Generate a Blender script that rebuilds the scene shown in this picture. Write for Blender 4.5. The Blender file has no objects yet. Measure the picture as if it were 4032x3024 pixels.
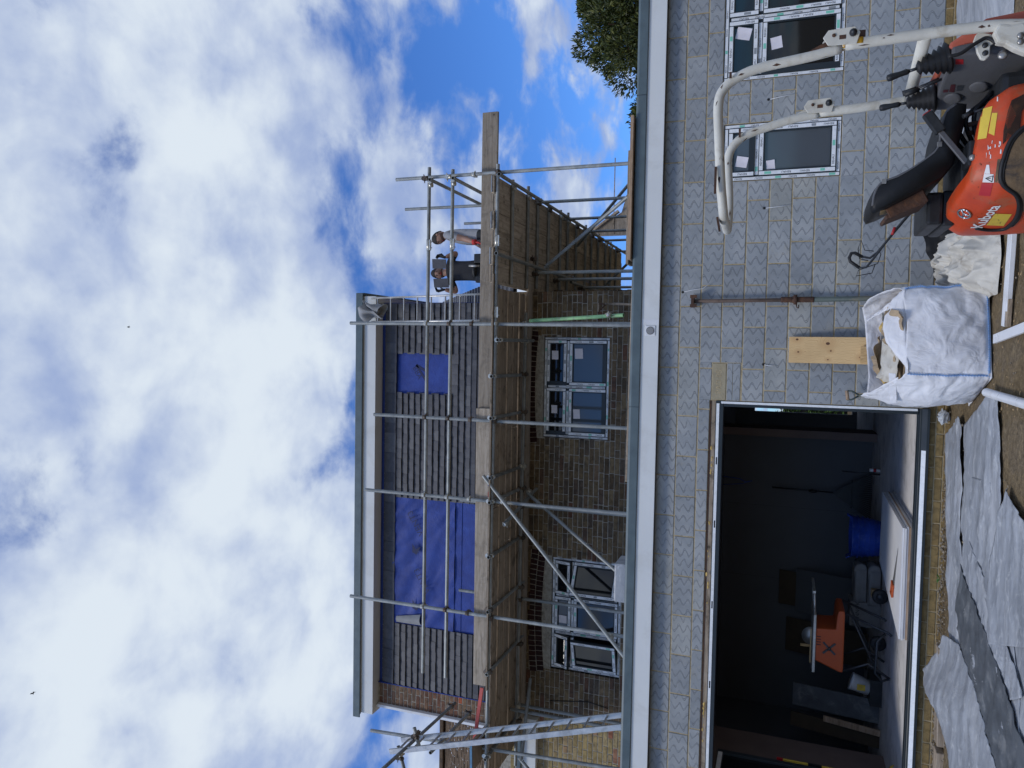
import bpy, bmesh, math, random
from mathutils import Vector, Matrix, Quaternion, noise
random.seed(11)
R = math.radians
scn = bpy.context.scene
COL = scn.collection

# ------------------------------------------------------------------ camera
# world: X right along the new wall, Y into the house, Z up; the new wall's face is Y = 0
YAW, PITCH, ROLL = 0.04994, 0.34754, 0.03451
EYE = Vector((-3.42487, -8.4474, 1.51819))
FPX, IW, IH = 2950.0, 4032.0, 3024.0
_f = Vector((-math.sin(YAW) * math.cos(PITCH), math.cos(YAW) * math.cos(PITCH), math.sin(PITCH)))
_r0 = _f.cross(Vector((0, 0, 1))).normalized()
_u0 = _r0.cross(_f)
_r = math.cos(ROLL) * _r0 + math.sin(ROLL) * _u0
_u = -math.sin(ROLL) * _r0 + math.cos(ROLL) * _u0
cam_d = bpy.data.cameras.new('camera')
cam_d.sensor_width = 36.0
cam_d.lens = 36.0 * FPX / IW
cam_d.clip_start = 0.05
cam_d.clip_end = 3000
cam = bpy.data.objects.new('camera', cam_d)
COL.objects.link(cam)
# the photo was taken upright and stored lying on its side: picture right = down
cam.matrix_world = Matrix(((-_u.x, _r.x, -_f.x, EYE.x), (-_u.y, _r.y, -_f.y, EYE.y), (-_u.z, _r.z, -_f.z, EYE.z), (0, 0, 0, 1)))
scn.camera = cam

# ------------------------------------------------------------------ light
SUN_EL, SUN_AZ = R(52), R(215)          # azimuth from +Y clockwise: behind the camera, a little to its left
wd = bpy.data.worlds.new('World')
scn.world = wd
wd.use_nodes = True
def build_sky():
    nt = wd.node_tree
    N, L = nt.nodes, nt.links
    N.clear()
    out = N.new('ShaderNodeOutputWorld')
    bg = N.new('ShaderNodeBackground')
    bg.inputs['Strength'].default_value = 0.12
    sky = N.new('ShaderNodeTexSky')
    sky.sky_type = 'NISHITA'
    sky.sun_disc = False
    sky.sun_elevation = SUN_EL
    sky.sun_rotation = SUN_AZ
    sky.altitude = 50
    sky.air_density = 1.0
    sky.dust_density = 0.3
    sky.ozone_density = 2.2
    tc = N.new('ShaderNodeTexCoord')
    def math_(op, a, b=None, c=None, clamp=False):
        n = N.new('ShaderNodeMath'); n.operation = op; n.use_clamp = clamp
        for i, v in enumerate((a, b, c)):
            if v is None: continue
            if isinstance(v, (int, float)): n.inputs[i].default_value = v
            else: L.new(v, n.inputs[i])
        return n.outputs[0]
    sep = N.new('ShaderNodeSeparateXYZ')
    L.new(tc.outputs['Generated'], sep.inputs[0])
    zc = math_('ADD', math_('MAXIMUM', sep.outputs[2], 0.0), 0.30)
    px = math_('DIVIDE', sep.outputs[0], zc)
    py = math_('DIVIDE', sep.outputs[1], zc)
    cmb = N.new('ShaderNodeCombineXYZ')
    L.new(px, cmb.inputs[0]); L.new(py, cmb.inputs[1]); cmb.inputs[2].default_value = SKY_SEED
    def noise_(scale, detail, rough, dist, off, sx=1.0, sy=1.0):
        mp = N.new('ShaderNodeMapping')
        mp.inputs['Location'].default_value = off
        mp.inputs['Scale'].default_value = (sx, sy, 1)
        L.new(cmb.outputs[0], mp.inputs['Vector'])
        n = N.new('ShaderNodeTexNoise')
        n.inputs['Scale'].default_value = scale
        n.inputs['Detail'].default_value = detail
        n.inputs['Roughness'].default_value = rough
        n.inputs['Distortion'].default_value = dist
        L.new(mp.outputs[0], n.inputs['Vector'])
        return n.outputs['Fac']
    big = noise_(1.3, 2, 0.5, 0.0, SKY_OFF)
    mid = noise_(4.2, 9, 0.52, 0.3, (5.811438, 3.596268, 0))
    fine = noise_(11.0, 7, 0.6, 0.3, (0.4, 5.2, 0))
    d = math_('ADD', math_('MULTIPLY', big, 0.75), math_('MULTIPLY', mid, 0.62))
    d = math_('ADD', d, math_('MULTIPLY', math_('SUBTRACT', fine, 0.26), 0.22))
    mr = N.new('ShaderNodeMapRange')
    mr.interpolation_type = 'SMOOTHSTEP'
    mr.inputs['From Min'].default_value = 0.640
    mr.inputs['From Max'].default_value = 0.765
    L.new(d, mr.inputs['Value'])
    cover = mr.outputs[0]
    # thicker cloud turns a cooler grey-white, thin edges stay white
    sh = noise_(2.6, 5, 0.5, 0.2, (7.7, 2.2, 0))
    sh2 = noise_(8.5, 5, 0.5, 0.2, (1.7, 8.2, 0))
    shade = N.new('ShaderNodeMapRange')
    shade.interpolation_type = 'SMOOTHSTEP'
    shade.inputs['From Min'].default_value = 0.60
    shade.inputs['From Max'].default_value = 1.00
    thick = math_('ADD', d, math_('MULTIPLY', math_('SUBTRACT', sh, 0.5), 0.30))
    L.new(math_('ADD', thick, math_('MULTIPLY', math_('SUBTRACT', sh2, 0.5), 0.70)), shade.inputs['Value'])
    cr = N.new('ShaderNodeMix'); cr.data_type = 'RGBA'
    L.new(shade.outputs[0], cr.inputs['Factor'])
    K = 1 / 0.12
    cr.inputs['A'].default_value = (0.30 * K, 0.385 * K, 0.61 * K, 1)
    cr.inputs['B'].default_value = (0.68 * K, 0.75 * K, 0.82 * K, 1)
    sat = N.new('ShaderNodeMix'); sat.data_type = 'RGBA'; sat.blend_type = 'MULTIPLY'
    sat.inputs['Factor'].default_value = 1.0
    L.new(sky.outputs[0], sat.inputs['A'])
    sat.inputs['B'].default_value = SKY_TINT
    mx = N.new('ShaderNodeMix'); mx.data_type = 'RGBA'
    L.new(math_('MULTIPLY', cover, 0.97), mx.inputs['Factor'])
    L.new(sat.outputs['Result'], mx.inputs['A'])
    L.new(cr.outputs['Result'], mx.inputs['B'])
    L.new(mx.outputs['Result'], bg.inputs['Color'])
    L.new(bg.outputs[0], out.inputs['Surface'])
SKY_SEED, SKY_OFF, SKY_TINT = 0.0, (14.994224, -23.375111, 0.229723), (0.42, 0.76, 1.30, 1)
build_sky()
sun_d = bpy.data.lights.new('sun', 'SUN')
sun_d.energy = 1.5
sun_d.angle = R(14)
sun_d.color = (1.0, 0.96, 0.9)
sun = bpy.data.objects.new('sun', sun_d)
COL.objects.link(sun)
_sd = Vector((math.sin(SUN_AZ) * math.cos(SUN_EL), math.cos(SUN_AZ) * math.cos(SUN_EL), math.sin(SUN_EL)))
sun.rotation_euler = _sd.to_track_quat('Z', 'Y').to_euler()
vs = scn.view_settings
vs.view_transform = 'Standard'
vs.look = 'None'
vs.exposure = 0.15
vs.gamma = 1.0
vs.use_curve_mapping = False
scn.cycles.max_bounces = 6
scn.cycles.use_denoising = True

# ------------------------------------------------------------------ helpers
def ray(x, y):
    return ((IH - y - IH / 2) / FPX) * _r - ((x - IW / 2) / FPX) * _u + _f
def PY(x, y, Y):
    d = ray(x, y); return EYE + d * ((Y - EYE.y) / d.y)
def PZ(x, y, Z):
    d = ray(x, y); return EYE + d * ((Z - EYE.z) / d.z)
def V(*a): return Vector(a)

class MB:
    """collects shapes, then links them as ONE mesh object"""
    def __init__(s): s.v, s.f, s.sm, s.mi = [], [], [], []
    def add(s, vs, fs, smooth=False, mi=0):
        o = len(s.v); s.v += [Vector(v) for v in vs]
        s.f += [[i + o for i in f] for f in fs]; s.sm += [smooth] * len(fs); s.mi += [mi] * len(fs)
        return s
    def box(s, a, b, m=None, mi=0, taper=0):
        x0, y0, z0 = (min(a[i], b[i]) for i in range(3)); x1, y1, z1 = (max(a[i], b[i]) for i in range(3))
        vs = [V(x0, y0, z0), V(x1, y0, z0), V(x1, y1, z0), V(x0, y1, z0), V(x0, y0, z1), V(x1, y0, z1), V(x1, y1, z1), V(x0, y1, z1)]
        if m: vs = [m @ v for v in vs]
        return s.add(vs, [(0, 3, 2, 1), (4, 5, 6, 7), (0, 1, 5, 4), (1, 2, 6, 5), (2, 3, 7, 6), (3, 0, 4, 7)], mi=mi)
    def bar(s, p0, p1, w, t, up=(0, 0, 1), mi=0):
        """rectangular bar from p0 to p1: w along side, t along up"""
        p0, p1 = Vector(p0), Vector(p1); d = (p1 - p0).normalized(); up = Vector(up)
        sd = d.cross(up)
        if sd.length < 1e-4: sd = d.cross(V(1, 0, 0))
        sd.normalize(); u2 = sd.cross(d)
        vs = []
        for p in (p0, p1):
            for a, b in ((-1, -1), (1, -1), (1, 1), (-1, 1)):
                vs.append(p + sd * a * w / 2 + u2 * b * t / 2)
        return s.add(vs, [(0, 1, 2, 3), (7, 6, 5, 4), (0, 4, 5, 1), (1, 5, 6, 2), (2, 6, 7, 3), (3, 7, 4, 0)], mi=mi)
    def tube(s, pts, r, seg=10, cap=True, mi=0, hollow=0.0):
        pts = [Vector(p) for p in pts]; n = len(pts)
        rr = r if isinstance(r, (list, tuple)) else [r] * n
        vs = []; prev = None
        for i, p in enumerate(pts):
            d = (pts[min(i + 1, n - 1)] - pts[max(i - 1, 0)]).normalized()
            if prev is None:
                a = d.cross(V(0, 0, 1))
                if a.length < 1e-3: a = d.cross(V(0, 1, 0))
                a.normalize()
            else:
                a = prev - d * prev.dot(d)
                if a.length < 1e-5: a = d.cross(V(0, 0, 1))
                a.normalize()
            prev = a; b = d.cross(a)
            for k in range(seg):
                t = 2 * math.pi * k / seg
                vs.append(p + (a * math.cos(t) + b * math.sin(t)) * rr[i])
        fs = []
        for i in range(n - 1):
            for k in range(seg):
                k2 = (k + 1) % seg
                fs.append((i * seg + k, i * seg + k2, (i + 1) * seg + k2, (i + 1) * seg + k))
        s.add(vs, fs, True, mi)
        if cap:
            o = len(s.v) - len(vs)
            if hollow:
                for e, i in ((0, 0), (1, n - 1)):
                    c = pts[i]; d = (pts[1] - pts[0]).normalized() if i == 0 else (pts[-2] - pts[-1]).normalized()
                    ring = [s.v[o + i * seg + k] for k in range(seg)]
                    inn = [c + (q - c) * hollow for q in ring]; deep = [q + d * rr[i] * 3 for q in inn]
                    fs2 = []
                    for k in range(seg):
                        k2 = (k + 1) % seg
                        fs2 += [(k, k2, seg + k2, seg + k), (seg + k, seg + k2, 2 * seg + k2, 2 * seg + k)]
                    fs2.append(tuple(range(2 * seg, 3 * seg)))
                    s.add(ring + inn + deep, fs2, False, mi)
            else:
                s.f += [[o + k for k in range(seg)][::-1], [o + (n - 1) * seg + k for k in range(seg)]]
                s.sm += [False, False]; s.mi += [mi, mi]
        return s
    def prism(s, poly, axis, a, b, mi=0, smooth=False):
        """extrude a 2-D polygon along axis x/y/z from a to b; poly coords are the two other axes in order"""
        def mk(p, t):
            if axis == 'x': return V(t, p[0], p[1])
            if axis == 'y': return V(p[0], t, p[1])
            return V(p[0], p[1], t)
        n = len(poly); vs = [mk(p, a) for p in poly] + [mk(p, b) for p in poly]
        s.add(vs, [tuple(range(n))[::-1], tuple(range(n, 2 * n))], False, mi)
        o = len(s.v) - 2 * n
        for k in range(n):
            k2 = (k + 1) % n
            s.f.append([o + k, o + k2, o + n + k2, o + n + k]); s.sm.append(smooth); s.mi.append(mi)
        return s
    def lathe(s, prof, c, axis=(0, 0, 1), seg=16, mi=0, smooth=True):
        """prof: list of (r, h) along axis from c"""
        ax = Vector(axis).normalized(); q = V(0, 0, 1).rotation_difference(ax); c = Vector(c)
        vs = []; n = len(prof)
        for r, h in prof:
            for k in range(seg):
                t = 2 * math.pi * k / seg
                vs.append(c + q @ V(r * math.cos(t), r * math.sin(t), h))
        fs = [(i * seg + k, i * seg + (k + 1) % seg, (i + 1) * seg + (k + 1) % seg, (i + 1) * seg + k) for i in range(n - 1) for k in range(seg)]
        if prof[0][0] > 1e-4: fs.append(tuple(range(seg))[::-1])
        if prof[-1][0] > 1e-4: fs.append(tuple((n - 1) * seg + k for k in range(seg)))
        return s.add(vs, fs, smooth, mi)
    def grid(s, fn, nu, nv, smooth=True, mi=0, closeu=False):
        vs = [fn(i / nu, j / nv) for j in range(nv + 1) for i in range(nu + (0 if closeu else 1))]
        w = nu if closeu else nu + 1
        fs = []
        for j in range(nv):
            for i in range(nu):
                i2 = (i + 1) % w if closeu else i + 1
                fs.append((j * w + i, j * w + i2, (j + 1) * w + i2, (j + 1) * w + i))
        return s.add(vs, fs, smooth, mi)
    def mesh(s, name):
        me = bpy.data.meshes.new(name)
        me.from_pydata([tuple(v) for v in s.v], [], s.f)
        me.polygons.foreach_set('use_smooth', s.sm)
        me.polygons.foreach_set('material_index', s.mi)
        me.update()
        return me
    def build(s, name, mat, parent=None, bevel=0.0, solid=0.0, sub=0, kind=None, fix=True, loc=None):
        me = s.mesh(name)
        if fix or bevel:
            bm = bmesh.new(); bm.from_mesh(me)
            if fix: bmesh.ops.recalc_face_normals(bm, faces=bm.faces)
            if bevel:
                ed = [e for e in bm.edges if len(e.link_faces) == 2 and e.calc_face_angle(0) > 0.6]
                bmesh.ops.bevel(bm, geom=ed, offset=bevel, segments=2 if bevel > 0.006 else 1, profile=0.6, affect='EDGES', clamp_overlap=True)
            bm.to_mesh(me); bm.free()
        mats = mat if isinstance(mat, (list, tuple)) else [mat]
        for m in mats: me.materials.append(m)
        o = bpy.data.objects.new(name, me)
        COL.objects.link(o)
        if loc is not None: o.location = loc
        if parent is not None: o.parent = parent
        if solid:
            md = o.modifiers.new('solid', 'SOLIDIFY'); md.thickness = solid; md.offset = 0
        if sub:
            md = o.modifiers.new('sub', 'SUBSURF'); md.levels = sub; md.render_levels = sub
        if kind: o['kind'] = kind
        return o

def tag(o, label=None, cat=None, group=None, kind=None):
    if label: o['label'] = label
    if cat: o['category'] = cat
    if group: o['group'] = group
    if kind: o['kind'] = kind
    return o
def empty(name, label=None, cat=None, group=None, loc=(0, 0, 0)):
    o = bpy.data.objects.new(name, None); COL.objects.link(o); o.location = loc
    o.empty_display_size = 0.1
    return tag(o, label, cat, group)
def share(name, me, parent, loc=(0, 0, 0), rot=None, scale=None):
    o = bpy.data.objects.new(name, me); COL.objects.link(o); o.parent = parent; o.location = loc
    if rot: o.rotation_euler = rot
    if scale: o.scale = scale
    return o
def text_mesh(txt, size, ext=0.0, shear=0.0, bold=0.0):
    """lettering as flat mesh in its own XY plane, centred: returns (verts, faces)"""
    cu = bpy.data.curves.new('lettering', 'FONT'); cu.body = txt; cu.size = size
    cu.align_x = 'CENTER'; cu.align_y = 'CENTER'; cu.extrude = ext; cu.shear = shear; cu.resolution_u = 2; cu.offset = bold
    ob = bpy.data.objects.new('lettering', cu); COL.objects.link(ob)
    dg = bpy.context.evaluated_depsgraph_get(); me = bpy.data.meshes.new_from_object(ob.evaluated_get(dg))
    vs = [v.co.copy() for v in me.vertices]; fs = [list(p.vertices) for p in me.polygons]
    bpy.data.objects.remove(ob); bpy.data.curves.remove(cu); bpy.data.meshes.remove(me)
    return vs, fs

# ------------------------------------------------------------------ materials
def lin(c):   # sRGB 0..255 -> linear
    return tuple((x / 255 / 12.92 if x / 255 <= 0.04045 else ((x / 255 + 0.055) / 1.055) ** 2.4) for x in c)
class NT:
    def __init__(s, name):
        s.m = bpy.data.materials.new(name); s.m.use_nodes = True
        s.nt = s.m.node_tree; s.N = s.nt.nodes; s.L = s.nt.links
        s.b = s.N['Principled BSDF']; s.out = s.N['Material Output']
        s.tc = s.N.new('ShaderNodeTexCoord')
    def val(s, sock, v):
        if isinstance(v, (int, float)): sock.default_value = v
        elif isinstance(v, tuple): sock.default_value = v if len(v) == 4 or sock.type == 'VECTOR' else (*v, 1)
        else: s.L.new(v, sock)
    def math(s, op, a, b=None, c=None, clamp=False):
        n = s.N.new('ShaderNodeMath'); n.operation = op; n.use_clamp = clamp
        for i, v in enumerate((a, b, c)):
            if v is not None: s.val(n.inputs[i], v)
        return n.outputs[0]
    def mix(s, f, a, b, mode='MIX'):
        n = s.N.new('ShaderNodeMix'); n.data_type = 'RGBA'; n.blend_type = mode
        s.val(n.inputs['Factor'], f); s.val(n.inputs['A'], a); s.val(n.inputs['B'], b)
        return n.outputs['Result']
    def noise(s, scale, detail=4, rough=0.5, dist=0.0, vec=None, stretch=None, out='Fac'):
        n = s.N.new('ShaderNodeTexNoise'); n.inputs['Scale'].default_value = scale
        n.inputs['Detail'].default_value = detail; n.inputs['Roughness'].default_value = rough; n.inputs['Distortion'].default_value = dist
        v = vec or s.tc.outputs['Object']
        if stretch:
            mp = s.N.new('ShaderNodeMapping'); mp.inputs['Scale'].default_value = stretch; s.L.new(v, mp.inputs['Vector']); v = mp.outputs[0]
        s.L.new(v, n.inputs['Vector']); return n.outputs[out]
    def voro(s, scale, feat='F1', vec=None, stretch=None, rnd=1.0):
        n = s.N.new('ShaderNodeTexVoronoi'); n.feature = feat; n.inputs['Scale'].default_value = scale; n.inputs['Randomness'].default_value = rnd
        v = vec or s.tc.outputs['Object']
        if stretch:
            mp = s.N.new('ShaderNodeMapping'); mp.inputs['Scale'].default_value = stretch; s.L.new(v, mp.inputs['Vector']); v = mp.outputs[0]
        s.L.new(v, n.inputs['Vector']); return n
    def ramp(s, f, stops, interp='LINEAR'):
        n = s.N.new('ShaderNodeValToRGB'); cr = n.color_ramp; cr.interpolation = interp
        while len(cr.elements) < len(stops): cr.elements.new(0.5)
        for e, (p, c) in zip(cr.elements, stops): e.position = p; e.color = (*c, 1) if len(c) == 3 else c
        s.val(n.inputs[0], f); return n.outputs[0]
    def rng(s, f, a, b, c=0.0, d=1.0, smooth=False):
        n = s.N.new('ShaderNodeMapRange'); n.interpolation_type = 'SMOOTHSTEP' if smooth else 'LINEAR'
        n.inputs['From Min'].default_value = a; n.inputs['From Max'].default_value = b; n.inputs['To Min'].default_value = c; n.inputs['To Max'].default_value = d
        s.val(n.inputs['Value'], f); return n.outputs[0]
    def rand(s):
        a = s.N.new('ShaderNodeObjectInfo').outputs['Random']; g = s.N.new('ShaderNodeNewGeometry').outputs['Random Per Island']
        return s.math('FRACT', s.math('ADD', a, g))
    def pos(s): return s.N.new('ShaderNodeNewGeometry').outputs['Position']
    def bump(s, h, strength=0.3, dist=0.01):
        n = s.N.new('ShaderNodeBump'); n.inputs['Strength'].default_value = strength; n.inputs['Distance'].default_value = dist
        s.L.new(h, n.inputs['Height']); s.L.new(n.outputs[0], s.b.inputs['Normal']); return n
    def done(s, col=None, rough=None, metal=None, spec=None):
        if col is not None: s.val(s.b.inputs['Base Color'], col)
        if rough is not None: s.val(s.b.inputs['Roughness'], rough)
        if metal is not None: s.val(s.b.inputs['Metallic'], metal)
        if spec is not None: s.b.inputs['Specular IOR Level'].default_value = spec
        return s.m

def simple(name, c, rough=0.6, var=0.18, scale=6.0, bump=0.0, bscale=80.0, metal=0.0, spec=0.4, dirt=None, dirtamt=0.35, rnd=0.0, world=False):
    """one colour with uneven tone, optional grime and fine relief"""
    t = NT(name); vec = t.pos() if world else None
    n = t.noise(scale, 6, 0.6, 0.3, vec)
    dk = tuple(x * (1 - var) for x in c); lt = tuple(min(1, x * (1 + var * 0.6)) for x in c)
    col = t.ramp(n, [(0.3, dk), (0.7, lt)])
    if rnd:
        col = t.mix(1.0, col, t.ramp(t.rand(), [(0, (1 - rnd,) * 3), (1, (1 + rnd * 0.3,) * 3)]), 'MULTIPLY')
    if dirt:
        d = t.noise(scale * 0.7 + 1.3, 8, 0.65, 0.6, vec)
        col = t.mix(t.math('MULTIPLY', t.rng(d, 0.5, 0.68, smooth=True), dirtamt), col, dirt)
    if bump: t.bump(t.noise(bscale, 4, 0.6, 0, vec), bump, 0.01)
    r = t.rng(n, 0.2, 0.8, max(0.05, rough - 0.08), min(1, rough + 0.08))
    return t.done(col, r, metal, spec)

def m_block():
    t = NT('concrete_block'); oi = t.N.new('ShaderNodeObjectInfo')
    sep = t.N.new('ShaderNodeSeparateXYZ'); t.L.new(t.tc.outputs['Object'], sep.inputs[0])
    rn = oi.outputs['Random']
    # each casting carries the same kind of combed zigzag lines, phase and swing differ
    off = t.N.new('ShaderNodeCombineXYZ'); t.L.new(t.math('MULTIPLY', rn, 37.0), off.inputs[1])
    va = t.N.new('ShaderNodeVectorMath'); t.L.new(t.tc.outputs['Object'], va.inputs[0]); t.L.new(off.outputs[0], va.inputs[1])
    wob = t.noise(7.0, 3, 0.5, 0, va.outputs[0])
    wob2 = t.noise(26.0, 3, 0.6, 0, va.outputs[0])
    zz = t.math('ADD', sep.outputs[2], t.math('MULTIPLY', wob, 0.07))
    ph = t.math('ADD', t.math('DIVIDE', zz, 0.098), t.math('MULTIPLY', rn, 3.0))
    tri = t.math('PINGPONG', ph, 0.5)
    tri = t.rng(tri, 0.0, 0.5, 0.0, 1.0, True)
    sw = t.rng(t.math('FRACT', t.math('MULTIPLY', rn, 7.3)), 0, 1, 0.060, 0.082)
    xx = t.math('ADD', sep.outputs[0], t.math('MULTIPLY', tri, sw))
    xx = t.math('ADD', xx, t.math('MULTIPLY', wob, 0.06))
    xx = t.math('ADD', xx, t.math('MULTIPLY', wob2, 0.010))
    fr = t.math('FRACT', t.math('DIVIDE', t.math('ADD', xx, t.math('MULTIPLY', rn, 2.0)), 0.118))
    def line(c, w):
        return t.rng(t.math('ABSOLUTE', t.math('SUBTRACT', fr, c)), w * 0.45, w, 1.0, 0.0, True)
    ln = t.math('MAXIMUM', line(0.30, 0.042), line(0.43, 0.040))
    edge = t.rng(t.noise(7, 5, 0.65, 0, va.outputs[0]), 0.34, 0.58, 0.10, 1.0, True)
    ln = t.math('MULTIPLY', ln, edge)
    base = t.ramp(t.noise(3.5, 7, 0.62, 0.4, va.outputs[0]), [(0.28, (0.235, 0.252, 0.265)), (0.52, (0.290, 0.307, 0.320)), (0.75, (0.36, 0.373, 0.380))])
    base = t.mix(t.math('MULTIPLY', t.rng(t.noise(4.1, 7, 0.7, 0.5, va.outputs[0]), 0.56, 0.74, 0, 0.5, True), t.rng(t.math('FRACT', t.math('MULTIPLY', rn, 13.7)), 0.55, 0.95)), base, (0.33, 0.30, 0.235))
    base = t.mix(1.0, base, t.ramp(t.math('FRACT', t.math('MULTIPLY', rn, 5.1)), [(0, (0.94, 0.94, 0.935)), (0.45, (1.04, 1.04, 1.03)), (0.8, (1.12, 1.11, 1.09)), (0.93, (1.15, 1.12, 1.05)), (1, (1.18, 1.12, 1.0))]), 'MULTIPLY')
    pit = t.voro(38, 'F1', va.outputs[0]).outputs['Distance']
    pit = t.math('MULTIPLY', t.rng(pit, 0.05, 0.11, 1, 0, True), t.rng(t.noise(9, 2, 0.5, 0, va.outputs[0]), 0.56, 0.62))
    col = t.mix(t.math('MULTIPLY', ln, 0.68), base, (0.085, 0.092, 0.105))
    col = t.mix(t.math('MULTIPLY', pit, 0.8), col, (0.03, 0.03, 0.03))
    h = t.math('SUBTRACT', t.math('MULTIPLY', t.noise(60, 5, 0.6, 0, va.outputs[0]), 0.35), t.math('ADD', t.math('MULTIPLY', ln, 0.8), pit))
    t.bump(h, 0.55, 0.004)
    return t.done(col, 0.85, 0, 0.25)

def m_wood(name, c1, c2, grain=(1, 14, 14), rough=0.75, dirt=0.72, knots=True, rnd=0.26):
    """long grain along object/world X by default"""
    t = NT(name); p = t.pos()
    g = t.noise(2.2, 8, 0.65, 0.5, p, grain)
    g2 = t.noise(9.0, 5, 0.6, 0.2, p, grain)
    col = t.ramp(t.math('ADD', t.math('MULTIPLY', g, 0.65), t.math('MULTIPLY', g2, 0.35)), [(0.34, tuple(x * 0.55 for x in c1)), (0.48, c1), (0.66, c2)])
    if knots:
        vv = t.voro(4.2, 'F1', p).outputs['Distance']
        col = t.mix(t.rng(vv, 0.10, 0.24, 0.35, 0, True), col, tuple(x * 0.5 for x in c1))
        col = t.mix(t.rng(vv, 0.05, 0.10, 0.85, 0, True), col, tuple(x * 0.22 for x in c1))
    if dirt:
        d = t.noise(5.2, 8, 0.72, 0.8, p)
        col = t.mix(t.math('MULTIPLY', t.rng(d, 0.50, 0.66, smooth=True), dirt), col, tuple(x * 0.35 for x in c1))
    if rnd: col = t.mix(1.0, col, t.ramp(t.rand(), [(0, (1 - rnd,) * 3), (1, (1 + rnd * 0.4,) * 3)]), 'MULTIPLY')
    t.bump(g2, 0.35, 0.004)
    return t.done(col, rough, 0, 0.25)

def m_brick(name, stops, rough=0.9, soot=0.5):
    t = NT(name); rn = t.rand(); p = t.pos()
    col = t.ramp(rn, stops, 'LINEAR')
    n = t.noise(16, 7, 0.65, 0.6, p)
    col = t.mix(1.0, col, t.ramp(n, [(0.30, (0.52, 0.5, 0.46)), (0.52, (1, 1, 1)), (0.75, (1.35, 1.28, 1.12))]), 'MULTIPLY')
    s = t.noise(5.5, 6, 0.65, 0.4, p)
    col = t.mix(t.math('MULTIPLY', t.rng(s, 0.48, 0.68, smooth=True), soot), col, (0.045, 0.040, 0.034))
    t.bump(t.noise(70, 6, 0.65, 0, p), 0.7, 0.006)
    return t.done(col, rough, 0, 0.15)

MT = {}
MT['block'] = m_block()
def m_mortar():
    t = NT('sand_mortar'); p = t.pos()
    col = t.ramp(t.noise(12, 6, 0.6, 0.5, p), [(0.3, (0.33, 0.262, 0.155)), (0.6, (0.47, 0.385, 0.245)), (0.8, (0.56, 0.48, 0.335))])
    t.bump(t.math('ADD', t.noise(45, 5, 0.6, 0, p), t.math('MULTIPLY', t.noise(9, 3, 0.5, 0, p), 0.8)), 0.9, 0.012)
    return t.done(col, 0.95, 0, 0.1)
MT['mortar'] = m_mortar()
MT['old_mortar'] = simple('old_mortar', (0.37, 0.34, 0.285), 0.95, 0.3, 20, 0.6, 60, dirt=(0.10, 0.09, 0.075), dirtamt=0.6, world=True, spec=0.1)
MT['stock_brick'] = m_brick('stock_brick', [(0.0, (0.110, 0.076, 0.046)), (0.22, (0.155, 0.112, 0.066)), (0.45, (0.205, 0.152, 0.088)), (0.66, (0.145, 0.102, 0.062)), (0.8, (0.115, 0.092, 0.070)), (0.9, (0.140, 0.070, 0.045)), (1.0, (0.25, 0.195, 0.120))], soot=0.6)
MT['red_brick'] = m_brick('red_brick', [(0.0, (0.165, 0.082, 0.056)), (0.3, (0.20, 0.118, 0.078)), (0.55, (0.165, 0.108, 0.078)), (0.8, (0.225, 0.155, 0.10)), (0.97, (0.18, 0.09, 0.062)), (1.0, (0.50, 0.115, 0.045))], soot=0.35)
MT['dark_red_brick'] = m_brick('dark_red_brick', [(0, (0.034, 0.016, 0.017)), (0.5, (0.044, 0.019, 0.019)), (1, (0.030, 0.017, 0.018))], soot=0.6)
MT['plinth_brick'] = m_brick('plinth_brick', [(0.0, (0.245, 0.175, 0.078)), (0.5, (0.285, 0.205, 0.092)), (1.0, (0.225, 0.155, 0.070))], soot=0.30)
def m_tile():
    t = NT('dark_tile'); rn = t.rand(); p = t.pos()
    col = t.ramp(rn, [(0, (0.062, 0.064, 0.074)), (0.5, (0.078, 0.079, 0.090)), (0.9, (0.090, 0.091, 0.101)), (1, (0.115, 0.116, 0.124))])
    col = t.mix(1, col, t.ramp(t.noise(14, 6, 0.6, 0.3, p), [(0.3, (0.8, 0.8, 0.8)), (0.7, (1.15, 1.15, 1.15))]), 'MULTIPLY')
    sc = t.math('MULTIPLY', t.rng(t.noise(60, 5, 0.7, 0, p), 0.64, 0.72), t.rng(t.noise(3.0, 3, 0.5, 0, p), 0.55, 0.68))
    col = t.mix(sc, col, (0.34, 0.34, 0.34))
    t.bump(t.noise(90, 4, 0.6, 0, p), 0.25, 0.003)
    return t.done(col, 0.62, 0, 0.35)
MT['tile'] = m_tile()
MT['fascia'] = simple('white_fascia', (0.70, 0.715, 0.70), 0.35, 0.05, 1.5, world=True, dirt=(0.45, 0.44, 0.40), dirtamt=0.25)
MT['grey_trim'] = simple('grey_trim', (0.098, 0.135, 0.148), 0.42, 0.22, 5, 0.08, 40, world=True, spec=0.5)
MT['white_upvc'] = simple('white_upvc', (0.76, 0.77, 0.78), 0.3, 0.06, 4, dirt=(0.42, 0.38, 0.32), dirtamt=0.3)
MT['anthracite'] = simple('anthracite_frame', (0.022, 0.030, 0.035), 0.38, 0.15, 5)
MT['film'] = simple('protective_film', (0.80, 0.815, 0.82), 0.28, 0.08, 18, 0.12, 30, dirt=(0.55, 0.57, 0.58), dirtamt=0.4)
MT['film_green'] = simple('film_green', (0.22, 0.60, 0.45), 0.35, 0.08, 10)
MT['ink'] = simple('black_ink', (0.03, 0.034, 0.04), 0.5, 0.1)
MT['grey_ink'] = simple('grey_ink', (0.28, 0.30, 0.31), 0.5, 0.1)
def m_glass(name, c, rough=0.03):
    t = NT(name)
    t.bump(t.noise(1.1, 2, 0.5), 0.04, 0.02)
    return t.done(c, rough, 0.0, 0.55)
MT['dark_glass'] = m_glass('dark_glass', (0.006, 0.008, 0.010))
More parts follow.
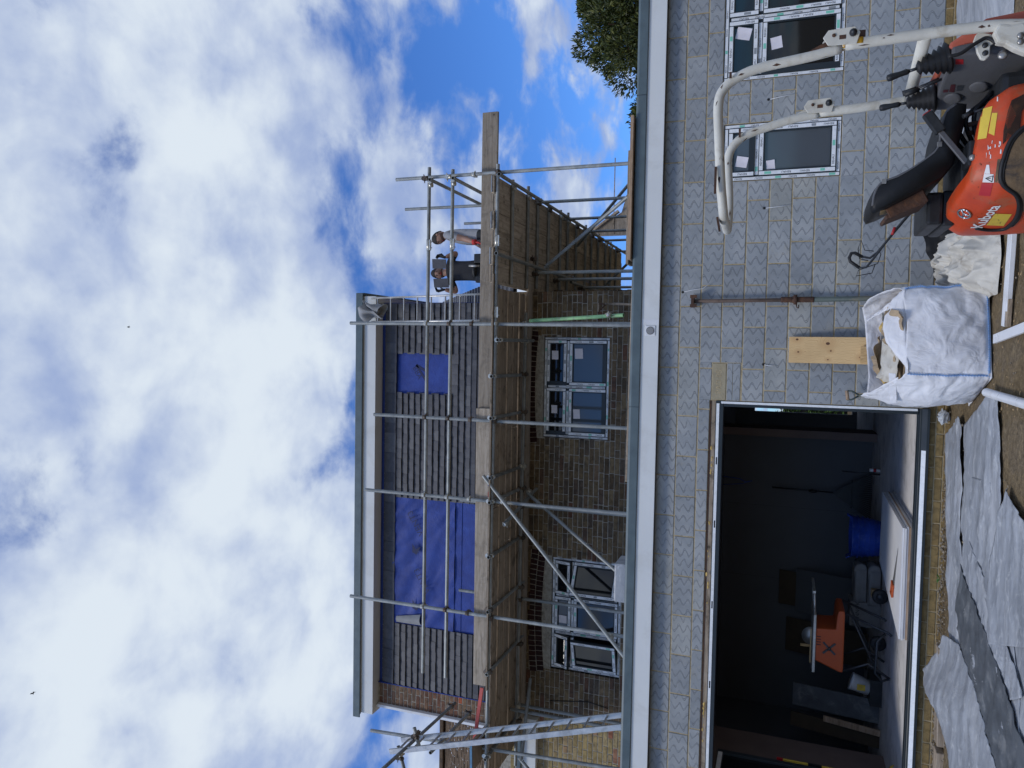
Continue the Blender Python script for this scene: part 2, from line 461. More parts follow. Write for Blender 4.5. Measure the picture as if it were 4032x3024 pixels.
MT['back_glass'] = m_glass('blinded_glass', (0.075, 0.090, 0.105), 0.06)
MT['paper'] = simple('paper_label', (0.74, 0.70, 0.73), 0.6, 0.06, 20)
MT['board'] = m_wood('scaffold_board', (0.33, 0.26, 0.188), (0.48, 0.40, 0.31), (1, 16, 16))
MT['board_y'] = m_wood('scaffold_board_deep', (0.47, 0.385, 0.285), (0.63, 0.54, 0.42), (16, 1, 16))
MT['board_pale'] = m_wood('pale_scaffold_board', (0.34, 0.285, 0.22), (0.47, 0.41, 0.335), (1, 14, 14), dirt=0.35)
MT['pine'] = m_wood('new_pine', (0.52, 0.335, 0.150), (0.66, 0.47, 0.245), (16, 16, 1.2), 0.55, dirt=0, rnd=0.05)
def m_knotty():
    t = NT('knotty_pine'); p = t.pos(); sep = t.N.new('ShaderNodeSeparateXYZ'); t.L.new(p, sep.inputs[0])
    w = t.noise(7, 3, 0.5, 0, p); swirl = None
    for kx, kz, r_ in ((-3.275, 1.40, 0.012), (-3.315, 1.105, 0.017), (-3.405, 1.385, 0.009), (-3.39, 1.075, 0.008), (-3.48, 1.10, 0.007), (-3.45, 0.80, 0.010)):
        dx = t.math('SUBTRACT', sep.outputs[0], kx); dz = t.math('MULTIPLY', t.math('SUBTRACT', sep.outputs[2], kz), 0.75)
        d = t.math('SQRT', t.math('ADD', t.math('MULTIPLY', dx, dx), t.math('MULTIPLY', dz, dz)))
        k = t.rng(d, r_ * 0.7, r_, 1, 0, True); h = t.rng(d, r_, r_ * 5.5, 1, 0, True)
        swirl = (k, h) if swirl is None else (t.math('MAXIMUM', swirl[0], k), t.math('MAXIMUM', swirl[1], h))
    gx = t.math('ADD', t.math('MULTIPLY', sep.outputs[0], 34.0), t.math('ADD', t.math('MULTIPLY', w, 3.0), t.math('MULTIPLY', swirl[1], 3.2)))
    ring = t.math('PINGPONG', t.math('ADD', gx, t.math('MULTIPLY', sep.outputs[2], 1.3)), 0.5)
    col = t.ramp(ring, [(0.0, (0.60, 0.40, 0.19)), (0.35, (0.66, 0.47, 0.245)), (0.5, (0.50, 0.30, 0.125))])
    col = t.mix(t.math('MULTIPLY', swirl[1], 0.35), col, (0.40, 0.20, 0.075)); col = t.mix(swirl[0], col, (0.10, 0.045, 0.022))
    col = t.mix(1, col, t.ramp(t.noise(3, 6, 0.6, 0.3, p), [(0.3, (0.88, 0.86, 0.82)), (0.7, (1.08, 1.08, 1.06))]), 'MULTIPLY')
    return t.done(col, 0.55, 0, 0.3)
MT['knotty'] = m_knotty()
MT['pine_x'] = m_wood('pine_batten', (0.50, 0.34, 0.17), (0.62, 0.46, 0.26), (1.2, 16, 16), 0.6, dirt=0.15, rnd=0.1)
MT['ply'] = m_wood('plywood', (0.42, 0.29, 0.19), (0.56, 0.42, 0.30), (1.2, 10, 10), 0.6, dirt=0.2, knots=False)
def m_galv():
    t = NT('galvanised_tube'); p = t.pos()
    n = t.noise(5, 7, 0.65, 0.6, p); n2 = t.noise(38, 3, 0.6, 0, p)
    col = t.ramp(n, [(0.28, (0.185, 0.198, 0.190)), (0.50, (0.290, 0.305, 0.295)), (0.72, (0.43, 0.45, 0.435))])
    col = t.mix(t.rng(t.noise(2.2, 6, 0.7, 0.7, p), 0.60, 0.72, 0, 0.6, True), col, (0.155, 0.120, 0.085))
    col = t.mix(t.rng(n2, 0.62, 0.75, 0, 0.5), col, (0.55, 0.56, 0.55))
    col = t.mix(1.0, col, t.ramp(t.rand(), [(0, (0.72,) * 3), (1, (1.12,) * 3)]), 'MULTIPLY')
    t.bump(n2, 0.15, 0.003)
    return t.done(col, t.rng(n, 0.3, 0.7, 0.42, 0.62), 0.35, 0.5)
MT['galv'] = m_galv()
MT['coupler'] = simple('coupler_steel', (0.155, 0.130, 0.105), 0.5, 0.4, 30, 0.3, 60, metal=0.5, dirt=(0.20, 0.085, 0.04), dirtamt=0.6, rnd=0.5, world=True)
MT['coupler_new'] = simple('new_coupler_steel', (0.55, 0.53, 0.46), 0.35, 0.25, 30, metal=0.7, world=True)
MT['green_tube'] = simple('green_painted_tube', (0.26, 0.50, 0.24), 0.5, 0.25, 9, dirt=(0.22, 0.23, 0.21), dirtamt=0.95, world=True)
MT['alu'] = simple('aluminium', (0.50, 0.50, 0.485), 0.36, 0.22, 9, metal=0.55, dirt=(0.22, 0.2, 0.17), dirtamt=0.4, world=True)
def m_membrane():
    t = NT('blue_membrane'); p = t.pos()
    n = t.noise(5, 7, 0.6, 0.5, p)
    col = t.ramp(n, [(0.3, (0.013, 0.036, 0.205)), (0.55, (0.020, 0.052, 0.275)), (0.8, (0.030, 0.076, 0.35))])
    t.bump(t.math('ADD', t.noise(55, 5, 0.6, 0, p), t.math('MULTIPLY', t.noise(4, 3, 0.5, 1.2, p), 1.5)), 0.35, 0.012)
    return t.done(col, 0.55, 0, 0.35)
MT['membrane'] = m_membrane()
MT['navy_ink'] = simple('navy_ink', (0.012, 0.020, 0.085), 0.6, 0.2, 30)
def m_soil():
    t = NT('bare_soil'); p = t.pos()
    a = t.noise(2.6, 8, 0.65, 0.6, p); b = t.noise(26, 6, 0.7, 0.3, p); c = t.noise(95, 4, 0.7, 0, p)
    col = t.ramp(a, [(0.3, (0.150, 0.108, 0.062)), (0.5, (0.240, 0.178, 0.102)), (0.62, (0.215, 0.165, 0.108)), (0.78, (0.40, 0.305, 0.175))])
    col = t.mix(1, col, t.ramp(b, [(0.32, (0.55, 0.55, 0.55)), (0.6, (1.1, 1.1, 1.08)), (0.72, (1.45, 1.42, 1.36))]), 'MULTIPLY')
    v = t.voro(48, 'F1', p)
    st = t.math('MULTIPLY', t.rng(v.outputs['Distance'], 0.10, 0.22, 1, 0, True), t.rng(t.noise(7, 3, 0.6, 0, p), 0.54, 0.63))
    col = t.mix(t.math('MULTIPLY', st, 0.8), col, (0.46, 0.41, 0.33))
    h = t.math('ADD', t.math('ADD', t.math('MULTIPLY', b, 0.9), t.math('MULTIPLY', c, 0.35)), t.math('MULTIPLY', st, 0.4))
    t.bump(h, 1.0, 0.03)
    return t.done(col, 0.95, 0, 0.15)
MT['soil'] = m_soil()
MT['stone'] = simple('stones', (0.30, 0.25, 0.185), 0.9, 0.35, 30, 0.4, 60, rnd=0.5, world=True, spec=0.15)
def m_sheet():
    t = NT('grey_damp_sheet'); 
    n = t.noise(1.5, 6, 0.6, 0.5, None, (0.7, 5.0, 3.0)); w = t.noise(1.1, 6, 0.65, 0.8, None, (0.8, 2.2, 1.0))
    col = t.ramp(n, [(0.30, (0.20, 0.215, 0.235)), (0.50, (0.315, 0.332, 0.355)), (0.70, (0.44, 0.46, 0.485))])
    col = t.mix(t.rng(w, 0.48, 0.66, 0, 0.6, True), col, (0.48, 0.49, 0.50))
    col = t.mix(t.rng(t.noise(38, 4, 0.7, 0, None, (1, 2.5, 1)), 0.64, 0.74, 0, 0.7), col, (0.62, 0.64, 0.64))
    col = t.mix(t.math('MULTIPLY', t.rng(t.noise(6.5, 8, 0.72, 0.9, None, (1, 1.8, 1)), 0.52, 0.66, 0, 1, True), 0.55), col, (0.62, 0.63, 0.63))
    t.bump(t.noise(9, 5, 0.6, 0.5, None, (1, 3, 1)), 0.25, 0.02)
    return t.done(col, t.rng(n, 0.3, 0.7, 0.28, 0.5), 0, 0.5)
MT['sheet'] = m_sheet()
MT['dark_sheet'] = simple('dark_damp_sheet', (0.105, 0.115, 0.125), 0.5, 0.3, 5, 0.2, 15, dirt=(0.30, 0.30, 0.29), dirtamt=0.5)
MT['bag'] = None
def m_bag():
    t = NT('woven_bag'); 
    col = t.ramp(t.noise(3, 6, 0.6, 0.4), [(0.3, (0.64, 0.635, 0.645)), (0.7, (0.78, 0.78, 0.795))])
    col = t.mix(t.rng(t.noise(2.2, 7, 0.7, 0.8), 0.58, 0.72, 0, 0.4, True), col, (0.50, 0.46, 0.41))
    t.bump(t.math('ADD', t.math('MULTIPLY', t.noise(5.5, 4, 0.5, 1.4), 2.2), t.math('MULTIPLY', t.noise(170, 2, 0.5, 0, None, (1, 1, 0.4)), 0.12)), 0.5, 0.02)
    m = t.done(col, 0.55, 0, 0.3)
    t.b.inputs['Subsurface Weight'].default_value = 0.0
    return m
MT['bag'] = m_bag()
MT['dirty_bag'] = simple('dirty_woven_bag', (0.56, 0.53, 0.46), 0.65, 0.2, 6, 0.5, 9, dirt=(0.22, 0.18, 0.13), dirtamt=0.6)
MT['blue_stitch'] = simple('blue_stitch', (0.24, 0.42, 0.72), 0.6, 0.3, 60)
MT['foam'] = simple('expanding_foam', (0.62, 0.43, 0.14), 0.8, 0.35, 25, 0.6, 40)
MT['cardboard'] = simple('cardboard', (0.40, 0.30, 0.19), 0.8, 0.2, 8)
MT['orange'] = simple('orange_paint', (0.56, 0.062, 0.014), 0.42, 0.22, 7, 0.10, 30, dirt=(0.33, 0.115, 0.055), dirtamt=0.7, spec=0.4)
MT['faded_orange'] = simple('faded_orange', (0.55, 0.135, 0.085), 0.5, 0.1, 6)
MT['cream_paint'] = simple('cream_paint', (0.66, 0.635, 0.55), 0.45, 0.12, 7, 0.08, 40, dirt=(0.36, 0.30, 0.20), dirtamt=0.5, spec=0.4)
MT['rust'] = simple('rusty_steel', (0.085, 0.045, 0.030), 0.85, 0.4, 20, 0.5, 50, dirt=(0.16, 0.07, 0.03), dirtamt=0.6)
MT['black_plastic'] = simple('black_plastic', (0.016, 0.0175, 0.019), 0.5, 0.3, 7, 0.12, 60, dirt=(0.07, 0.07, 0.07), dirtamt=0.25)
MT['black_vinyl'] = simple('black_vinyl', (0.008, 0.0085, 0.0095), 0.5, 0.3, 6, 0.15, 40, spec=0.28)
MT['console_grey'] = simple('console_plastic', (0.105, 0.106, 0.112), 0.6, 0.14, 5, 0.15, 90)
MT['rubber'] = simple('black_rubber', (0.014, 0.014, 0.015), 0.55, 0.2, 12, 0.15, 50)
MT['mud'] = simple('dried_mud', (0.155, 0.105, 0.060), 0.95, 0.4, 9, 0.7, 25, dirt=(0.03, 0.03, 0.035), dirtamt=0.8)
MT['yellow'] = simple('yellow_sticker', (0.70, 0.50, 0.06), 0.5, 0.1, 10, dirt=(0.35, 0.18, 0.06), dirtamt=0.25)
MT['amber'] = simple('amber_sticker', (0.70, 0.36, 0.02), 0.5, 0.08, 10)
MT['dull_red'] = simple('dull_red_print', (0.075, 0.012, 0.018), 0.5, 0.2)
MT['red'] = simple('red_sticker', (0.42, 0.018, 0.022), 0.45, 0.12, 8)
MT['white_paint'] = simple('white_marking', (0.74, 0.72, 0.70), 0.5, 0.08, 12)
MT['chrome'] = simple('chrome_badge', (0.52, 0.53, 0.54), 0.22, 0.1, 8, metal=0.9)
MT['steel'] = simple('bright_steel', (0.36, 0.35, 0.33), 0.4, 0.3, 14, metal=0.7)
MT['acrow'] = simple('prop_steel', (0.125, 0.088, 0.068), 0.7, 0.35, 9, 0.3, 40, dirt=(0.065, 0.030, 0.018), dirtamt=0.6)
MT['acrow_green'] = simple('prop_green_tube', (0.075, 0.098, 0.088), 0.6, 0.25, 7, 0.15, 30, dirt=(0.24, 0.19, 0.11), dirtamt=0.4)
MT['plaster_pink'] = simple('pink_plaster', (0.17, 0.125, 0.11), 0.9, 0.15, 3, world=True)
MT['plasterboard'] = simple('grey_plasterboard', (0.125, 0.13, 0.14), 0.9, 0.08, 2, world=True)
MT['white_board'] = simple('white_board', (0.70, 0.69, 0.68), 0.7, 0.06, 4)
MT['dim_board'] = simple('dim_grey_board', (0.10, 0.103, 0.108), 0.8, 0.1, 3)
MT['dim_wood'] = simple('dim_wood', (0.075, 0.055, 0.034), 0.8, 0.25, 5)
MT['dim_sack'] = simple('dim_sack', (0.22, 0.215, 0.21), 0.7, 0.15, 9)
MT['screed'] = simple('screed_floor', (0.68, 0.65, 0.62), 0.85, 0.2, 3, 0.2, 40, dirt=(0.30, 0.28, 0.25), dirtamt=0.5, world=True)
MT['dull_blue'] = simple('dull_blue_paint', (0.09, 0.22, 0.36), 0.7, 0.3, 12)
MT['ochre_timber'] = simple('ochre_timber', (0.46, 0.29, 0.085), 0.8, 0.25, 8, 0.3, 30, world=True)
MT['tub_blue'] = simple('blue_tub', (0.020, 0.062, 0.36), 0.45, 0.2, 14, 0.1, 50, dirt=(0.2, 0.25, 0.4), dirtamt=0.2)
MT['saw_orange'] = simple('saw_orange', (0.40, 0.075, 0.018), 0.5, 0.1, 5)
MT['dark_metal'] = simple('dark_metal', (0.055, 0.058, 0.062), 0.4, 0.2, 8, metal=0.5)
MT['clay_tile'] = simple('brown_clay_tile', (0.185, 0.128, 0.082), 0.85, 0.35, 14, 0.5, 50, dirt=(0.075, 0.06, 0.05), dirtamt=0.7, rnd=0.45, world=True, spec=0.15)
MT['roof_felt'] = simple('roof_felt', (0.27, 0.275, 0.28), 0.9, 0.2, 8, world=True)
MT['rag'] = simple('grey_cloth', (0.30, 0.305, 0.31), 0.9, 0.15, 9, 0.3, 60)
MT['clear_plastic'] = simple('crumpled_clear_plastic', (0.50, 0.52, 0.53), 0.18, 0.3, 25, 0.7, 30, spec=0.8)

# ------------------------------------------------------------------ ground
def make_ground():
    xs = [-400, -120, -50, -24, -14, -11] + [-9.6 + 0.07 * i for i in range(int(11.0 / 0.07))] + [3, 6, 14, 40, 120, 400]
    ys = [-400, -120, -40, -16, -9, -6] + [-4.2 + 0.07 * i for i in range(int(4.4 / 0.07))] + [1.5, 6, 14, 40, 120, 400]
    vs = []
    for y in ys:
        for x in xs:
            z = 0.0
            if -10 < x < 2 and -5 < y < 0.3:
                z = 0.030 * noise.noise(V(x * 1.1, y * 1.1, 3)) + 0.016 * noise.noise(V(x * 4.5, y * 4.5, 9)) + 0.008 * noise.noise(V(x * 13, y * 13, 4)) - 0.03
                z -= 0.05 * max(0, min(1, (y + 0.5) / 0.5)) * 0.3
            else: z = -0.035
            vs.append(V(x, y, z))
    w = len(xs); fs = [(j * w + i, j * w + i + 1, (j + 1) * w + i + 1, (j + 1) * w + i) for j in range(len(ys) - 1) for i in range(w - 1)]
    m = MB(); m.add(vs, fs, True)
    return m.build('ground', MT['soil'], kind='structure', fix=False)
make_ground()
def ico(r, c, sq, mb):
    t = (1 + 5 ** .5) / 2
    vs = [(-1, t, 0), (1, t, 0), (-1, -t, 0), (1, -t, 0), (0, -1, t), (0, 1, t), (0, -1, -t), (0, 1, -t), (t, 0, -1), (t, 0, 1), (-t, 0, -1), (-t, 0, 1)]
    fs = [(0, 11, 5), (0, 5, 1), (0, 1, 7), (0, 7, 10), (0, 10, 11), (1, 5, 9), (5, 11, 4), (11, 10, 2), (10, 7, 6), (7, 1, 8), (3, 9, 4), (3, 4, 2), (3, 2, 6), (3, 6, 8), (3, 8, 9), (4, 9, 5), (2, 4, 11), (6, 2, 10), (8, 6, 7), (9, 8, 1)]
    q = Quaternion(V(random.gauss(0, 1), random.gauss(0, 1), random.gauss(0, 1)).normalized(), random.random() * 6)
    pts = []
    for v in vs:
        p = q @ (Vector(v).normalized() * r * random.uniform(0.7, 1.15)); pts.append(Vector(c) + V(p.x * sq[0], p.y * sq[1], p.z * sq[2]))
    mb.add(pts, fs, False)
def make_stones():
    mb = MB()
    for i in range(1500):
        if i < 900: x, y, r = random.uniform(-8.2, -4.2), -0.02 - abs(random.gauss(0, 0.16)), abs(random.gauss(0.006, 0.005)) + 0.003
        else: x, y, r = random.uniform(-7.5, -0.5), random.uniform(-2.9, -0.1), abs(random.gauss(0.004, 0.004)) + 0.0025
        ico(r, (x, y, -0.025 + r * 0.4 + 0.01), (1, 1, 0.7), mb)
    mb.build('gravel', MT['stone'], kind='stuff', fix=False)
    o = bpy.data.objects['gravel']; tag(o, 'scattered small stones and grit along the foot of the wall', 'gravel')
make_stones()

# ------------------------------------------------------------------ extension: block wall
ext = empty('extension_building', 'single storey extension of grey scored concrete blocks with white fascia', 'building')
W1 = (-1.590, -0.985, 1.042, 2.205)      # x0 x1 z0 z1
W2 = (-0.533, 0.80, 1.042, 2.232)
DOOR = (-8.35, -3.950, 0.135, 2.272)
HOLES = [W1, W2, DOOR]
def cut(rect, holes):
    out = [rect]
    for h in holes:
        nxt = []
        for (a, b, c, d) in out:
            if h[0] >= b or h[1] <= a or h[2] >= d or h[3] <= c: nxt.append((a, b, c, d)); continue
            if h[0] > a: nxt.append((a, h[0], c, d))
            if h[1] < b: nxt.append((h[1], b, c, d))
            a2, b2 = max(a, h[0]), min(b, h[1])
            if h[2] > c: nxt.append((a2, b2, c, h[2]))
            if h[3] < d: nxt.append((a2, b2, h[3], d))
        out = [r for r in nxt if r[1] - r[0] > 0.012 and r[3] - r[2] > 0.012]
    return out
wall = MB()
for (a, b, c, d) in cut((-9.7, 2.6, 0.15, 2.86), HOLES): wall.box((a, 0.0018, c), (b, 0.2, d))
wall_o = wall.build('block_wall', MT['mortar'], ext)
full = MB().box((-0.2183, 0, -0.1057), (0.2183, 0.09, 0.1057)).build('concrete_block', MT['block'], wall_o, bevel=0.004)
full_me = full.data; bpy.data.objects.remove(full)
HB = [(h[0] - 0.006, h[1] + 0.006, h[2] - 0.004, h[3] + 0.004) for h in HOLES]
HB.append((-3.96, -3.533, 1.952, 2.262))
MT['tan_block'] = simple('tan_padstone', (0.36, 0.31, 0.21), 0.9, 0.2, 7, 0.4, 50)
for c in range(12):
    zb = 2.625 - 0.225 * c + 0.002; zt = zb + 0.2114
    xs = []
    x = 2.7 + (0.225 if c % 2 else 0.0)
    while x > -3.72:
        xs.append(x); x -= 0.45
    x = -3.909 - (0.225 if c % 2 else 0.0)
    if c > 1: x = xs[-1] - 0.45
    while x > -9.9:
        xs.append(x); x -= 0.45
    for xr, xl in zip(xs, xs[1:]):
        a, b = xl + 0.0067, xr - 0.0067
        ps = cut((a, b, zb, zt), HB)
        if len(ps) == 1 and abs((b - a) - 0.4366) < 0.005 and abs(ps[0][1] - ps[0][0] - (b - a)) < 1e-4 and abs(ps[0][3] - ps[0][2] - 0.2114) < 1e-4:
            o = share('concrete_block', full_me, wall_o, ((a + b) / 2, random.uniform(-0.0050, -0.0030), (zb + zt) / 2 + random.uniform(-0.0015, 0.0015)))
            o.rotation_euler = (random.gauss(0, 0.004), random.gauss(0, 0.003), random.gauss(0, 0.004))
        else:
            for (p, q, r_, s_) in ps:
                m = MB().box((-(q - p) / 2, 0, -(s_ - r_) / 2), ((q - p) / 2, 0.09, (s_ - r_) / 2))
                m.build('concrete_block', MT['block'], wall_o, bevel=0.003, loc=((p + q) / 2, -0.003, (r_ + s_) / 2))
pad = MB().box((-0.2, 0, -0.0725), (0.2, 0.09, 0.0725)).build('padstone', MT['tan_block'], wall_o, bevel=0.004, loc=(-3.745, -0.004, 2.180))
vs_, fs_p = text_mesh('PAD 08', 0.085, 0.0, 0.0, 0.001); pt_ = MB(); pt_.add([V(v.x * 0.95, -0.0015, v.y) for v in vs_], fs_p); pt_.build('cast_lettering', MT['mortar'], pad, fix=False)
for (p, q, r_, s_) in ((-3.945, -3.540, 2.040, 2.098), (-3.945, -3.540, 1.960, 2.036)): MB().box((-(q - p) / 2, 0, -(s_ - r_) / 2), ((q - p) / 2, 0.09, (s_ - r_) / 2)).build('concrete_block', MT['block'], wall_o, bevel=0.003, loc=((p + q) / 2, -0.003, (r_ + s_) / 2))
# plinth bricks
pl = MB(); pl.box((-9.7, 0.006, -0.25), (2.6, 0.2, 0.1495)); pl_o = pl.build('brick_plinth', MT['mortar'], ext)
pb = MB().box((-0.1075, 0, -0.0325), (0.1075, 0.08, 0.0325)).build('brick', MT['plinth_brick'], pl_o, bevel=0.004)
pbm = pb.data; bpy.data.objects.remove(pb)
for k in range(3):
    z = 0.1125 - 0.075 * k; x = -9.6 + (0.1125 if k % 2 else 0)
    while x < 2.5:
        o = share('brick', pbm, pl_o, (x, random.uniform(-0.002, 0.002), z)); o.rotation_euler = (0, random.gauss(0, 0.006), 0); x += 0.225
# little cables poking out of drilled holes in the blocks
def cable(pts, r=0.004, mat='white_upvc', hole=True):
    m = MB(); m.tube(pts, r, 6); o = m.build('cable', MT[mat], ext)
    if hole: MB().lathe([(0.014, 0), (0.014, 0.012), (0.0, 0.012)], V(*pts[0]) + V(0, 0.004, 0), (0, -1, 0), 10).build('cable_hole', MT['rubber'], ext)
p0 = PY(2400 + 683 / 2.37, 600 + 1305 / 2.37, 0); cable([p0, p0 + V(0.02, -0.03, -0.10), p0 + V(0.035, -0.03, -0.22), p0 + V(0.10, -0.035, -0.30)], 0.003)
p0 = PY(2400 + 1443 / 2.37, 600 + 522 / 2.37, 0); cable([p0, p0 + V(0.006, -0.02, -0.12), p0 + V(0.02, -0.02, -0.26)], 0.003)
p0 = PY(2400 + 1538 / 2.458, 965 / 2.458, 0); cable([p0, p0 + V(0.012, -0.02, -0.12), p0 + V(0.03, -0.02, -0.26)], 0.003)
p0 = PY(3000 + 10 / 2.143, 1050 + 825 / 2.143, 0); cable([p0, p0 + V(-0.01, -0.02, -0.05), p0 + V(-0.014, -0.02, -0.11)], 0.003)

# eaves: white fascia, grey edge trim, flat roof
MB().box((-9.9, -0.102, 2.832), (2.8, -0.08, 3.06)).build('fascia_board', MT['fascia'], ext, bevel=0.003)
MB().box((-9.9, -0.081, 2.835), (2.8, 0.01, 2.850)).build('soffit', MT['black_plastic'], ext)
tr = MB(); tr.prism([(-0.122, 3.028), (-0.104, 3.022), (-0.100, 3.06), (-0.02, 3.09), (0.06, 3.09), (0.06, 3.135), (-0.06, 3.150), (-0.112, 3.140), (-0.126, 3.118)], 'x', -9.9, 2.8)
tr.build('roof_edge_trim', MT['grey_trim'], ext, bevel=0.004)
for xj in (-0.62, -4.05): MB().box((xj - 0.0015, -0.1275, 3.03), (xj + 0.0015, -0.10, 3.142)).build('trim_joint', MT['anthracite'], ext)
MB().box((-9.9, 0.05, 2.95), (2.8, 2.25, 3.09)).build('flat_roof', MT['roof_felt'], ext)
# joint plate and round air vent on the fascia
pv = PY(2400 + 355 / 2.37, 600 + 1635 / 2.37 + 12, -0.1)
MB().box((pv.x + 0.065, -0.1045, 2.834), (pv.x + 0.125, -0.1025, 3.058)).build('joint_cover', MT['white_upvc'], ext)
vn = empty('air_vent', 'small square white air vent with round grille on the long fascia', 'vent', loc=(pv.x, -0.1025, 2.925))
MB().box((-0.056, -0.008, -0.056), (0.056, 0, 0.056)).build('vent_plate', MT['white_upvc'], vn, bevel=0.003)
MB().lathe([(0.044, 0.0), (0.044, 0.005), (0.036, 0.006), (0.0, 0.0055)], (0, -0.007, 0), (0, -1, 0), 24).build('vent_recess', MT['rubber'], vn)
for k in range(7):
    z = -0.033 + 0.011 * k; h = math.sqrt(max(0.0001, 0.04 ** 2 - z * z))
    MB().box((-h, -0.0165, z - 0.0018), (h, -0.0125, z + 0.0018)).build('louvre', MT['white_upvc'], vn)

# ------------------------------------------------------------------ film-wrapped windows
TXT = text_mesh('REHAU', 0.03)
def film_bar(mb_w, mb_t, mb_g, mb_k, x0, x1, z0, z1, y):
    """one strip of protective film on the bar x0..x1, z0..z1 lying at depth y (faces -Y); prints along it"""
    mb_w.box((x0, y - 0.0022, z0), (x1, y, z1))
    vert = (z1 - z0) > (x1 - x0); ln = (z1 - z0) if vert else (x1 - x0); wd_ = (x1 - x0) if vert else (z1 - z0)
    s = random.uniform(0.01, 0.08); k = random.randint(0, 2)
    while s < ln - 0.10:
        sc = min(1.0, wd_ / 0.036)
        def put(vs, fs, mb, yy):
            cx = (x0 + x1) / 2 if vert else x0 + s + 0.045; cz = z0 + s + 0.045 if vert else (z0 + z1) / 2
            vv = [V(cx - v.y * sc, yy, cz + v.x * sc) if vert else V(cx + v.x * sc, yy, cz + v.y * sc) for v in vs]
            mb.add(vv, fs)
        if k % 3 == 0:
            put(TXT[0], TXT[1], mb_t, y - 0.0034)
        elif k % 3 == 1:
            a = random.uniform(0.02, 0.042)
            put([V(-a, -0.013, 0), V(a, -0.013, 0), V(a, 0.013, 0), V(-a, 0.013, 0)], [(0, 1, 2, 3)], mb_g if random.random() < 0.6 else mb_k, y - 0.0033)
        else:
            put(TXT[0], TXT[1], mb_t, y - 0.0034)
        s += random.uniform(0.13, 0.21); k += 1
def ring(mb, x0, x1, z0, z1, w, ya, yb):
    mb.box((x0, ya, z0), (x0 + w, yb, z1)); mb.box((x1 - w, ya, z0), (x1, yb, z1))
    mb.box((x0 + w, ya, z1 - w), (x1 - w, yb, z1)); mb.box((x0 + w, ya, z0), (x1 - w, yb, z0 + w))
def film_ring(fm, x0, x1, z0, z1, w, y, miss=()):
    g = 0.009
    bars = {'l': (x0 + g, x0 + w - g, z0 + g, z1 - g), 'r': (x1 - w + g, x1 - g, z0 + g, z1 - g), 't': (x0 + w, x1 - w, z1 - w + g, z1 - g), 'b': (x0 + w, x1 - w, z0 + g, z0 + w - g)}
    for k, b in bars.items():
        if k in miss: continue
        a = list(b)
        film_bar(*fm, *a, y)
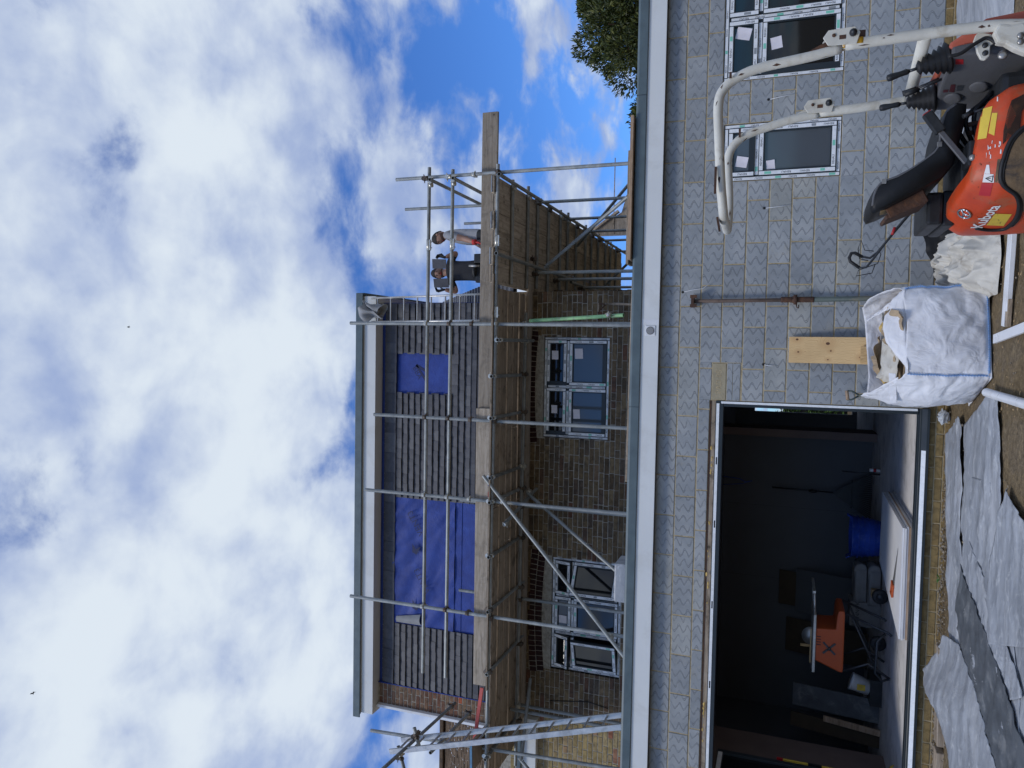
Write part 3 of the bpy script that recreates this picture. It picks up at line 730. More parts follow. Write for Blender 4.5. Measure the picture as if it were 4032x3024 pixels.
def window(name, label, x0, x1, z0, z1, Y, cols, transom, glass='dark_glass', blind=None, opens=None, papers=(), miss=()):
    """cols: list of x breakpoints inside; transom: z of the bar between top lights and casements"""
    root = empty(name, label, 'window', loc=(0, 0, 0))
    fr = MB(); w = 0.055
    ring(fr, x0, x1, z0, z1, w, Y, Y + 0.07)
    xs = [x0] + cols + [x1]
    for c in cols: fr.box((c - 0.03, Y + 0.001, z0 + w), (c + 0.03, Y + 0.069, z1 - w))
    for a, b in zip(xs, xs[1:]): fr.box((a + 0.03, Y + 0.002, transom - 0.03), (b - 0.03, Y + 0.068, transom + 0.03))
    fr.build('window_frame', MT['anthracite'], root, bevel=0.003)
    fm = (MB(), MB(), MB(), MB())
    film_ring(fm, x0, x1, z0, z1, 0.048, Y, miss)
    for c in cols: film_bar(*fm, c - 0.022, c + 0.022, z0 + w + 0.01, z1 - w - 0.01, Y)
    for a, b in zip(xs, xs[1:]): film_bar(*fm, a + 0.06, b - 0.06, transom - 0.021, transom + 0.021, Y)
    sashes = []
    for i, (a, b) in enumerate(zip(xs, xs[1:])):
        aa = a + (w if i == 0 else 0.03) - 0.012; bb = b - (w if i == len(xs) - 2 else 0.03) + 0.012
        for row, (c, d) in enumerate(((z0 + w - 0.012, transom - 0.018), (transom + 0.018, z1 - w + 0.012))):
            sashes.append((i, row, aa, bb, c, d))
    for (i, row, a, b, c, d) in sashes:
        op = (opens or {}).get((i, row))
        # hinge pivot for open sashes
        if op:
            side, ang = op
            if side == 'l': piv, M = V(a, Y - 0.02, 0), Matrix.Rotation(-R(ang), 4, 'Z')
            elif side == 'r': piv, M = V(b, Y - 0.02, 0), Matrix.Rotation(R(ang), 4, 'Z')
            else: piv, M = V(0, Y - 0.02, d), Matrix.Rotation(-R(ang), 4, 'X')
            T = Matrix.Translation(piv) @ M @ Matrix.Translation(-piv)
        else: T = Matrix.Identity(4)
        sm = MB(); sw = 0.062
        ring(sm, a, b, c, d, sw, Y - 0.018, Y + 0.03)
        sm.v = [T @ v for v in sm.v]
        so = sm.build('sash', MT['anthracite'], root, bevel=0.003)
        fs_ = (MB(), MB(), MB(), MB())
        mss = random.choice([(), (), ('l',), ('b',)]) if not op else ()
        film_ring(fs_, a, b, c, d, 0.056, Y - 0.0182, mss)
        for mb, nm, mat in zip(fs_, ('film', 'film_print', 'film_patch', 'film_mark'), ('film', 'ink', 'film_green', 'grey_ink')):
            if mb.v:
                mb.v = [T @ v for v in mb.v]; mb.build(nm, MT[mat], so, fix=(nm == 'film'))
        gl = MB(); gl.box((a + sw, Y + 0.004, c + sw), (b - sw, Y + 0.010, d - sw)); gl.v = [T @ v for v in gl.v]
        gmat = (blind or {}).get((i, row), glass)
        go = gl.build('pane', MT[gmat], so)
        for (pi, prow, fx, fz, pw, ph, rz) in papers:
            if (pi, prow) == (i, row):
                cx = a + sw + (b - a - 2 * sw) * fx; cz = c + sw + (d - c - 2 * sw) * fz
                pm = MB()
                def pf(s_, t_, cx=cx, cz=cz, pw=pw, ph=ph, rz=rz):
                    dx, dz = (s_ - 0.5) * pw, (t_ - 0.5) * ph
                    curl = 0.012 * max(0, s_ - 0.55) * 2 + 0.006 * max(0, 0.4 - t_)
                    return T @ V(cx + dx * math.cos(rz) - dz * math.sin(rz), Y + 0.0028 - curl, cz + dx * math.sin(rz) + dz * math.cos(rz))
                pm.grid(pf, 6, 6); po = pm.build('paper_label', MT['paper'], so, fix=False)
    for mb, nm, mat in zip(fm, ('film', 'film_print', 'film_patch', 'film_mark'), ('film', 'ink', 'film_green', 'grey_ink')):
        if mb.v: mb.build(nm, MT[mat], root, fix=(nm == 'film'))
    return root
window('casement_window', 'narrow new window with white film, top light over one pane, between digger frame and wider window', *W1, 0.012, [], 1.866, papers=[(0, 0, 0.12, 0.90, 0.10, 0.085, 0.1), (0, 1, 0.25, 0.45, 0.11, 0.12, -0.2)], blind={(0, 0): 'back_glass', (0, 1): 'back_glass'})
window('casement_window', 'wide new window with white film at the far end of the block wall', *W2, 0.012, [0.115], 1.866, papers=[(0, 0, 0.55, 0.87, 0.12, 0.11, 0.15), (0, 1, 0.84, 0.5, 0.12, 0.15, -0.25)], blind={})

# ------------------------------------------------------------------ wide door opening and the room behind
dr = empty('folding_door_frame', 'wide dark folding door frame with white film strips around the opening', 'door frame')
DX0, DX1, DZ0, DZ1 = DOOR
fr = MB(); fr.box((DX0, -0.01, 2.125), (DX1, 0.09, 2.205)); fr.build('head_frame', MT['anthracite'], dr, bevel=0.003)
MB().box((DX1 - 0.062, -0.008, DZ0 + 0.1), (DX1 - 0.002, 0.088, 2.124)).build('jamb_frame', MT['anthracite'], dr, bevel=0.003)
th = MB(); th.prism([(-0.045, 0.135), (-0.045, 0.160), (-0.028, 0.205), (0.0, 0.215), (0.0, 0.235), (0.10, 0.235), (0.10, 0.135)], 'x', DX0, DX1 - 0.002); th.build('threshold', MT['anthracite'], dr, bevel=0.002)
MB().box((DX0, -0.0125, 2.168), (DX1 - 0.03, -0.0102, 2.198)).build('film_strip', MT['film'], dr)
MB().box((DX1 - 0.030, -0.0107, DZ0 + 0.11), (DX1 - 0.006, -0.0084, 2.15)).build('film_strip', MT['film'], dr)
fs2 = MB(); fs2.prism([(-0.0465, 0.163), (-0.0435, 0.162), (-0.0285, 0.199), (-0.032, 0.201)], 'x', DX0, DX1 - 0.42); fs2.build('film_strip', MT['film'], dr)
for x in (-4.6, -5.3, -6.2, -7.1): MB().box((x - 0.05, -0.0135, 2.175), (x + 0.03, -0.0126, 2.189)).build('drip_slot', MT['rubber'], dr)
MB().box((DX0, 0.012, 2.2065), (DX1, 0.09, 2.2545)).build('packing_batten', MT['board'], dr, bevel=0.002)
MB().box((DX0, 0.006, 2.2555), (DX1 + 0.1, 0.11, 2.271)).build('steel_lintel', MT['rust'], dr)
ff = MB()
for k in range(26):
    x = random.choice((-4.7, -5.35, -7.35, -7.6, -6.0)) + random.gauss(0, 0.12); ico(random.uniform(0.007, 0.017), (x, -0.015, 2.235 + random.gauss(0, 0.008)), (1.8, 0.7, 0.8), ff)
ff.build('foam_bead', MT['foam'], dr, kind='stuff', fix=False)
# folded leaves parked at the far left end
lf = empty('folded_door_leaf', 'folded glazed door leaf with white film parked at the left end of the opening', 'door')
for k, x in enumerate((-8.33, -8.255)):
    r0 = MB(); 
    r0.box((x, 0.02, 0.24), (x + 0.06, 0.09, 2.12)); r0.box((x, 0.65, 0.24), (x + 0.06, 0.72, 2.12)); r0.box((x, 0.09, 2.05), (x + 0.06, 0.65, 2.12)); r0.box((x, 0.09, 0.24), (x + 0.06, 0.65, 0.33))
    r0.build('leaf_frame', MT['anthracite'], lf, bevel=0.003)
    MB().box((x + 0.027, 0.09, 0.33), (x + 0.033, 0.65, 2.05)).build('pane', MT['dark_glass'], lf)
MB().box((-8.1935, 0.03, 0.26), (-8.191, 0.085, 2.10)).build('film_strip', MT['film'], lf)
MB().box((-8.1935, 0.09, 2.06), (-8.191, 0.65, 2.11)).build('film_strip', MT['film'], lf)

room = empty('room_interior', 'dark unfinished room behind the wide opening with bare plasterboard walls', 'room')
MB().box((-9.35, 0.10, 0.02), (-3.0, 7.6, 0.155)).build('floor', MT['screed'], room)
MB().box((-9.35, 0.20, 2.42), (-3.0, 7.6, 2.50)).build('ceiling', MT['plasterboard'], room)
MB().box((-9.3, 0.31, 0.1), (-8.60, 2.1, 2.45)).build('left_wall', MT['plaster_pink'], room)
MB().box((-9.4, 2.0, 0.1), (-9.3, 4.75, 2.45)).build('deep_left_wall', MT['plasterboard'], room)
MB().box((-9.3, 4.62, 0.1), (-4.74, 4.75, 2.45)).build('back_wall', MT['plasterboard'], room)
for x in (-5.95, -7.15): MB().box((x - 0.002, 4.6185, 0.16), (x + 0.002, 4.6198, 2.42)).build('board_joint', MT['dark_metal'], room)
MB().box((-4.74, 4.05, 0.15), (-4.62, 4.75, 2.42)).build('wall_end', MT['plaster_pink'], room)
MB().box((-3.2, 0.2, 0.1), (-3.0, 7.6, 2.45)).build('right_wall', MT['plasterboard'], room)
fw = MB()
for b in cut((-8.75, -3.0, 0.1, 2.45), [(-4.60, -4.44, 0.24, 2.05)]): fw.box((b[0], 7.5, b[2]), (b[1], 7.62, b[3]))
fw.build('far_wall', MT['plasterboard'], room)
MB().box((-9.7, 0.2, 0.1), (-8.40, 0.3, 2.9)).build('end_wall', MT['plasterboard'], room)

# ------------------------------------------------------------------ main house wall above the flat roof
house = empty('brick_house', 'old yellow stock brick house wall behind the flat roof, under the scaffold platform', 'house')
HY = 2.2
WA = (-4.735, -3.237, 3.893, 4.886)
WB = (-8.225, -6.527, 3.640, 4.692)
HOUSE_R = -2.570
LINA = (WA[0] - 0.02, WA[1] + 0.02, WA[3] - 0.001, WA[3] + 0.09)
LINB = (WB[0] - 0.02, WB[1] + 0.02, WB[3] - 0.001, WB[3] + 0.11)
ARCA = (WA[0] - 0.10, WA[1] + 0.10, WA[3] + 0.09, WA[3] + 0.32)
ARCB = (WB[0] - 0.08, WB[1] + 0.08, WB[3] + 0.11, WB[3] + 0.34)
HH = [WA, WB, LINA, LINB]
hm = MB()
for b in cut((-8.98, HOUSE_R, 2.9, 5.5), [WA, WB]): hm.box((b[0], HY + 0.006, b[2]), (b[1], HY + 0.3, b[3]))
hm.box((HOUSE_R - 0.3, HY + 0.3, 2.9), (HOUSE_R - 0.006, 9.0, 5.5))
hw = hm.build('brick_wall', MT['old_mortar'], house)
bk = MB().box((-0.1125, 0, -0.0325), (0.1125, 0.05, 0.0325)).build('brick', MT['stock_brick'], hw, bevel=0.005); bkm = bk.data; bpy.data.objects.remove(bk)
hdr = MB().box((-0.052, 0, -0.0325), (0.052, 0.05, 0.0325)).build('brick', MT['stock_brick'], hw, bevel=0.005); hdm = hdr.data; bpy.data.objects.remove(hdr)
rest = MB(); nb = 0
def lay(parent, x0, x1, z0, z1, Y, holes, seen, full_me, head_me, rest, limit, mat, course=0.076):
    global nb
    k = 0; z = z0
    while z + 0.065 < z1:
        x = x0 + (0.0 if k % 2 else -0.117)
        while x < x1:
            L_ = 0.225 if random.random() > 0.12 else 0.104
            a, b = max(x, x0), min(x + L_, x1); x += L_ + 0.011
            if b - a < 0.03: continue
            for (p, q, r_, s_) in cut((a, b, z, z + 0.065), holes):
                if q - p < 0.02 or s_ - r_ < 0.02: continue
                whole = abs((q - p) - L_) < 1e-4 and abs(s_ - r_ - 0.065) < 1e-4
                if whole and seen((p + q) / 2, z) and nb < limit:
                    o = share('brick', full_me if L_ > 0.2 else head_me, parent, ((p + q) / 2, Y + random.uniform(-0.004, 0.003), z + 0.0325)); o.rotation_euler = (random.gauss(0, 0.01), random.gauss(0, 0.006), random.gauss(0, 0.008)); nb += 1
                else:
                    dy = random.uniform(-0.004, 0.003); rest.box((p, Y + dy, r_), (q, Y + 0.05, s_))
        z += course; k += 1
lay(hw, -8.98, HOUSE_R, 2.95, 5.45, HY, HH + [ARCA, ARCB], lambda x, z: 3.72 < z < 4.97 and x > -8.9, bkm, hdm, rest, 300, None)
rest.build('brick', MT['stock_brick'], hw, kind='stuff', bevel=0.0)
nb = 0
# soldier arches of dark red brick on edge, timber heads
for (a0, a1, b0, b1), nm in ((ARCA, 'a'), (ARCB, 'b')):
    n = int((a1 - a0) / 0.076)
    for i in range(n):
        t = (i + 0.5) / n; x = a0 + (a1 - a0) * t; rise = 0.05 * (1 - (2 * t - 1) ** 2) - 0.02; sl = (2 * t - 1) * 0.10
        for j in range(2):
            zc = b0 + 0.06 + j * 0.115 + rise
            o = MB().box((-0.0325, 0, -0.052), (0.0325, 0.05, 0.052)).build('arch_brick', MT['dark_red_brick'], hw, loc=(x + sl * (j - 0.5) * 0.25, HY - 0.001 + random.uniform(-0.003, 0.003), zc)); o.rotation_euler = (0, sl, 0)
for LN in (LINA, LINB):
    MB().box((LN[0] + 0.02, HY + 0.03, LN[2] + 0.002), (LN[1] - 0.02, HY + 0.10, LN[3])).build('timber_head', MT['ochre_timber'], house, bevel=0.003)
    fm_ = MB()
    for k in range(30): ico(random.uniform(0.008, 0.02), (random.uniform(LN[0] + .03, LN[1] - .03), HY + 0.03, LN[3] - 0.01 + random.gauss(0, .008)), (1.6, 0.5, 0.8), fm_)
    fm_.build('foam_bead', MT['foam'], house, kind='stuff', fix=False)
window('upstairs_window', 'two column upstairs window in white film under the scaffold, grey blinds behind the glass', *WA, HY + 0.045, [-3.972], 4.517, blind={(0, 0): 'back_glass', (1, 0): 'back_glass', (0, 1): 'dark_glass', (1, 1): 'dark_glass'}, papers=[(0, 0, 0.45, 0.86, 0.14, 0.10, 0.05), (1, 0, 0.75, 0.82, 0.15, 0.12, 0.03), (0, 1, 0.55, 0.66, 0.12, 0.09, 0), (1, 1, 0.7, 0.68, 0.13, 0.10, 0)])
window('upstairs_window', 'three column upstairs window with outer sashes standing open, behind the diagonal scaffold tube', *WB, HY + 0.045, [-7.669, -7.100], 4.372, opens={(0, 0): ('l', 20), (2, 0): ('r', 34), (0, 1): ('t', 22), (2, 1): ('t', 14)}, blind={(1, 1): 'back_glass'}, papers=[(1, 1, 0.3, 0.5, 0.12, 0.12, 0)])
# blank room depth behind the open sashes
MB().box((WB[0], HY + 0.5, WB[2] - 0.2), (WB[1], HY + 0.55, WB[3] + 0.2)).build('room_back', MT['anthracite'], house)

# set-back brick return at the right corner
rs = MB(); rs.box((HOUSE_R - 0.05, 3.41, 2.95), (-2.458, 3.6, 5.32)); rs_o = rs.build('brick_return', MT['old_mortar'], house)
r2 = MB(); nb = 400
lay(rs_o, HOUSE_R, -2.452, 3.3, 5.33, 3.40, [], lambda x, z: False, bkm, hdm, r2, 0, None)
r2.build('brick', MT['stock_brick'], rs_o, kind='stuff')

# neighbour's half of the wall, bricks coloured lighter and yellower
nbh = empty('neighbour_house', 'neighbouring house wall coloured pale yellow with white eaves, left of the ladder', 'house')
MT['yellow_brick'] = m_brick('yellow_brick', [(0.0, (0.30, 0.225, 0.105)), (0.3, (0.38, 0.29, 0.135)), (0.6, (0.33, 0.25, 0.135)), (0.85, (0.43, 0.34, 0.18)), (0.93, (0.30, 0.13, 0.08)), (1.0, (0.36, 0.28, 0.18))], soot=0.3)
nm_ = MB(); nm_.box((-13, HY + 0.006, 2.9), (-8.98, HY + 0.3, 5.5)); nw = nm_.build('brick_wall', MT['old_mortar'], nbh)
bk = MB().box((-0.1125, 0, -0.0325), (0.1125, 0.05, 0.0325)).build('brick', MT['yellow_brick'], nw, bevel=0.005); ybm = bk.data; bpy.data.objects.remove(bk)
hdr = MB().box((-0.052, 0, -0.0325), (0.052, 0.05, 0.0325)).build('brick', MT['yellow_brick'], nw, bevel=0.005); yhm = hdr.data; bpy.data.objects.remove(hdr)
nb = 0; r3 = MB()
lay(nw, -12.9, -8.98, 2.95, 5.3, HY, [], lambda x, z: x > -10.3 and z > 3.5, ybm, yhm, r3, 200, None)
r3.build('brick', MT['yellow_brick'], nw, kind='stuff')
MB().box((-13, HY - 0.10, 4.86), (-9.02, HY + 0.01, 5.10)).build('eaves_board', MT['fascia'], nbh, bevel=0.004)
MB().box((-13, HY - 0.16, 5.08), (-9.10, HY + 0.25, 5.16)).build('gutter', MT['grey_trim'], nbh, bevel=0.01)
# neighbour's clay tile roof: stepped courses
nr = MB(); ang = R(40)
for k in range(44):
    s0 = 0.1 * k; y0 = 2.35 + s0 * math.cos(ang); z0 = 5.2 + s0 * math.sin(ang); x = -14 + random.random() * 0.16
    while x < -9.52 - 0.02:
        w_ = 0.165; jz = random.uniform(-0.006, 0.010)
        nr.add([V(x, y0 - 0.012, z0 + jz + 0.010), V(x + w_ - 0.004, y0 - 0.012, z0 + jz + 0.010), V(x + w_ - 0.004, y0 + 0.15 * math.cos(ang), z0 + 0.15 * math.sin(ang)), V(x, y0 + 0.15 * math.cos(ang), z0 + 0.15 * math.sin(ang)),
                V(x, y0 - 0.004, z0 + jz - 0.008), V(x + w_ - 0.004, y0 - 0.004, z0 + jz - 0.008)], [(0, 1, 2, 3), (4, 5, 1, 0)])
        x += w_
nro = nr.build('roof_tile', MT['clay_tile'], nbh, kind='stuff', fix=False)
MB().bar((-14, 2.35 + 4.4 * math.cos(ang), 5.24 + 4.4 * math.sin(ang)), (-9.54, 2.35 + 4.4 * math.cos(ang), 5.24 + 4.4 * math.sin(ang)), 0.22, 0.09).build('ridge', MT['clay_tile'], nbh, bevel=0.02)

# ------------------------------------------------------------------ dormer
dm = empty('tile_hung_dormer', 'flat roofed loft dormer hung with dark grey tiles, white fascia on top', 'dormer')
DY = 2.5
DL, DRX = -9.068, -2.712
sm_ = (-4.166, -3.540, 6.580, 7.498)
bg_ = (-8.025, -5.910, 5.3, 7.518)
core = MB(); core.box((-9.40, DY + 0.03, 5.2), (DRX + 0.01, 6.5, 7.98)); core.build('dormer_body', MT['membrane'], dm)
MB().box((DL, DY + 0.012, 5.2), (DRX, DY + 0.0295, 7.86)).build('breather_membrane', MT['membrane'], dm)
# bulging loose sheet in the big opening
def sheet(u_, v_):
    x = bg_[0] + (bg_[1] - bg_[0]) * u_; z = 6.42 + (7.54 - 6.42) * v_
    w_ = 0.030 * noise.noise(V(x * 2.1, z * 2.4 + x * 1.1, 1.0)) + 0.022 * noise.noise(V(x * 4 + z * 5, z * 2, 5.0))
    ridge = 0.035 * max(0, 1 - abs((z - 6.42) - 0.42 * (1 - u_) * 1.6 - 0.1) * 7) * (1 - u_)
    return V(x, DY - 0.004 - abs(w_) - ridge * 0.8 * min(1, 6 * u_), z)
MB().grid(sheet, 60, 34).build('loose_membrane', MT['membrane'], dm, fix=False)
cur = MB()
def curl(u_, v_):
    x = bg_[0] + 0.02 + 0.10 * u_ + 0.09 * v_ * u_; z = 7.46 - 0.46 * v_
    return V(x, DY - 0.02 - 0.07 * math.sin(u_ * 2.8) * (0.3 + v_ * 0.7), z)
cur.grid(curl, 10, 8); cur.build('membrane_flap', MT['rag'], dm, fix=False)
MB().box((bg_[0], DY + 0.004, 5.3), (bg_[1], DY + 0.0115, 6.43)).build('lower_membrane', MT['membrane'], dm)
for z in (6.30,): MB().box((bg_[0], DY - 0.004, z), (bg_[1], DY + 0.003, z + 0.012)).build('batten_line', MT['membrane'], dm)
# printing on the membrane
def stencil(txt, size, cx, cz, rot, y, parent, mat, shear=0, name='print'):
    vs, fs = text_mesh(txt, size, 0, shear); c, s = math.cos(rot), math.sin(rot)
    mb = MB(); mb.add([V(cx + v.x * c - v.y * s, y, cz + v.x * s + v.y * c) for v in vs], fs); return mb.build(name, mat, parent, fix=False)
cB = PY(1380 + 965 / 3.687, 1150 + 1170 / 3.687, DY)
stencil('BBA', 0.125, cB.x, cB.z, R(211), DY + 0.0112, dm, MT['navy_ink'])
aw = MB()
for a_, b_ in ((V(-0.02, 0.20), V(-0.33, -0.10)), (V(-0.02, 0.20), V(0.02, -0.12))): pass
q0 = PY(1380 + 950 / 3.687, 1150 + 1060 / 3.687, DY); q1 = PY(1380 + 1095 / 3.687, 1150 + 1150 / 3.687, DY); q2 = PY(1380 + 1095 / 3.687, 1150 + 1290 / 3.687, DY)
for a_, b_, w_ in ((q0, q1, 0.04), (q0, q2, 0.04)):
    aw.bar(V(a_.x, DY + 0.0095, a_.z), V(b_.x, DY + 0.0095, b_.z), w_, 0.003, (0, 1, 0))
aw.build('print', MT['navy_ink'], dm)
cV = PY(1380 + 960 / 3.687, 1600 + 1640 / 3.687 + 20, DY)
for txt, (zx, zy, x0_, y0_), sz in (('VENT3', (0, 0, 1643, 2057), 0.15), ('VENT3', (0, 0, 1668, 2283), 0.15)):
    c_ = PY(x0_, y0_, DY); stencil(txt, sz, c_.x, c_.z, R(31), DY - 0.058, dm, MT['navy_ink'])
for zx, zy in ((985, 440), (985, 1250)):
    c_ = PY(1380 + zx / 3.687, 2050 + zy / 3.687, DY); lg = MB()
    lg.add([V(c_.x + dx * 0.8, DY - 0.058, c_.z + dz * 0.8) for dx, dz in ((-0.02, 0.10), (0.17, 0.10), (0.05, 0.02), (0.12, -0.09), (-0.06, 0.0))], [(0, 1, 2), (0, 2, 3, 4)]); lg.build('print', MT['navy_ink'], dm, fix=False)
# tiles
th_o = MB().box((DL, DY + 0.009, 7.72), (DRX, DY + 0.0118, 7.735)).build('tile_hanging', MT['tile'], dm)
def tile_me(w, h, t=0.013, out=0.042):
    mb = MB()
    # leaning plate: lower edge stands off, slight camber across
    vs = []
    for zz, yy in ((0, -out), (h, -0.006)):
        for i in range(5):
            x = (i / 4 - 0.5) * w; cam_ = 0.003 * (1 - (2 * i / 4 - 1) ** 2); vs.append(V(x, yy - cam_, zz))
    for zz, yy in ((0, -out + t), (h, -0.006 + t * 0.4)):
        for i in range(5):
            x = (i / 4 - 0.5) * w; cam_ = 0.003 * (1 - (2 * i / 4 - 1) ** 2); vs.append(V(x, yy - cam_, zz))
    fs = []
    for i in range(4): fs += [(i, i + 1, 6 + i, 5 + i), (10 + i, 15 + i, 16 + i, 11 + i), (i, 10 + i, 11 + i, i + 1), (5 + i, 6 + i, 16 + i, 15 + i)]
    fs += [(0, 5, 15, 10), (4, 14, 19, 9)]
    mb.add(vs, fs); me = mb.mesh('roof_tile'); me.materials.append(MT['tile']); return me
TW = 0.1655
tme = tile_me(TW - 0.002, 0.150); ttop = tile_me(TW - 0.002, 0.215, 0.013, 0.036)
rows = [7.503 - 0.111 * k for k in range(21)]
hid = MB(); nt = 0
for k, zb in enumerate(rows):
    x = DL + (0.0 if k % 2 else TW / 2) - TW
    while x < DRX:
        a, b = max(x, DL), min(x + TW, DRX); x += TW
        if b - a < 0.03: continue
        segs = [(a, b)]
        for h in (sm_, bg_):
            if k > 0 and zb + 0.02 > h[2] - (0.06 if h is sm_ else 0) and zb + 0.11 < h[3] + 0.09:
                n2 = []
                for (p, q) in segs:
                    if q <= h[0] or p >= h[1]: n2.append((p, q)); continue
                    if p < h[0] - 0.02: n2.append((p, h[0]))
                    if q > h[1] + 0.02: n2.append((h[1], q))
                segs = n2
        for (p, q) in segs:
            me = ttop if k == 0 else tme
            loc = ((p + q) / 2, DY + 0.006 + random.uniform(-0.003, 0.003), zb + random.uniform(-0.003, 0.003)); sx = (q - p - 0.002) / (TW - 0.002)
            rot = (random.gauss(0, 0.012), random.gauss(0, 0.006), random.gauss(0, 0.010))
            if zb > 6.04 and nt < 330:
                share('roof_tile', me, th_o, loc, rot, (sx, 1, 1)); nt += 1
            else:
                hid.box((p, DY - 0.024, zb), (q - 0.002, DY - 0.012, zb + 0.13))
hid.build('roof_tile', MT['tile'], th_o, kind='stuff')
for x in [DL + 0.08 + TW * i / 2 for i in range(76)]:
    pass
nails = MB()
for i in range(78):
    x = DL + 0.06 + i * TW / 2; nails.lathe([(0.005, 0), (0.004, 0.004), (0, 0.005)], (x, DY + 0.004, 7.722 + random.uniform(-0.004, 0.004)), (0, -1, 0), 6)
nails.build('nail_head', MT['steel'], dm, kind='stuff', fix=False)
# small torn packing in the head of the reveal
# flat roof over the dormer
FY = 2.28
z_wb, z_wt = 7.782, 7.992
MB().box((-9.56, FY, z_wb), (-2.61, FY + 0.02, z_wt + 0.03)).build('fascia_board', MT['fascia'], dm, bevel=0.003)
MB().box((-9.56, FY + 0.0205, z_wb + 0.004), (-2.62, DY + 0.03, z_wb + 0.016)).build('soffit', MT['fascia'], dm)
MB().box((-2.63, FY + 0.021, z_wb), (-2.61, 5.2, z_wt + 0.03)).build('side_fascia', MT['fascia'], dm)
MB().box((DRX + 0.012, DY + 0.031, z_wb + 0.005), (-2.631, 5.2, z_wb + 0.016)).build('side_soffit', MT['fascia'], dm)
tt = MB(); tt.prism([(FY - 0.045, 8.005), (FY - 0.028, 8.0), (FY - 0.02, 8.03), (FY + 0.1, 8.06), (FY + 0.1, 8.13), (FY - 0.02, 8.145), (FY - 0.050, 8.125)], 'x', -9.63, -2.56); tt.build('roof_edge_trim', MT['grey_trim'], dm, bevel=0.004)
MB().box((-9.55, FY + 0.08, 8.0), (-2.60, 5.3, 8.10)).build('flat_roof', MT['roof_felt'], dm)
MB().box((-2.60, FY + 0.0, 8.0), (-2.555, 5.3, 8.14)).build('side_trim', MT['grey_trim'], dm)
# brick party upstand left of the tiles
pm_ = MB(); pm_.box((-9.425, DY - 0.02, 5.2), (DL - 0.015, DY + 0.3, 7.79)); pmo = pm_.build('brick_upstand', MT['old_mortar'], dm)
nb = 0; r4 = MB()
rb = MB().box((-0.1125, 0, -0.0325), (0.1125, 0.05, 0.0325)).build('brick', MT['red_brick'], pmo, bevel=0.004); rbm = rb.data; bpy.data.objects.remove(rb)
rh = MB().box((-0.052, 0, -0.0325), (0.052, 0.05, 0.0325)).build('brick', MT['red_brick'], pmo, bevel=0.004); rhm = rh.data; bpy.data.objects.remove(rh)
z = 5.25; k = 0
while z < 7.74:
    xs_ = [(-9.425, -9.200), (-9.189, -9.083)] if k % 2 else [(-9.425, -9.321), (-9.310, -9.085)]
    for (a, b) in xs_:
        share('brick', rbm if b - a > 0.2 else rhm, pmo, ((a + b) / 2, DY - 0.026 + random.uniform(-0.003, 0.003), z + 0.0325), (random.gauss(0, .01), random.gauss(0, .008), random.gauss(0, .01)))
    z += 0.0765; k += 1
MB().box((-9.475, DY - 0.10, 5.2), (-9.430, DY + 0.6, 7.78)).build('white_barge', MT['white_upvc'], dm, bevel=0.004)
MB().box((DL - 0.014, DY - 0.035, 5.2), (DL - 0.003, DY + 0.02, 7.79)).build('lead_soaker', MT['membrane'], dm)
# main roof slope right of the dormer: stepped dark tiles along the verge
ms = MB(); ang = R(33)
def mroof(k): s0 = 0.30 * k; return 2.25 + s0 * math.cos(ang), 5.42 + s0 * math.sin(ang)
mr_o = MB().add([V(-2.66, 2.3, 5.36), V(-2.30, 2.3, 5.36), V(-2.30, 9.0, 5.36 + 6.7 * math.tan(ang)), V(-2.66, 9.0, 5.36 + 6.7 * math.tan(ang))], [(0, 1, 2, 3)]).build('main_roof', MT['roof_felt'], dm, fix=False)
for k in range(26):
    y0, z0 = mroof(k)
    m = MB()
    for x in (-2.62,):
        for i in range(1):
            a = 0.34
            m.prism([(0, -0.02), (0.36 * math.cos(ang), 0.36 * math.sin(ang) - 0.03), (0.36 * math.cos(ang), 0.36 * math.sin(ang)), (0.0, 0.035)], 'x', x, x + a)
    m.build('roof_tile', MT['tile'], mr_o, loc=(0, y0, z0), bevel=0.004)

# ------------------------------------------------------------------ scaffolding
TR = 0.0242
def stube(root, name, p0, p1, mat='galv', r=TR):
    p0, p1 = Vector(p0), Vector(p1)
    return MB().tube([p0, p1], r, 12, True, 0, 0.82).build(name, MT[mat], root)
def coupler_mesh(mat):
    m = MB()
    m.tube([(-0.026, 0, 0), (0.026, 0, 0)], 0.031, 10)                      # collar round the first tube (along X)
    m.tube([(0, 0.052, -0.026), (0, 0.052, 0.026)], 0.031, 10)              # collar round the second (along Z)
    m.box((-0.022, 0.018, -0.022), (0.022, 0.036, 0.022))
    m.tube([(0.012, -0.01, 0.030), (0.012, 0.02, 0.046)], 0.008, 6); m.tube([(0.030, 0.045, 0.010), (0.052, 0.055, 0.010)], 0.008, 6)
    m.box((-0.014, -0.036, -0.012), (0.014, -0.026, 0.012)); m.tube([(-0.03, 0.05, -0.008), (-0.058, 0.046, -0.008)], 0.007, 6)
    me = m.mesh('coupler'); me.materials.append(MT[mat]); return me
CPL = [coupler_mesh('coupler'), coupler_mesh('coupler'), coupler_mesh('coupler_new')]
def couple(root, p, rot=(0, 0, 0), k=None):
    o = share('coupler', random.choice(CPL) if k is None else CPL[k], root, p, rot)
    return o
def sleeve(root, p, axis='x'):
    m = MB(); a = V(1, 0, 0) if axis == 'x' else V(0, 1, 0); p = Vector(p)
    m.tube([p - a * 0.075, p + a * 0.075], 0.030, 10); m.bar(p + V(0, -0.02, -0.034) - a * 0.07, p + V(0, -0.02, -0.034) + a * 0.07, 0.03, 0.02)
    for s in (-0.04, 0.04): m.tube([p + a * s + V(0, -0.02, -0.03), p + a * s + V(0, -0.02, -0.062)], 0.007, 6)
    return m.build('sleeve_coupler', MT['coupler_new'], root)

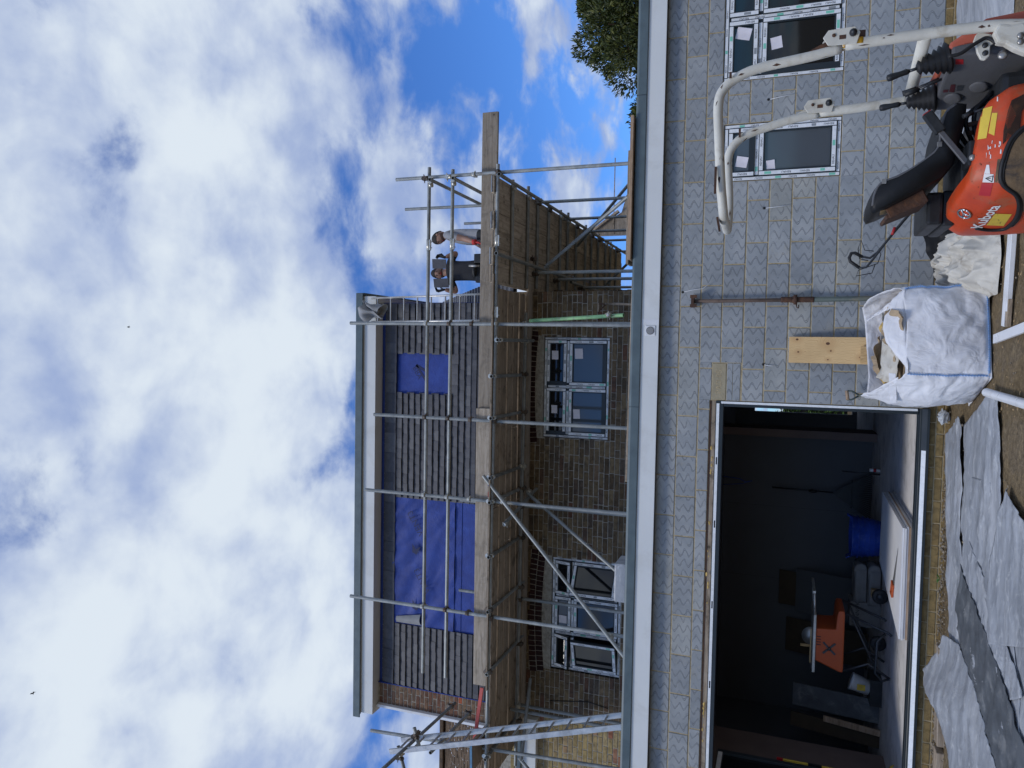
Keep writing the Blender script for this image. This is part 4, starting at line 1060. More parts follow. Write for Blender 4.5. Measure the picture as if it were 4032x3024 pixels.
sf = empty('scaffold', 'galvanised tube scaffold with boarded platform across the back of the house', 'scaffold')
SY = 0.80
STD = [(-1.128, 6.62), (-3.10, 7.33), (-4.385, 6.935), (-5.465, 7.06), (-7.03, 7.297)]
for x, zt in STD:
    t_ = random.uniform(-0.012, 0.012)
    stube(sf, 'standard', (x + t_, SY, 3.10), (x, SY, zt))
    MB().box((x - 0.075, SY - 0.075, 3.092), (x + 0.075, SY + 0.075, 3.10)).build('base_plate', MT['steel'], sf)
LZ = 5.10
stube(sf, 'ledger', (-1.03, SY - 0.05, LZ), (-3.62, SY - 0.05, LZ - 0.0)); stube(sf, 'ledger', (-3.62, SY - 0.05, LZ), (-9.6, SY - 0.05, LZ + 0.035))
for z, x0 in ((6.14, -0.98), (5.79, -1.03)):
    stube(sf, 'guard_rail', (x0, SY + 0.052, z), (-2.03, SY + 0.052, z)); stube(sf, 'guard_rail', (-2.03, SY + 0.052, z), (-7.99 if z > 6 else -8.0, SY + 0.052, z + 0.006))
    sleeve(sf, (-2.03, SY + 0.052, z))
    for x, zt in STD:
        if x < -1.2: couple(sf, (x, SY, z), (0, R(90), 0))
sleeve(sf, (-2.02, SY - 0.05, LZ)); sleeve(sf, (-2.95, SY - 0.05, LZ))
for x, zt in STD:
    couple(sf, (x, SY - 0.052, LZ), (0, 0, 0)); couple(sf, (x, SY + 0.0, 5.46), (0, R(90), 0))
# inner ledger and inner standards, close to the brickwork
IY = 1.80
stube(sf, 'ledger', (-2.9, IY, 5.04), (-9.6, IY, 5.075))
for x in (-3.05, -4.50, -5.72, -7.10, -8.7):
    stube(sf, 'standard', (x, IY + 0.052, 3.10), (x, IY + 0.052, 6.05 if x in (-4.50, -5.72, -7.10) else 5.2)); couple(sf, (x, IY, 5.05), (0, 0, 0))
# transoms: tube ends stick out past the ledger
for x, z in ((-3.312, 5.01), (-3.789, 5.147), (-4.339, 5.147), (-5.127, 5.147), (-5.452, 5.147), (-6.18, 5.150), (-6.914, 5.150), (-7.759, 5.15), (-8.918, 5.16)):
    zz = 5.098 if z > 5.05 else 5.02
    stube(sf, 'transom', (x, 0.64, zz + 0.005), (x + random.uniform(-0.03, 0.03), 2.06, zz - 0.01)); couple(sf, (x, SY - 0.06, zz - 0.0), (R(90), 0, R(0)))
    couple(sf, (x, IY, 5.07), (R(-90), 0, 0))
stube(sf, 'transom', (-5.75, 0.75, 4.93), (-5.50, 2.1, 4.93)); couple(sf, (-5.75, SY, 4.93)); couple(sf, (-5.5, IY, 4.95))
# braces
stube(sf, 'brace', (-5.114, 0.715, 5.225), (-7.50, 0.715, 3.06)); couple(sf, (-5.44, 0.73, 4.95), (0, R(40), 0), 2); couple(sf, (-7.05, 0.73, 3.47), (0, R(40), 0), 2)
stube(sf, 'brace', (-5.50, 1.74, 4.95), (-6.55, 1.05, 3.12)); 
stube(sf, 'brace', PY(2087, 1263, 1.30), PY(2455, 1241, 0.88), 'green_tube'); couple(sf, PY(2395, 1240, 0.86), (0, 0, 0), 2)
# boards
def board(root, name, p0, p1, w, t, mat, up=(0, 0, 1), hoop=True):
    p0, p1 = Vector(p0), Vector(p1)
    o = MB().bar(p0, p1, w, t, up).build(name, MT[mat], root, bevel=0.010)
    if hoop:
        d = (p1 - p0).normalized()
        for e, s in ((p0, 1), (p1, -1)): MB().bar(e + d * s * 0.02 - d * s * 0.022, e + d * s * 0.03, w + 0.004, t + 0.004, up).build('end_hoop', MT['steel'], o)
    return o
# toe boards on edge
board(sf, 'toe_board', (-0.305, SY + 0.10, 5.272), (-4.262, SY + 0.10, 5.272), 0.225, 0.038, 'board_pale', (0, 1, 0), False)
board(sf, 'toe_board', (-4.230, SY + 0.062, 5.283), (-8.02, SY + 0.062, 5.268), 0.222, 0.038, 'board_pale', (0, 1, 0), False)
# platform boards, two lengths per line
zb = 5.145
for i in range(5):
    y = SY + 0.16 + i * 0.236; j = random.uniform(-0.016, 0.016)
    cutx = -5.52 + random.uniform(-0.35, 0.35) + (0.9 if i % 2 else -0.3)
    board(sf, 'platform_board', (-2.62, y, zb + j), (cutx + 0.006, y + 0.004, zb + j), 0.212, 0.038, 'board', hoop=False)
    board(sf, 'platform_board', (cutx - 0.006, y, zb + j * 0.5), (-9.35, y, zb - j), 0.216, 0.038, 'board', hoop=False)
board(sf, 'platform_board', (-2.45, 2.10, 5.092), (-9.3, 2.10, 5.092), 0.185, 0.038, 'board_pale', hoop=False)  # extra inner board, added to block sky light between platform and wall
MB().box((-8.0, 0.69, 5.115), (-2.45, 0.745, 5.137)).build('batten', MT['board'], sf)
for x, c in ((-5.40, 'red'), (-5.25, 'tub_blue')): MB().box((x, 0.738, 5.14), (x + 0.07, 0.7445, 5.163)).build('board_end_mark', MT[c], sf)

# right-hand wing along the side of the house
sr = empty('scaffold', 'boarded scaffold wing running back along the right side of the house', 'scaffold')
OX, NX = -1.18, -2.30
for y, zt, zbm in ((2.42, 7.34, 0), (3.92, 6.96, 0), (5.3, 5.3, 0), (6.5, 5.3, 0), (8.2, 5.3, 0)):
    stube(sr, 'standard', (OX - 0.03, y, 0.0), (OX - 0.03, y, zt)); couple(sr, (OX, y, 5.06), (R(90), 0, 0))
for y in (2.3, 3.4, 5.0, 6.6): stube(sr, 'standard', (NX + 0.02, y, 0.0), (NX + 0.02, y, 5.62 if y < 3.5 else 5.3)); couple(sr, (NX, y, 5.05), (R(90), 0, 0))
for x, y0, y1 in ((OX, 0.66, 5.0), (OX, 5.0, 8.9), (NX + 0.10, 0.60, 4.2), (NX + 0.05, 4.2, 8.4)): stube(sr, 'ledger', (x, y0, 5.05), (x, y1, 5.05), r=TR + 0.001)
for z in (6.12, 5.78): stube(sr, 'guard_rail', (OX + 0.005, 0.72, z - 0.052), (OX + 0.005, 5.2, z - 0.06)); couple(sr, (OX + 0.0, SY, z - 0.03), (0, 0, R(90))); couple(sr, (OX + 0.04, SY, z + 0.02), (R(90), 0, 0))
stube(sr, 'guard_rail', (-1.35, 3.3, 6.05), (-2.0, 5.5, 5.95))
for k in range(13):
    y = 1.32 + 0.56 * k + (0.1 if k % 3 == 1 else 0); stube(sr, 'transom', (OX + random.uniform(0.04, 0.12), y, 5.10), (NX - 0.24 + random.uniform(-0.03, 0.04), y, 5.10)); couple(sr, (OX, y, 5.075), (0, 0, R(90)))
for i in range(6):
    x = -1.29 - i * 0.2325; y = 0.70 + (0.05 if i in (1, 3) else 0) - (0.02 if i == 4 else 0); k = 0
    while y < 8.6:
        L_ = 3.9 if k else (2.4 if i % 2 else 3.2)
        j = random.uniform(-0.012, 0.012)
        b_ = board(sr, 'platform_board', (x + random.uniform(-.004, .004), y, 5.148 + j), (x, min(8.8, y + L_), 5.148 + j), 0.2305, 0.038, 'board_y', hoop=False); y += L_ + 0.012; k += 1
for i in range(6):
    x = -1.29 - i * 0.2325; MB().box((x - 0.108, 0.690 + (0.05 if i in (1, 3) else 0) - (0.02 if i == 4 else 0), 5.156), (x + 0.108, 0.6985 + (0.05 if i in (1, 3) else 0) - (0.02 if i == 4 else 0), 5.171)).build('end_hoop', MT[('steel', 'board_pale', 'steel', 'board', 'steel', 'board')[i]], sr)
stube(sr, 'brace', PY(1300 + 1560 / 1.843, 400 + 1200 / 1.843, 2.0), PY(1300 + 2160 / 1.843, 400 + 690 / 1.843, 1.2)); couple(sr, (-2.1, 2.05, 5.0), (R(60), 0, 0))
stube(sr, 'brace', (-1.6, 4.4, 5.0), (-0.8, 2.6, 3.6)); stube(sr, 'brace', (-2.2, 6.0, 4.9), (-1.4, 3.6, 3.3))
# timber hoarding of the house next door, seen through the wing
hd = empty('weathered_gable', 'weathered grey boarded gable seen beyond the right scaffold wing', 'building')
g0 = PY(1900 + 1440 / 3.687, 850 + 80 / 3.687, 9.5); g1 = PY(1900 + 2090 / 3.687, 850 + 5 / 3.687, 9.5); 
MB().prism([(g0.x - 0.35, 3.0), (g1.x + 1.4, 3.0), (g1.x + 1.4, g1.z - 0.25), (g1.x + 0.1, g1.z + 0.12), (g0.x - 0.35, g0.z - 0.10)], 'y', 9.5, 9.7).build('gable_wall', MT['board_pale'], hd)
MB().bar((g0.x - 0.42, 9.45, g0.z - 0.06), (g1.x + 0.12, 9.45, g1.z + 0.18), 0.14, 0.05).build('barge_board', MT['board'], hd)
for k in range(5): MB().box((g0.x - 0.35, 9.485, 4.2 + 0.32 * k), (g1.x + 1.4, 9.4995, 4.22 + 0.32 * k)).build('board_lap', MT['board'], hd)

# left-hand ladder bay
sl = empty('scaffold', 'small scaffold bay with guard rails around the ladder head at the far left', 'scaffold')
def z3(a, b): return (1350 + a / 3.166, 2500 + b / 3.166)
stube(sl, 'standard', (-8.80, 0.9, 3.1), (-9.01, 0.9, 7.0))
a0, a1 = PZ(*z3(1400, 850), 6.15), PZ(*z3(510, 1659), 6.15)
stube(sl, 'guard_rail', a0, a0 + (a1 - a0) * 1.35); couple(sl, a0 + (a1 - a0) * 0.06, (R(90), 0, 0))
b0, b1 = PZ(*z3(1600, 950), 5.80), PZ(*z3(1090, 1470), 5.80)
stube(sl, 'guard_rail', b0, b1); couple(sl, b0 + (b1 - b0) * 0.06, (R(90), 0, 0))
for q0_, q1_ in (((890, 1155), (955, 1400)), ((690, 1385), (770, 1700))):
    c0, c1 = PY(*z3(*q0_), 0.52), PY(*z3(*q1_), 0.52); stube(sl, 'putlog', c0, c1); couple(sl, c0 + (c1 - c0) * 0.35, (0, R(70), 0)); couple(sl, c0 + (c1 - c0) * 0.5, (R(90), 0, R(30)))
stube(sl, 'brace', (-9.0, 1.0, 4.75), (-10.2, 0.6, 3.1)); stube(sl, 'ledger', (-9.0, 0.95, 4.70), (-8.3, 1.9, 4.9)); stube(sl, 'standard', (-8.62, 1.55, 3.1), (-8.66, 1.6, 5.1))
lb = board(sl, 'platform_board', PY(*z3(1780, 1360), 0.85) + V(0, 0.6, 0.02), PY(*z3(1600, 1520), 0.62), 0.42, 0.038, 'board', hoop=False)
MB().bar(PY(*z3(1595, 1525), 0.61), PY(*z3(1600, 1520), 0.62), 0.42, 0.036).build('board_end', MT['dull_blue'], sl)
# red strap tail
s0, s1 = PY(*z3(1735, 660), 0.86), PY(*z3(1640, 1320), 0.80)
stp = MB().bar(s0, s1, 0.045, 0.03, (0, 1, 0)).build('striped_pole', simple('red_pole', (0.60, 0.12, 0.10), 0.5, 0.15), None); tag(stp, 'red painted batten lying on the platform beside the brick upstand', 'batten')

# ladders
def ladder(name, label, b0, b1, t0, t1, n, rad=None, sect=(0.026, 0.062), rr=0.013):
    root = empty(name, label, 'ladder')
    b0, b1, t0, t1 = map(Vector, (b0, b1, t0, t1))
    w = (b1 - b0).normalized()
    for p, q in ((b0, t0), (b1, t1)): MB().bar(p, q, sect[0], sect[1], w.cross((q - p).normalized())).build('stile', MT['alu'], root, bevel=0.004) if not rad else MB().tube([p, q], rad, 10).build('stile', MT['alu'], root)
    for i in range(n):
        f = (i + 0.5) / n; p, q = b0.lerp(t0, f), b1.lerp(t1, f)
        MB().tube([p - (q - p).normalized() * 0.006, q + (q - p).normalized() * 0.006], rr, 8, True, 0, 0.7).build('rung', MT['alu'], root)
    return root
yB, yA = 0.33, 0.66
lb0 = PY(2436, 2863, yB); lt0 = PY(*z3(585, 1455), yB + 0.05); la0 = PY(2436, 2811, yA); lt1 = PY(*z3(745, 1300), yA + 0.05)
dn = (lb0 - lt0).normalized() * 0.14; lb0 += dn; la0 = Vector((lb0.x, yA, lb0.z)); lt1 = Vector((lt0.x, yA + 0.05, lt0.z))
ladder('access_ladder', 'long aluminium ladder leaning up to the scaffold at the far left', lb0, la0, lt0, lt1, 14, None, (0.028, 0.070), 0.0145)
def zt_(a, b): return (1380 + a / 3.687, 1150 + b / 3.687)
r0, r1 = V(-3.030, 2.17, 7.80), V(-2.652, 2.17, 7.80); q0_, q1_ = V(-3.016, 1.64, 5.175), V(-2.628, 1.64, 5.175)
ladder('roof_ladder', 'short bright aluminium ladder standing on the platform against the dormer fascia', q0_, q1_, r0, r1, 10, 0.016, rr=0.0125)
# cloth bundled over the ladder head
def cloth(u_, v_):
    a = u_ * 6.283; x = -2.86 + (0.22 - 0.02 * math.sin(v_ * 3)) * (math.cos(a) * (0.75 + 0.25 * math.sin(a * 2 + v_ * 5))); 
    zz = 7.93 - 0.36 * v_ + 0.05 * math.sin(a * 3 + v_ * 7); y = 2.10 + 0.075 * math.sin(a) * (1 + 0.5 * math.sin(a * 5 + v_ * 9)) + 0.03 * math.sin(v_ * 11 + a * 2)
    pinch = 0.55 + 0.45 * abs(2 * v_ - 1) ** 1.2
    return V(-2.86 + (x + 2.86) * pinch, y, zz)
cl = MB().grid(cloth, 40, 22, True, 0, True).build('dust_sheet', MT['rag'], None, fix=False); tag(cl, 'crumpled grey cloth tied round the head of the short ladder', 'cloth')

# ------------------------------------------------------------------ boards lying along the flat roof edge
def roof_board(name, label, q0, q1, Y, w, t, mat, z=3.16, tilt=0.0):
    p0, p1 = PY(*q0, Y), PY(*q1, Y)
    m = MB().bar((p0.x, Y + w / 2, z), (p1.x, Y + w / 2, z + tilt), w, t); o = m.build(name, MT[mat], None, bevel=0.003); return tag(o, label, 'board')
s_ = 4032 / 2212
roof_board('plywood_sheet', 'pinkish plywood sheet lying over the roof edge below the scaffold wing', (1370 * s_, 248 * s_), (1370 * s_, 560 * s_), -0.17, 0.6, 0.035, 'ply', 3.172)
roof_board('scaffold_plank', 'dark plank lying on top of the plywood sheet on the roof edge', (1355 * s_, 325 * s_), (1355 * s_, 570 * s_), -0.10, 0.26, 0.03, 'board', 3.207)
roof_board('roof_plank', 'long thin plank on the flat roof under the two column window', (1345 * s_, 600 * s_), (1340 * s_, 1040 * s_), 0.02, 0.28, 0.03, 'board', 3.155, 0.02)
lead = MB().box((-6.45, 0.35, 3.10), (-5.98, 0.75, 3.36)).build('lead_roll', MT['sheet'], None, bevel=0.02); tag(lead, 'grey boxed roll standing on the flat roof below the three column window', 'roll')
sh_ = empty('roof_spade', 'old spade with wooden handle leaning against the brick wall on the roof', 'spade')
h0 = PY(1900 + 1690 / 3.687, 850 + 1330 / 3.687, 2.05); h1 = PY(1900 + 2050 / 3.687, 850 + 1300 / 3.687, 1.9)
MB().tube([h0 + V(0.05, 0, -0.09), h1 + V(0, -0.1, -0.45)], 0.016, 8).build('shaft', MT['board'], sh_); MB().tube([h0 + V(-0.06, 0, 0.01), h0 + V(0.06, 0, 0.01)], 0.015, 8).build('grip', MT['board'], sh_)
MB().tube([h0 + V(-0.05, 0, 0.0), h0 + V(0.05, 0, -0.11)], 0.010, 8).build('yoke', MT['rust'], sh_); MB().tube([h0 + V(0.05, 0, 0.0), h0 + V(0.05, 0, -0.11)], 0.010, 8).build('yoke', MT['rust'], sh_)
MB().box((h1.x - 0.09, h1.y - 0.2, 3.10), (h1.x + 0.09, h1.y - 0.17, 3.38)).build('blade', MT['rust'], sh_, bevel=0.008)
# cable stapled down the brickwork
wl = MB(); wl.tube([PY(2000 + 520 / 3.167, 2500 + 820 / 3.167, 2.19), PY(2000 + 1000 / 3.167, 2500 + 835 / 3.167, 2.19), PY(2000 + 1250 / 3.167, 2500 + 920 / 3.167, 2.19)], 0.006, 6)
wl.build('wall_cable', MT['rubber'], house)

# ------------------------------------------------------------------ evergreen tree beyond the right end
def make_tree(root, cx, cy, h0, rx, ry, rz, zc, n_leaf, lf=0.10):
    tr_ = MB(); tr_.tube([(cx, cy, -0.05), (cx + 0.1, cy, 2.0), (cx - 0.05, cy + 0.1, 4.2), (cx, cy, zc + 0.3)], [0.24, 0.19, 0.14, 0.05], 10)
    to = tr_.build('trunk', MT['rust'], root)
    lm = MB()
    clumps = []
    for k in range(70):
        d = V(random.gauss(0, 1), random.gauss(0, 1), random.gauss(0, 1)).normalized(); f = random.uniform(0.5, 1.12) * (1.15 if abs(d.x) > 0.6 else 0.95)
        c = V(cx + d.x * rx * f, cy + d.y * ry * f, zc + d.z * rz * f); clumps.append((c, random.uniform(0.40, 0.70)))
        if k % 3 == 0: lm.tube([(cx, cy, zc - rz * 0.6 + random.random() * rz * 0.6), V(cx, cy, zc).lerp(c, 0.5) + V(0, 0, 0.1), c], [0.05, 0.03, 0.012], 6)
    lm.build('limb', MT['rust'], to)
    vs, fs = [], []
    for i in range(n_leaf):
        c, r_ = random.choice(clumps); d = V(random.gauss(0, 1), random.gauss(0, 1), random.gauss(0, 1)).normalized(); p = c + d * r_ * random.uniform(0.55, 1.05) + V(0, 0, 0.06)
        ax = (d + V(0, 0, 0.5) + V(random.gauss(0, .5), random.gauss(0, .5), random.gauss(0, .5))).normalized(); sd = ax.cross(V(random.gauss(0, 1), random.gauss(0, 1), random.gauss(0, 1))).normalized()
        L_ = lf * random.uniform(0.7, 1.3); w = L_ * 0.36; nn = ax.cross(sd) * L_ * 0.08; o = len(vs)
        vs += [p, p + ax * L_ * 0.5 + sd * w * 0.5 + nn, p + ax * L_, p + ax * L_ * 0.5 - sd * w * 0.5 + nn]; fs.append((o, o + 1, o + 2, o + 3))
    t = NT('evergreen_leaf')
    col = t.ramp(t.rand(), [(0, (0.022, 0.036, 0.009)), (0.5, (0.052, 0.070, 0.015)), (0.85, (0.105, 0.118, 0.024)), (1, (0.19, 0.19, 0.05))])
    m = t.done(col, 0.45, 0, 0.4)
    cm = MB(); cm.add(vs, fs); co = cm.build('crown', m, root, fix=False); co['kind'] = 'stuff'
tree = empty('evergreen_tree', 'dense dark evergreen tree rising behind the right end of the flat roof', 'tree')
make_tree(tree, 6.15, 14.0, 3.0, 2.35, 2.1, 1.85, 5.55, 62000, 0.14)

# clipped hedge in the front garden, glimpsed through the far opening of the room
hg = empty('garden_hedge', 'green hedge glimpsed through the far opening of the dark room', 'hedge')
hb0 = MB(); hb0.box((-7.2, 12.4, -0.04), (-2.8, 12.9, 1.5)); hb0.build('hedge_core', MT['rubber'], hg)
hl = []; hf2 = []
for i in range(5000):
    p = V(random.uniform(-7.2, -2.8), 12.36 + random.gauss(0, 0.05), random.uniform(0, 1.65)); a = V(random.gauss(0, 1), random.gauss(0, 1), random.gauss(0, 1)).normalized(); b = a.orthogonal().normalized(); o_ = len(hl)
    hl += [p, p + a * 0.05 + b * 0.02, p + a * 0.1, p + a * 0.05 - b * 0.02]; hf2.append((o_, o_ + 1, o_ + 2, o_ + 3))
MB().add(hl, hf2).build('foliage', simple('hedge_leaf', (0.06, 0.12, 0.02), 0.5, 0.3, 8), hg, fix=False, kind='stuff')

# two far-off birds
def bird(name, label, px, Y, sp):
    c = PY(*px, Y); b = empty(name, label, 'bird', loc=c)
    MB().lathe([(0, -0.16), (0.03, -0.10), (0.05, 0.0), (0.03, 0.10), (0, 0.15)], (0, 0, 0), (1, 0.2, 0.1), 8).build('bird_body', MT['rubber'], b)
    for s in (-1, 1): MB().add([V(0.05, 0, 0), V(-0.07, 0, 0), V(-0.06, s * sp, 0.12), V(0.03, s * sp * 0.9, 0.14), V(-0.02, s * sp * 1.8, 0.02)], [(0, 1, 2, 3), (3, 2, 4)]).build('wing', MT['rubber'], b, fix=False)
bird('bird', 'tiny dark bird high in the clouds at the left', (131, 2729), 38, 0.16)
bird('bird', 'smallest bird speck in the middle of the clouds', (508, 1287), 55, 0.13)

# ------------------------------------------------------------------ things on the ground by the wall
def z7(a, b): return (3000 + a / 2.143, 1050 + b / 2.143)
def gz(x, y): return 0.030 * noise.noise(V(x * 1.1, y * 1.1, 3)) + 0.016 * noise.noise(V(x * 4.5, y * 4.5, 9)) - 0.03
# bulk bag
bag = empty('bulk_bag', 'open white woven bulk bag full of packaging waste standing on the soil', 'bag')
BC = [V(-2.81, -1.36), V(-3.59, -1.60), V(-3.86, -0.86), V(-3.08, -0.62)]     # base corners: front right, front left, back left, back right
def bag_loop(t):
    """rounded square walk: 0..1, starting at the front right corner going along the front"""
    k = int(t * 4) % 4; f = t * 4 - int(t * 4); a, b = BC[k], BC[(k + 1) % 4]
    return a.lerp(b, f), k, f
bcen = (BC[0] + BC[1] + BC[2] + BC[3]) / 4
LIP = {0: [(0, .60), (.12, .60), (.45, .57), (.7, .58), (1.0, .58)], 1: [(0, .58), (.15, .62), (.45, .70), (.7, .84), (.85, .86), (1, .80)], 2: [(0, .80), (.3, .78), (.7, .80), (1, .82)], 3: [(0, .82), (.3, .86), (.55, .84), (.8, .72), (1, .60)]}
def lip(k, f):
    p = LIP[k]
    for (a, x), (b, y) in zip(p, p[1:]):
        if f <= b: return x + (y - x) * (f - a) / max(1e-6, b - a)
    return p[-1][1]
def bag_pt(t, v, inset=0.0):
    p, k, f = bag_loop(t % 1.0)
    top = lip(k, f); z = -0.02 + (top + 0.02) * v
    d = (p - bcen); n = d.normalized()
    side = (4 * f * (1 - f))                       # 0 at corners, 1 mid-side
    bul = 0.055 * side * math.sin(math.pi * min(1, v * 0.95 + 0.05)) + (0.05 * side * math.sin(math.pi * v) if k == 1 else 0)
    rnd = -0.045 * (1 - side) ** 3
    cr1 = abs(noise.noise(V(p.x * 4 + z * 3.5, p.y * 4, z * 2.2 + 5))); cr2 = abs(noise.noise(V(p.x * 7 - z * 6, p.y * 7, z * 3 + 11)))
    w = -0.030 * max(0, 0.22 - cr1) * 4 * 0.35 + 0.020 * max(0, 0.16 - cr2) * 5 * 0.4 + 0.016 * noise.noise(V(p.x * 5, p.y * 5, z * 3.2)) + 0.011 * noise.noise(V(p.x * 11 + z * 5, p.y * 11, z * 8)) + 0.006 * noise.noise(V(p.x * 26 + z * 14, p.y * 26, z * 17))
    lean = -0.05 * max(0, v - 0.7) * (1 if k in (0,) else 0.4)
    q = p + n * (bul + rnd + w * (1.2 if v > 0.05 else 0.3) + lean - inset)
    return V(q.x, q.y, z)
bm_ = MB(); bm_.grid(lambda u_, v_: bag_pt(u_, v_), 120, 44, True, 0, True)
bm_.add([V(*BC[i], -0.025) for i in range(4)], [(0, 1, 2, 3)])
bm_.build('bag_body', MT['bag'], bag, solid=0.004, fix=False)
# folded-over front flap and standing ears
def flap(u_, v_):
    p = BC[0].lerp(BC[1], 0.04 + 0.92 * u_); z0 = 0.585 - 0.02 * u_
    prof = 0.16 * math.sin(math.pi * min(1, 0.15 + u_ * 0.85)) ** 0.8
    inn = (bcen - p).normalized()
    q = p + inn * (0.02 + v_ * 0.10) ; return V(q.x, q.y, z0 + prof * v_ + 0.012 * noise.noise(V(u_ * 7, v_ * 4, 2)))
MB().grid(flap, 30, 8).build('front_flap', MT['bag'], bag, solid=0.004, fix=False)
def ear(c0, c1, c2, nm):
    a, b, c = Vector(c0), Vector(c1), Vector(c2)
    def fn(u_, v_):
        p = a.lerp(b, u_); q = p.lerp(c, v_); return q + V(0.012 * noise.noise(V(u_ * 5, v_ * 6, 1)), 0.02 * noise.noise(V(u_ * 4, v_ * 5, 7)), 0)
    return MB().grid(fn, 12, 12).build(nm, MT['bag'], bag, solid=0.004, fix=False)
e0 = PY(*z7(1195, 215), -1.30); e1 = PY(*z7(1060, 365), -1.15); e2 = PY(*z7(880, 460), -0.95)
ear(e0, e1, e2, 'bag_ear')
e0 = PY(*z7(1150, 930), -1.50); e1 = PY(*z7(1150, 1150), -1.10); e2 = PY(*z7(865, 1085), -1.05); ear(e0, e1, e2, 'bag_ear')
lp = MB()
l0 = PY(*z7(1100, 900), -1.46); l1 = PY(*z7(1110, 1150), -1.22)
lp.bar(l0, l1, 0.055, 0.006, (0, -1, 0.3)); lp.build('lifting_loop', MT['bag'], bag, bevel=0.002)
# blue blanket-stitched seams
def seam(pts, nm='stitch_seam'):
    m = MB(); m.tube(pts, 0.0045, 6)
    for i in range(len(pts) - 1):
        a, b = pts[i], pts[i + 1]; n = max(1, int((b - a).length / 0.014))
        for j in range(n):
            c = a.lerp(b, j / n); m.bar(c + V(0.013, -0.005, 0.011), c + V(-0.010, -0.006, -0.011), 0.004, 0.003)
    return m.build(nm, MT['blue_stitch'], bag, fix=False)
off = V(0.0, -0.012, 0.0)
seam([bag_pt(0.005 + 0.24 * i / 14, 0.018) + V(0.003, -0.012, 0.0) for i in range(15)])
seam([bag_pt(0.25, 0.02 + 0.96 * i / 14) + V(-0.008, -0.006, 0) for i in range(15)])
seam([bag_pt(0.0, 0.02 + 0.96 * i / 14) + V(0.008, -0.006, 0) for i in range(15)])
# waste inside
wst = MB()
for k in range(16):
    c = V(bcen.x + random.uniform(-0.27, 0.27), bcen.y + random.uniform(-0.25, 0.3), 0.60 + random.uniform(-0.04, 0.10)); m = Matrix.Translation(c) @ Matrix.Rotation(random.random() * 6, 4, 'Z') @ Matrix.Rotation(random.gauss(0, 0.5), 4, 'X') @ Matrix.Rotation(random.gauss(0, 0.5), 4, 'Y')
    if k % 4 == 3:
        mb = MB(); 
        for j in range(5): ico(random.uniform(0.03, 0.06), c + V(random.gauss(0, .05), random.gauss(0, .05), random.gauss(0, .02)), (1.2, 1, 0.8), mb)
        o = mb.build('foam_offcut', MT['foam'], None, fix=False); tag(o, 'lumps of cured yellow foam in the open bulk bag', 'foam', 'waste in the bulk bag')
    else:
        a, b = random.uniform(0.08, 0.2), random.uniform(0.06, 0.15); mb = MB()
        mb.grid(lambda u_, v_, a=a, b=b, m=m: m @ V((u_ - .5) * 2 * a, (v_ - .5) * 2 * b, 0.05 * noise.noise(V(u_ * 3 + m[0][3] * 9, v_ * 3, k))), 8, 6, k % 4 == 1)
        o = mb.build('packaging_scrap', MT['cardboard'] if k % 4 in (0, 2) else MT['dirty_bag'], None, solid=0.003, fix=False); tag(o, 'torn brown packaging scrap in the open bulk bag', 'scrap', 'waste in the bulk bag')
fillb = MB(); fillb.add([V(*(bcen + (BC[i] - bcen) * 0.94), 0.56) for i in range(4)], [(0, 1, 2, 3)]); fillb.build('fill_surface', MT['cardboard'], bag, fix=False)

# adjustable steel prop
pr = empty('steel_prop', 'rusty adjustable steel prop standing upright against the block wall', 'prop')
px = -2.862
zc0, zc1 = PY(*z7(440, 270), -0.08).z, PY(*z7(160, 265), -0.08).z
MB().tube([(px, -0.08, zc0 - 0.02), (px - 0.012, -0.08, 2.46)], 0.0195, 12).build('inner_tube', MT['acrow'], pr)
MB().tube([(px + 0.017, -0.08, -0.01), (px, -0.08, zc0)], 0.0255, 12).build('outer_tube', MT['acrow_green'], pr)
MB().lathe([(0.0285 + (0.002 if i % 2 else 0), (zc1 - zc0) * i / 22) for i in range(23)], (px, -0.08, zc0), (0, 0, 1), 14).build('thread', MT['rust'], pr)
MB().lathe([(0.052, 0), (0.052, 0.035), (0.036, 0.04), (0.036, 0.05)], (px, -0.08, (zc0 + zc1) / 2), (0, 0, 1), 14).build('collar_nut', MT['rust'], pr)
hk = (zc0 + zc1) / 2 + 0.01; MB().tube([(px - 0.05, -0.1, hk), (px - 0.085, -0.11, hk - 0.01), (px - 0.09, -0.11, hk - 0.025), (px - 0.055, -0.1, hk - 0.025)], 0.006, 6).build('handle', MT['rust'], pr)
MB().tube([(px, -0.02, hk + 0.06), (px, -0.14, hk + 0.06)], 0.008, 6).build('pin', MT['rust'], pr)
tp = MB(); tp.box((px - 0.078, -0.13, 2.46), (px + 0.054, -0.03, 2.468)); tp.box((px - 0.078, -0.13, 2.468), (px - 0.045, -0.122, 2.50)); tp.box((px + 0.02, -0.13, 2.468), (px + 0.054, -0.122, 2.50)); tp.box((px - 0.078, -0.038, 2.468), (px + 0.054, -0.03, 2.50)); tp.box((px - 0.078, -0.13, 2.428), (px - 0.045, -0.122, 2.46)); tp.box((px + 0.02, -0.13, 2.428), (px + 0.054, -0.122, 2.46)); tp.build('head_plate', MT['rust'], pr)
MB().box((px - 0.06, -0.15, -0.02), (px + 0.09, -0.01, -0.01)).build('base_plate', MT['rust'], pr)

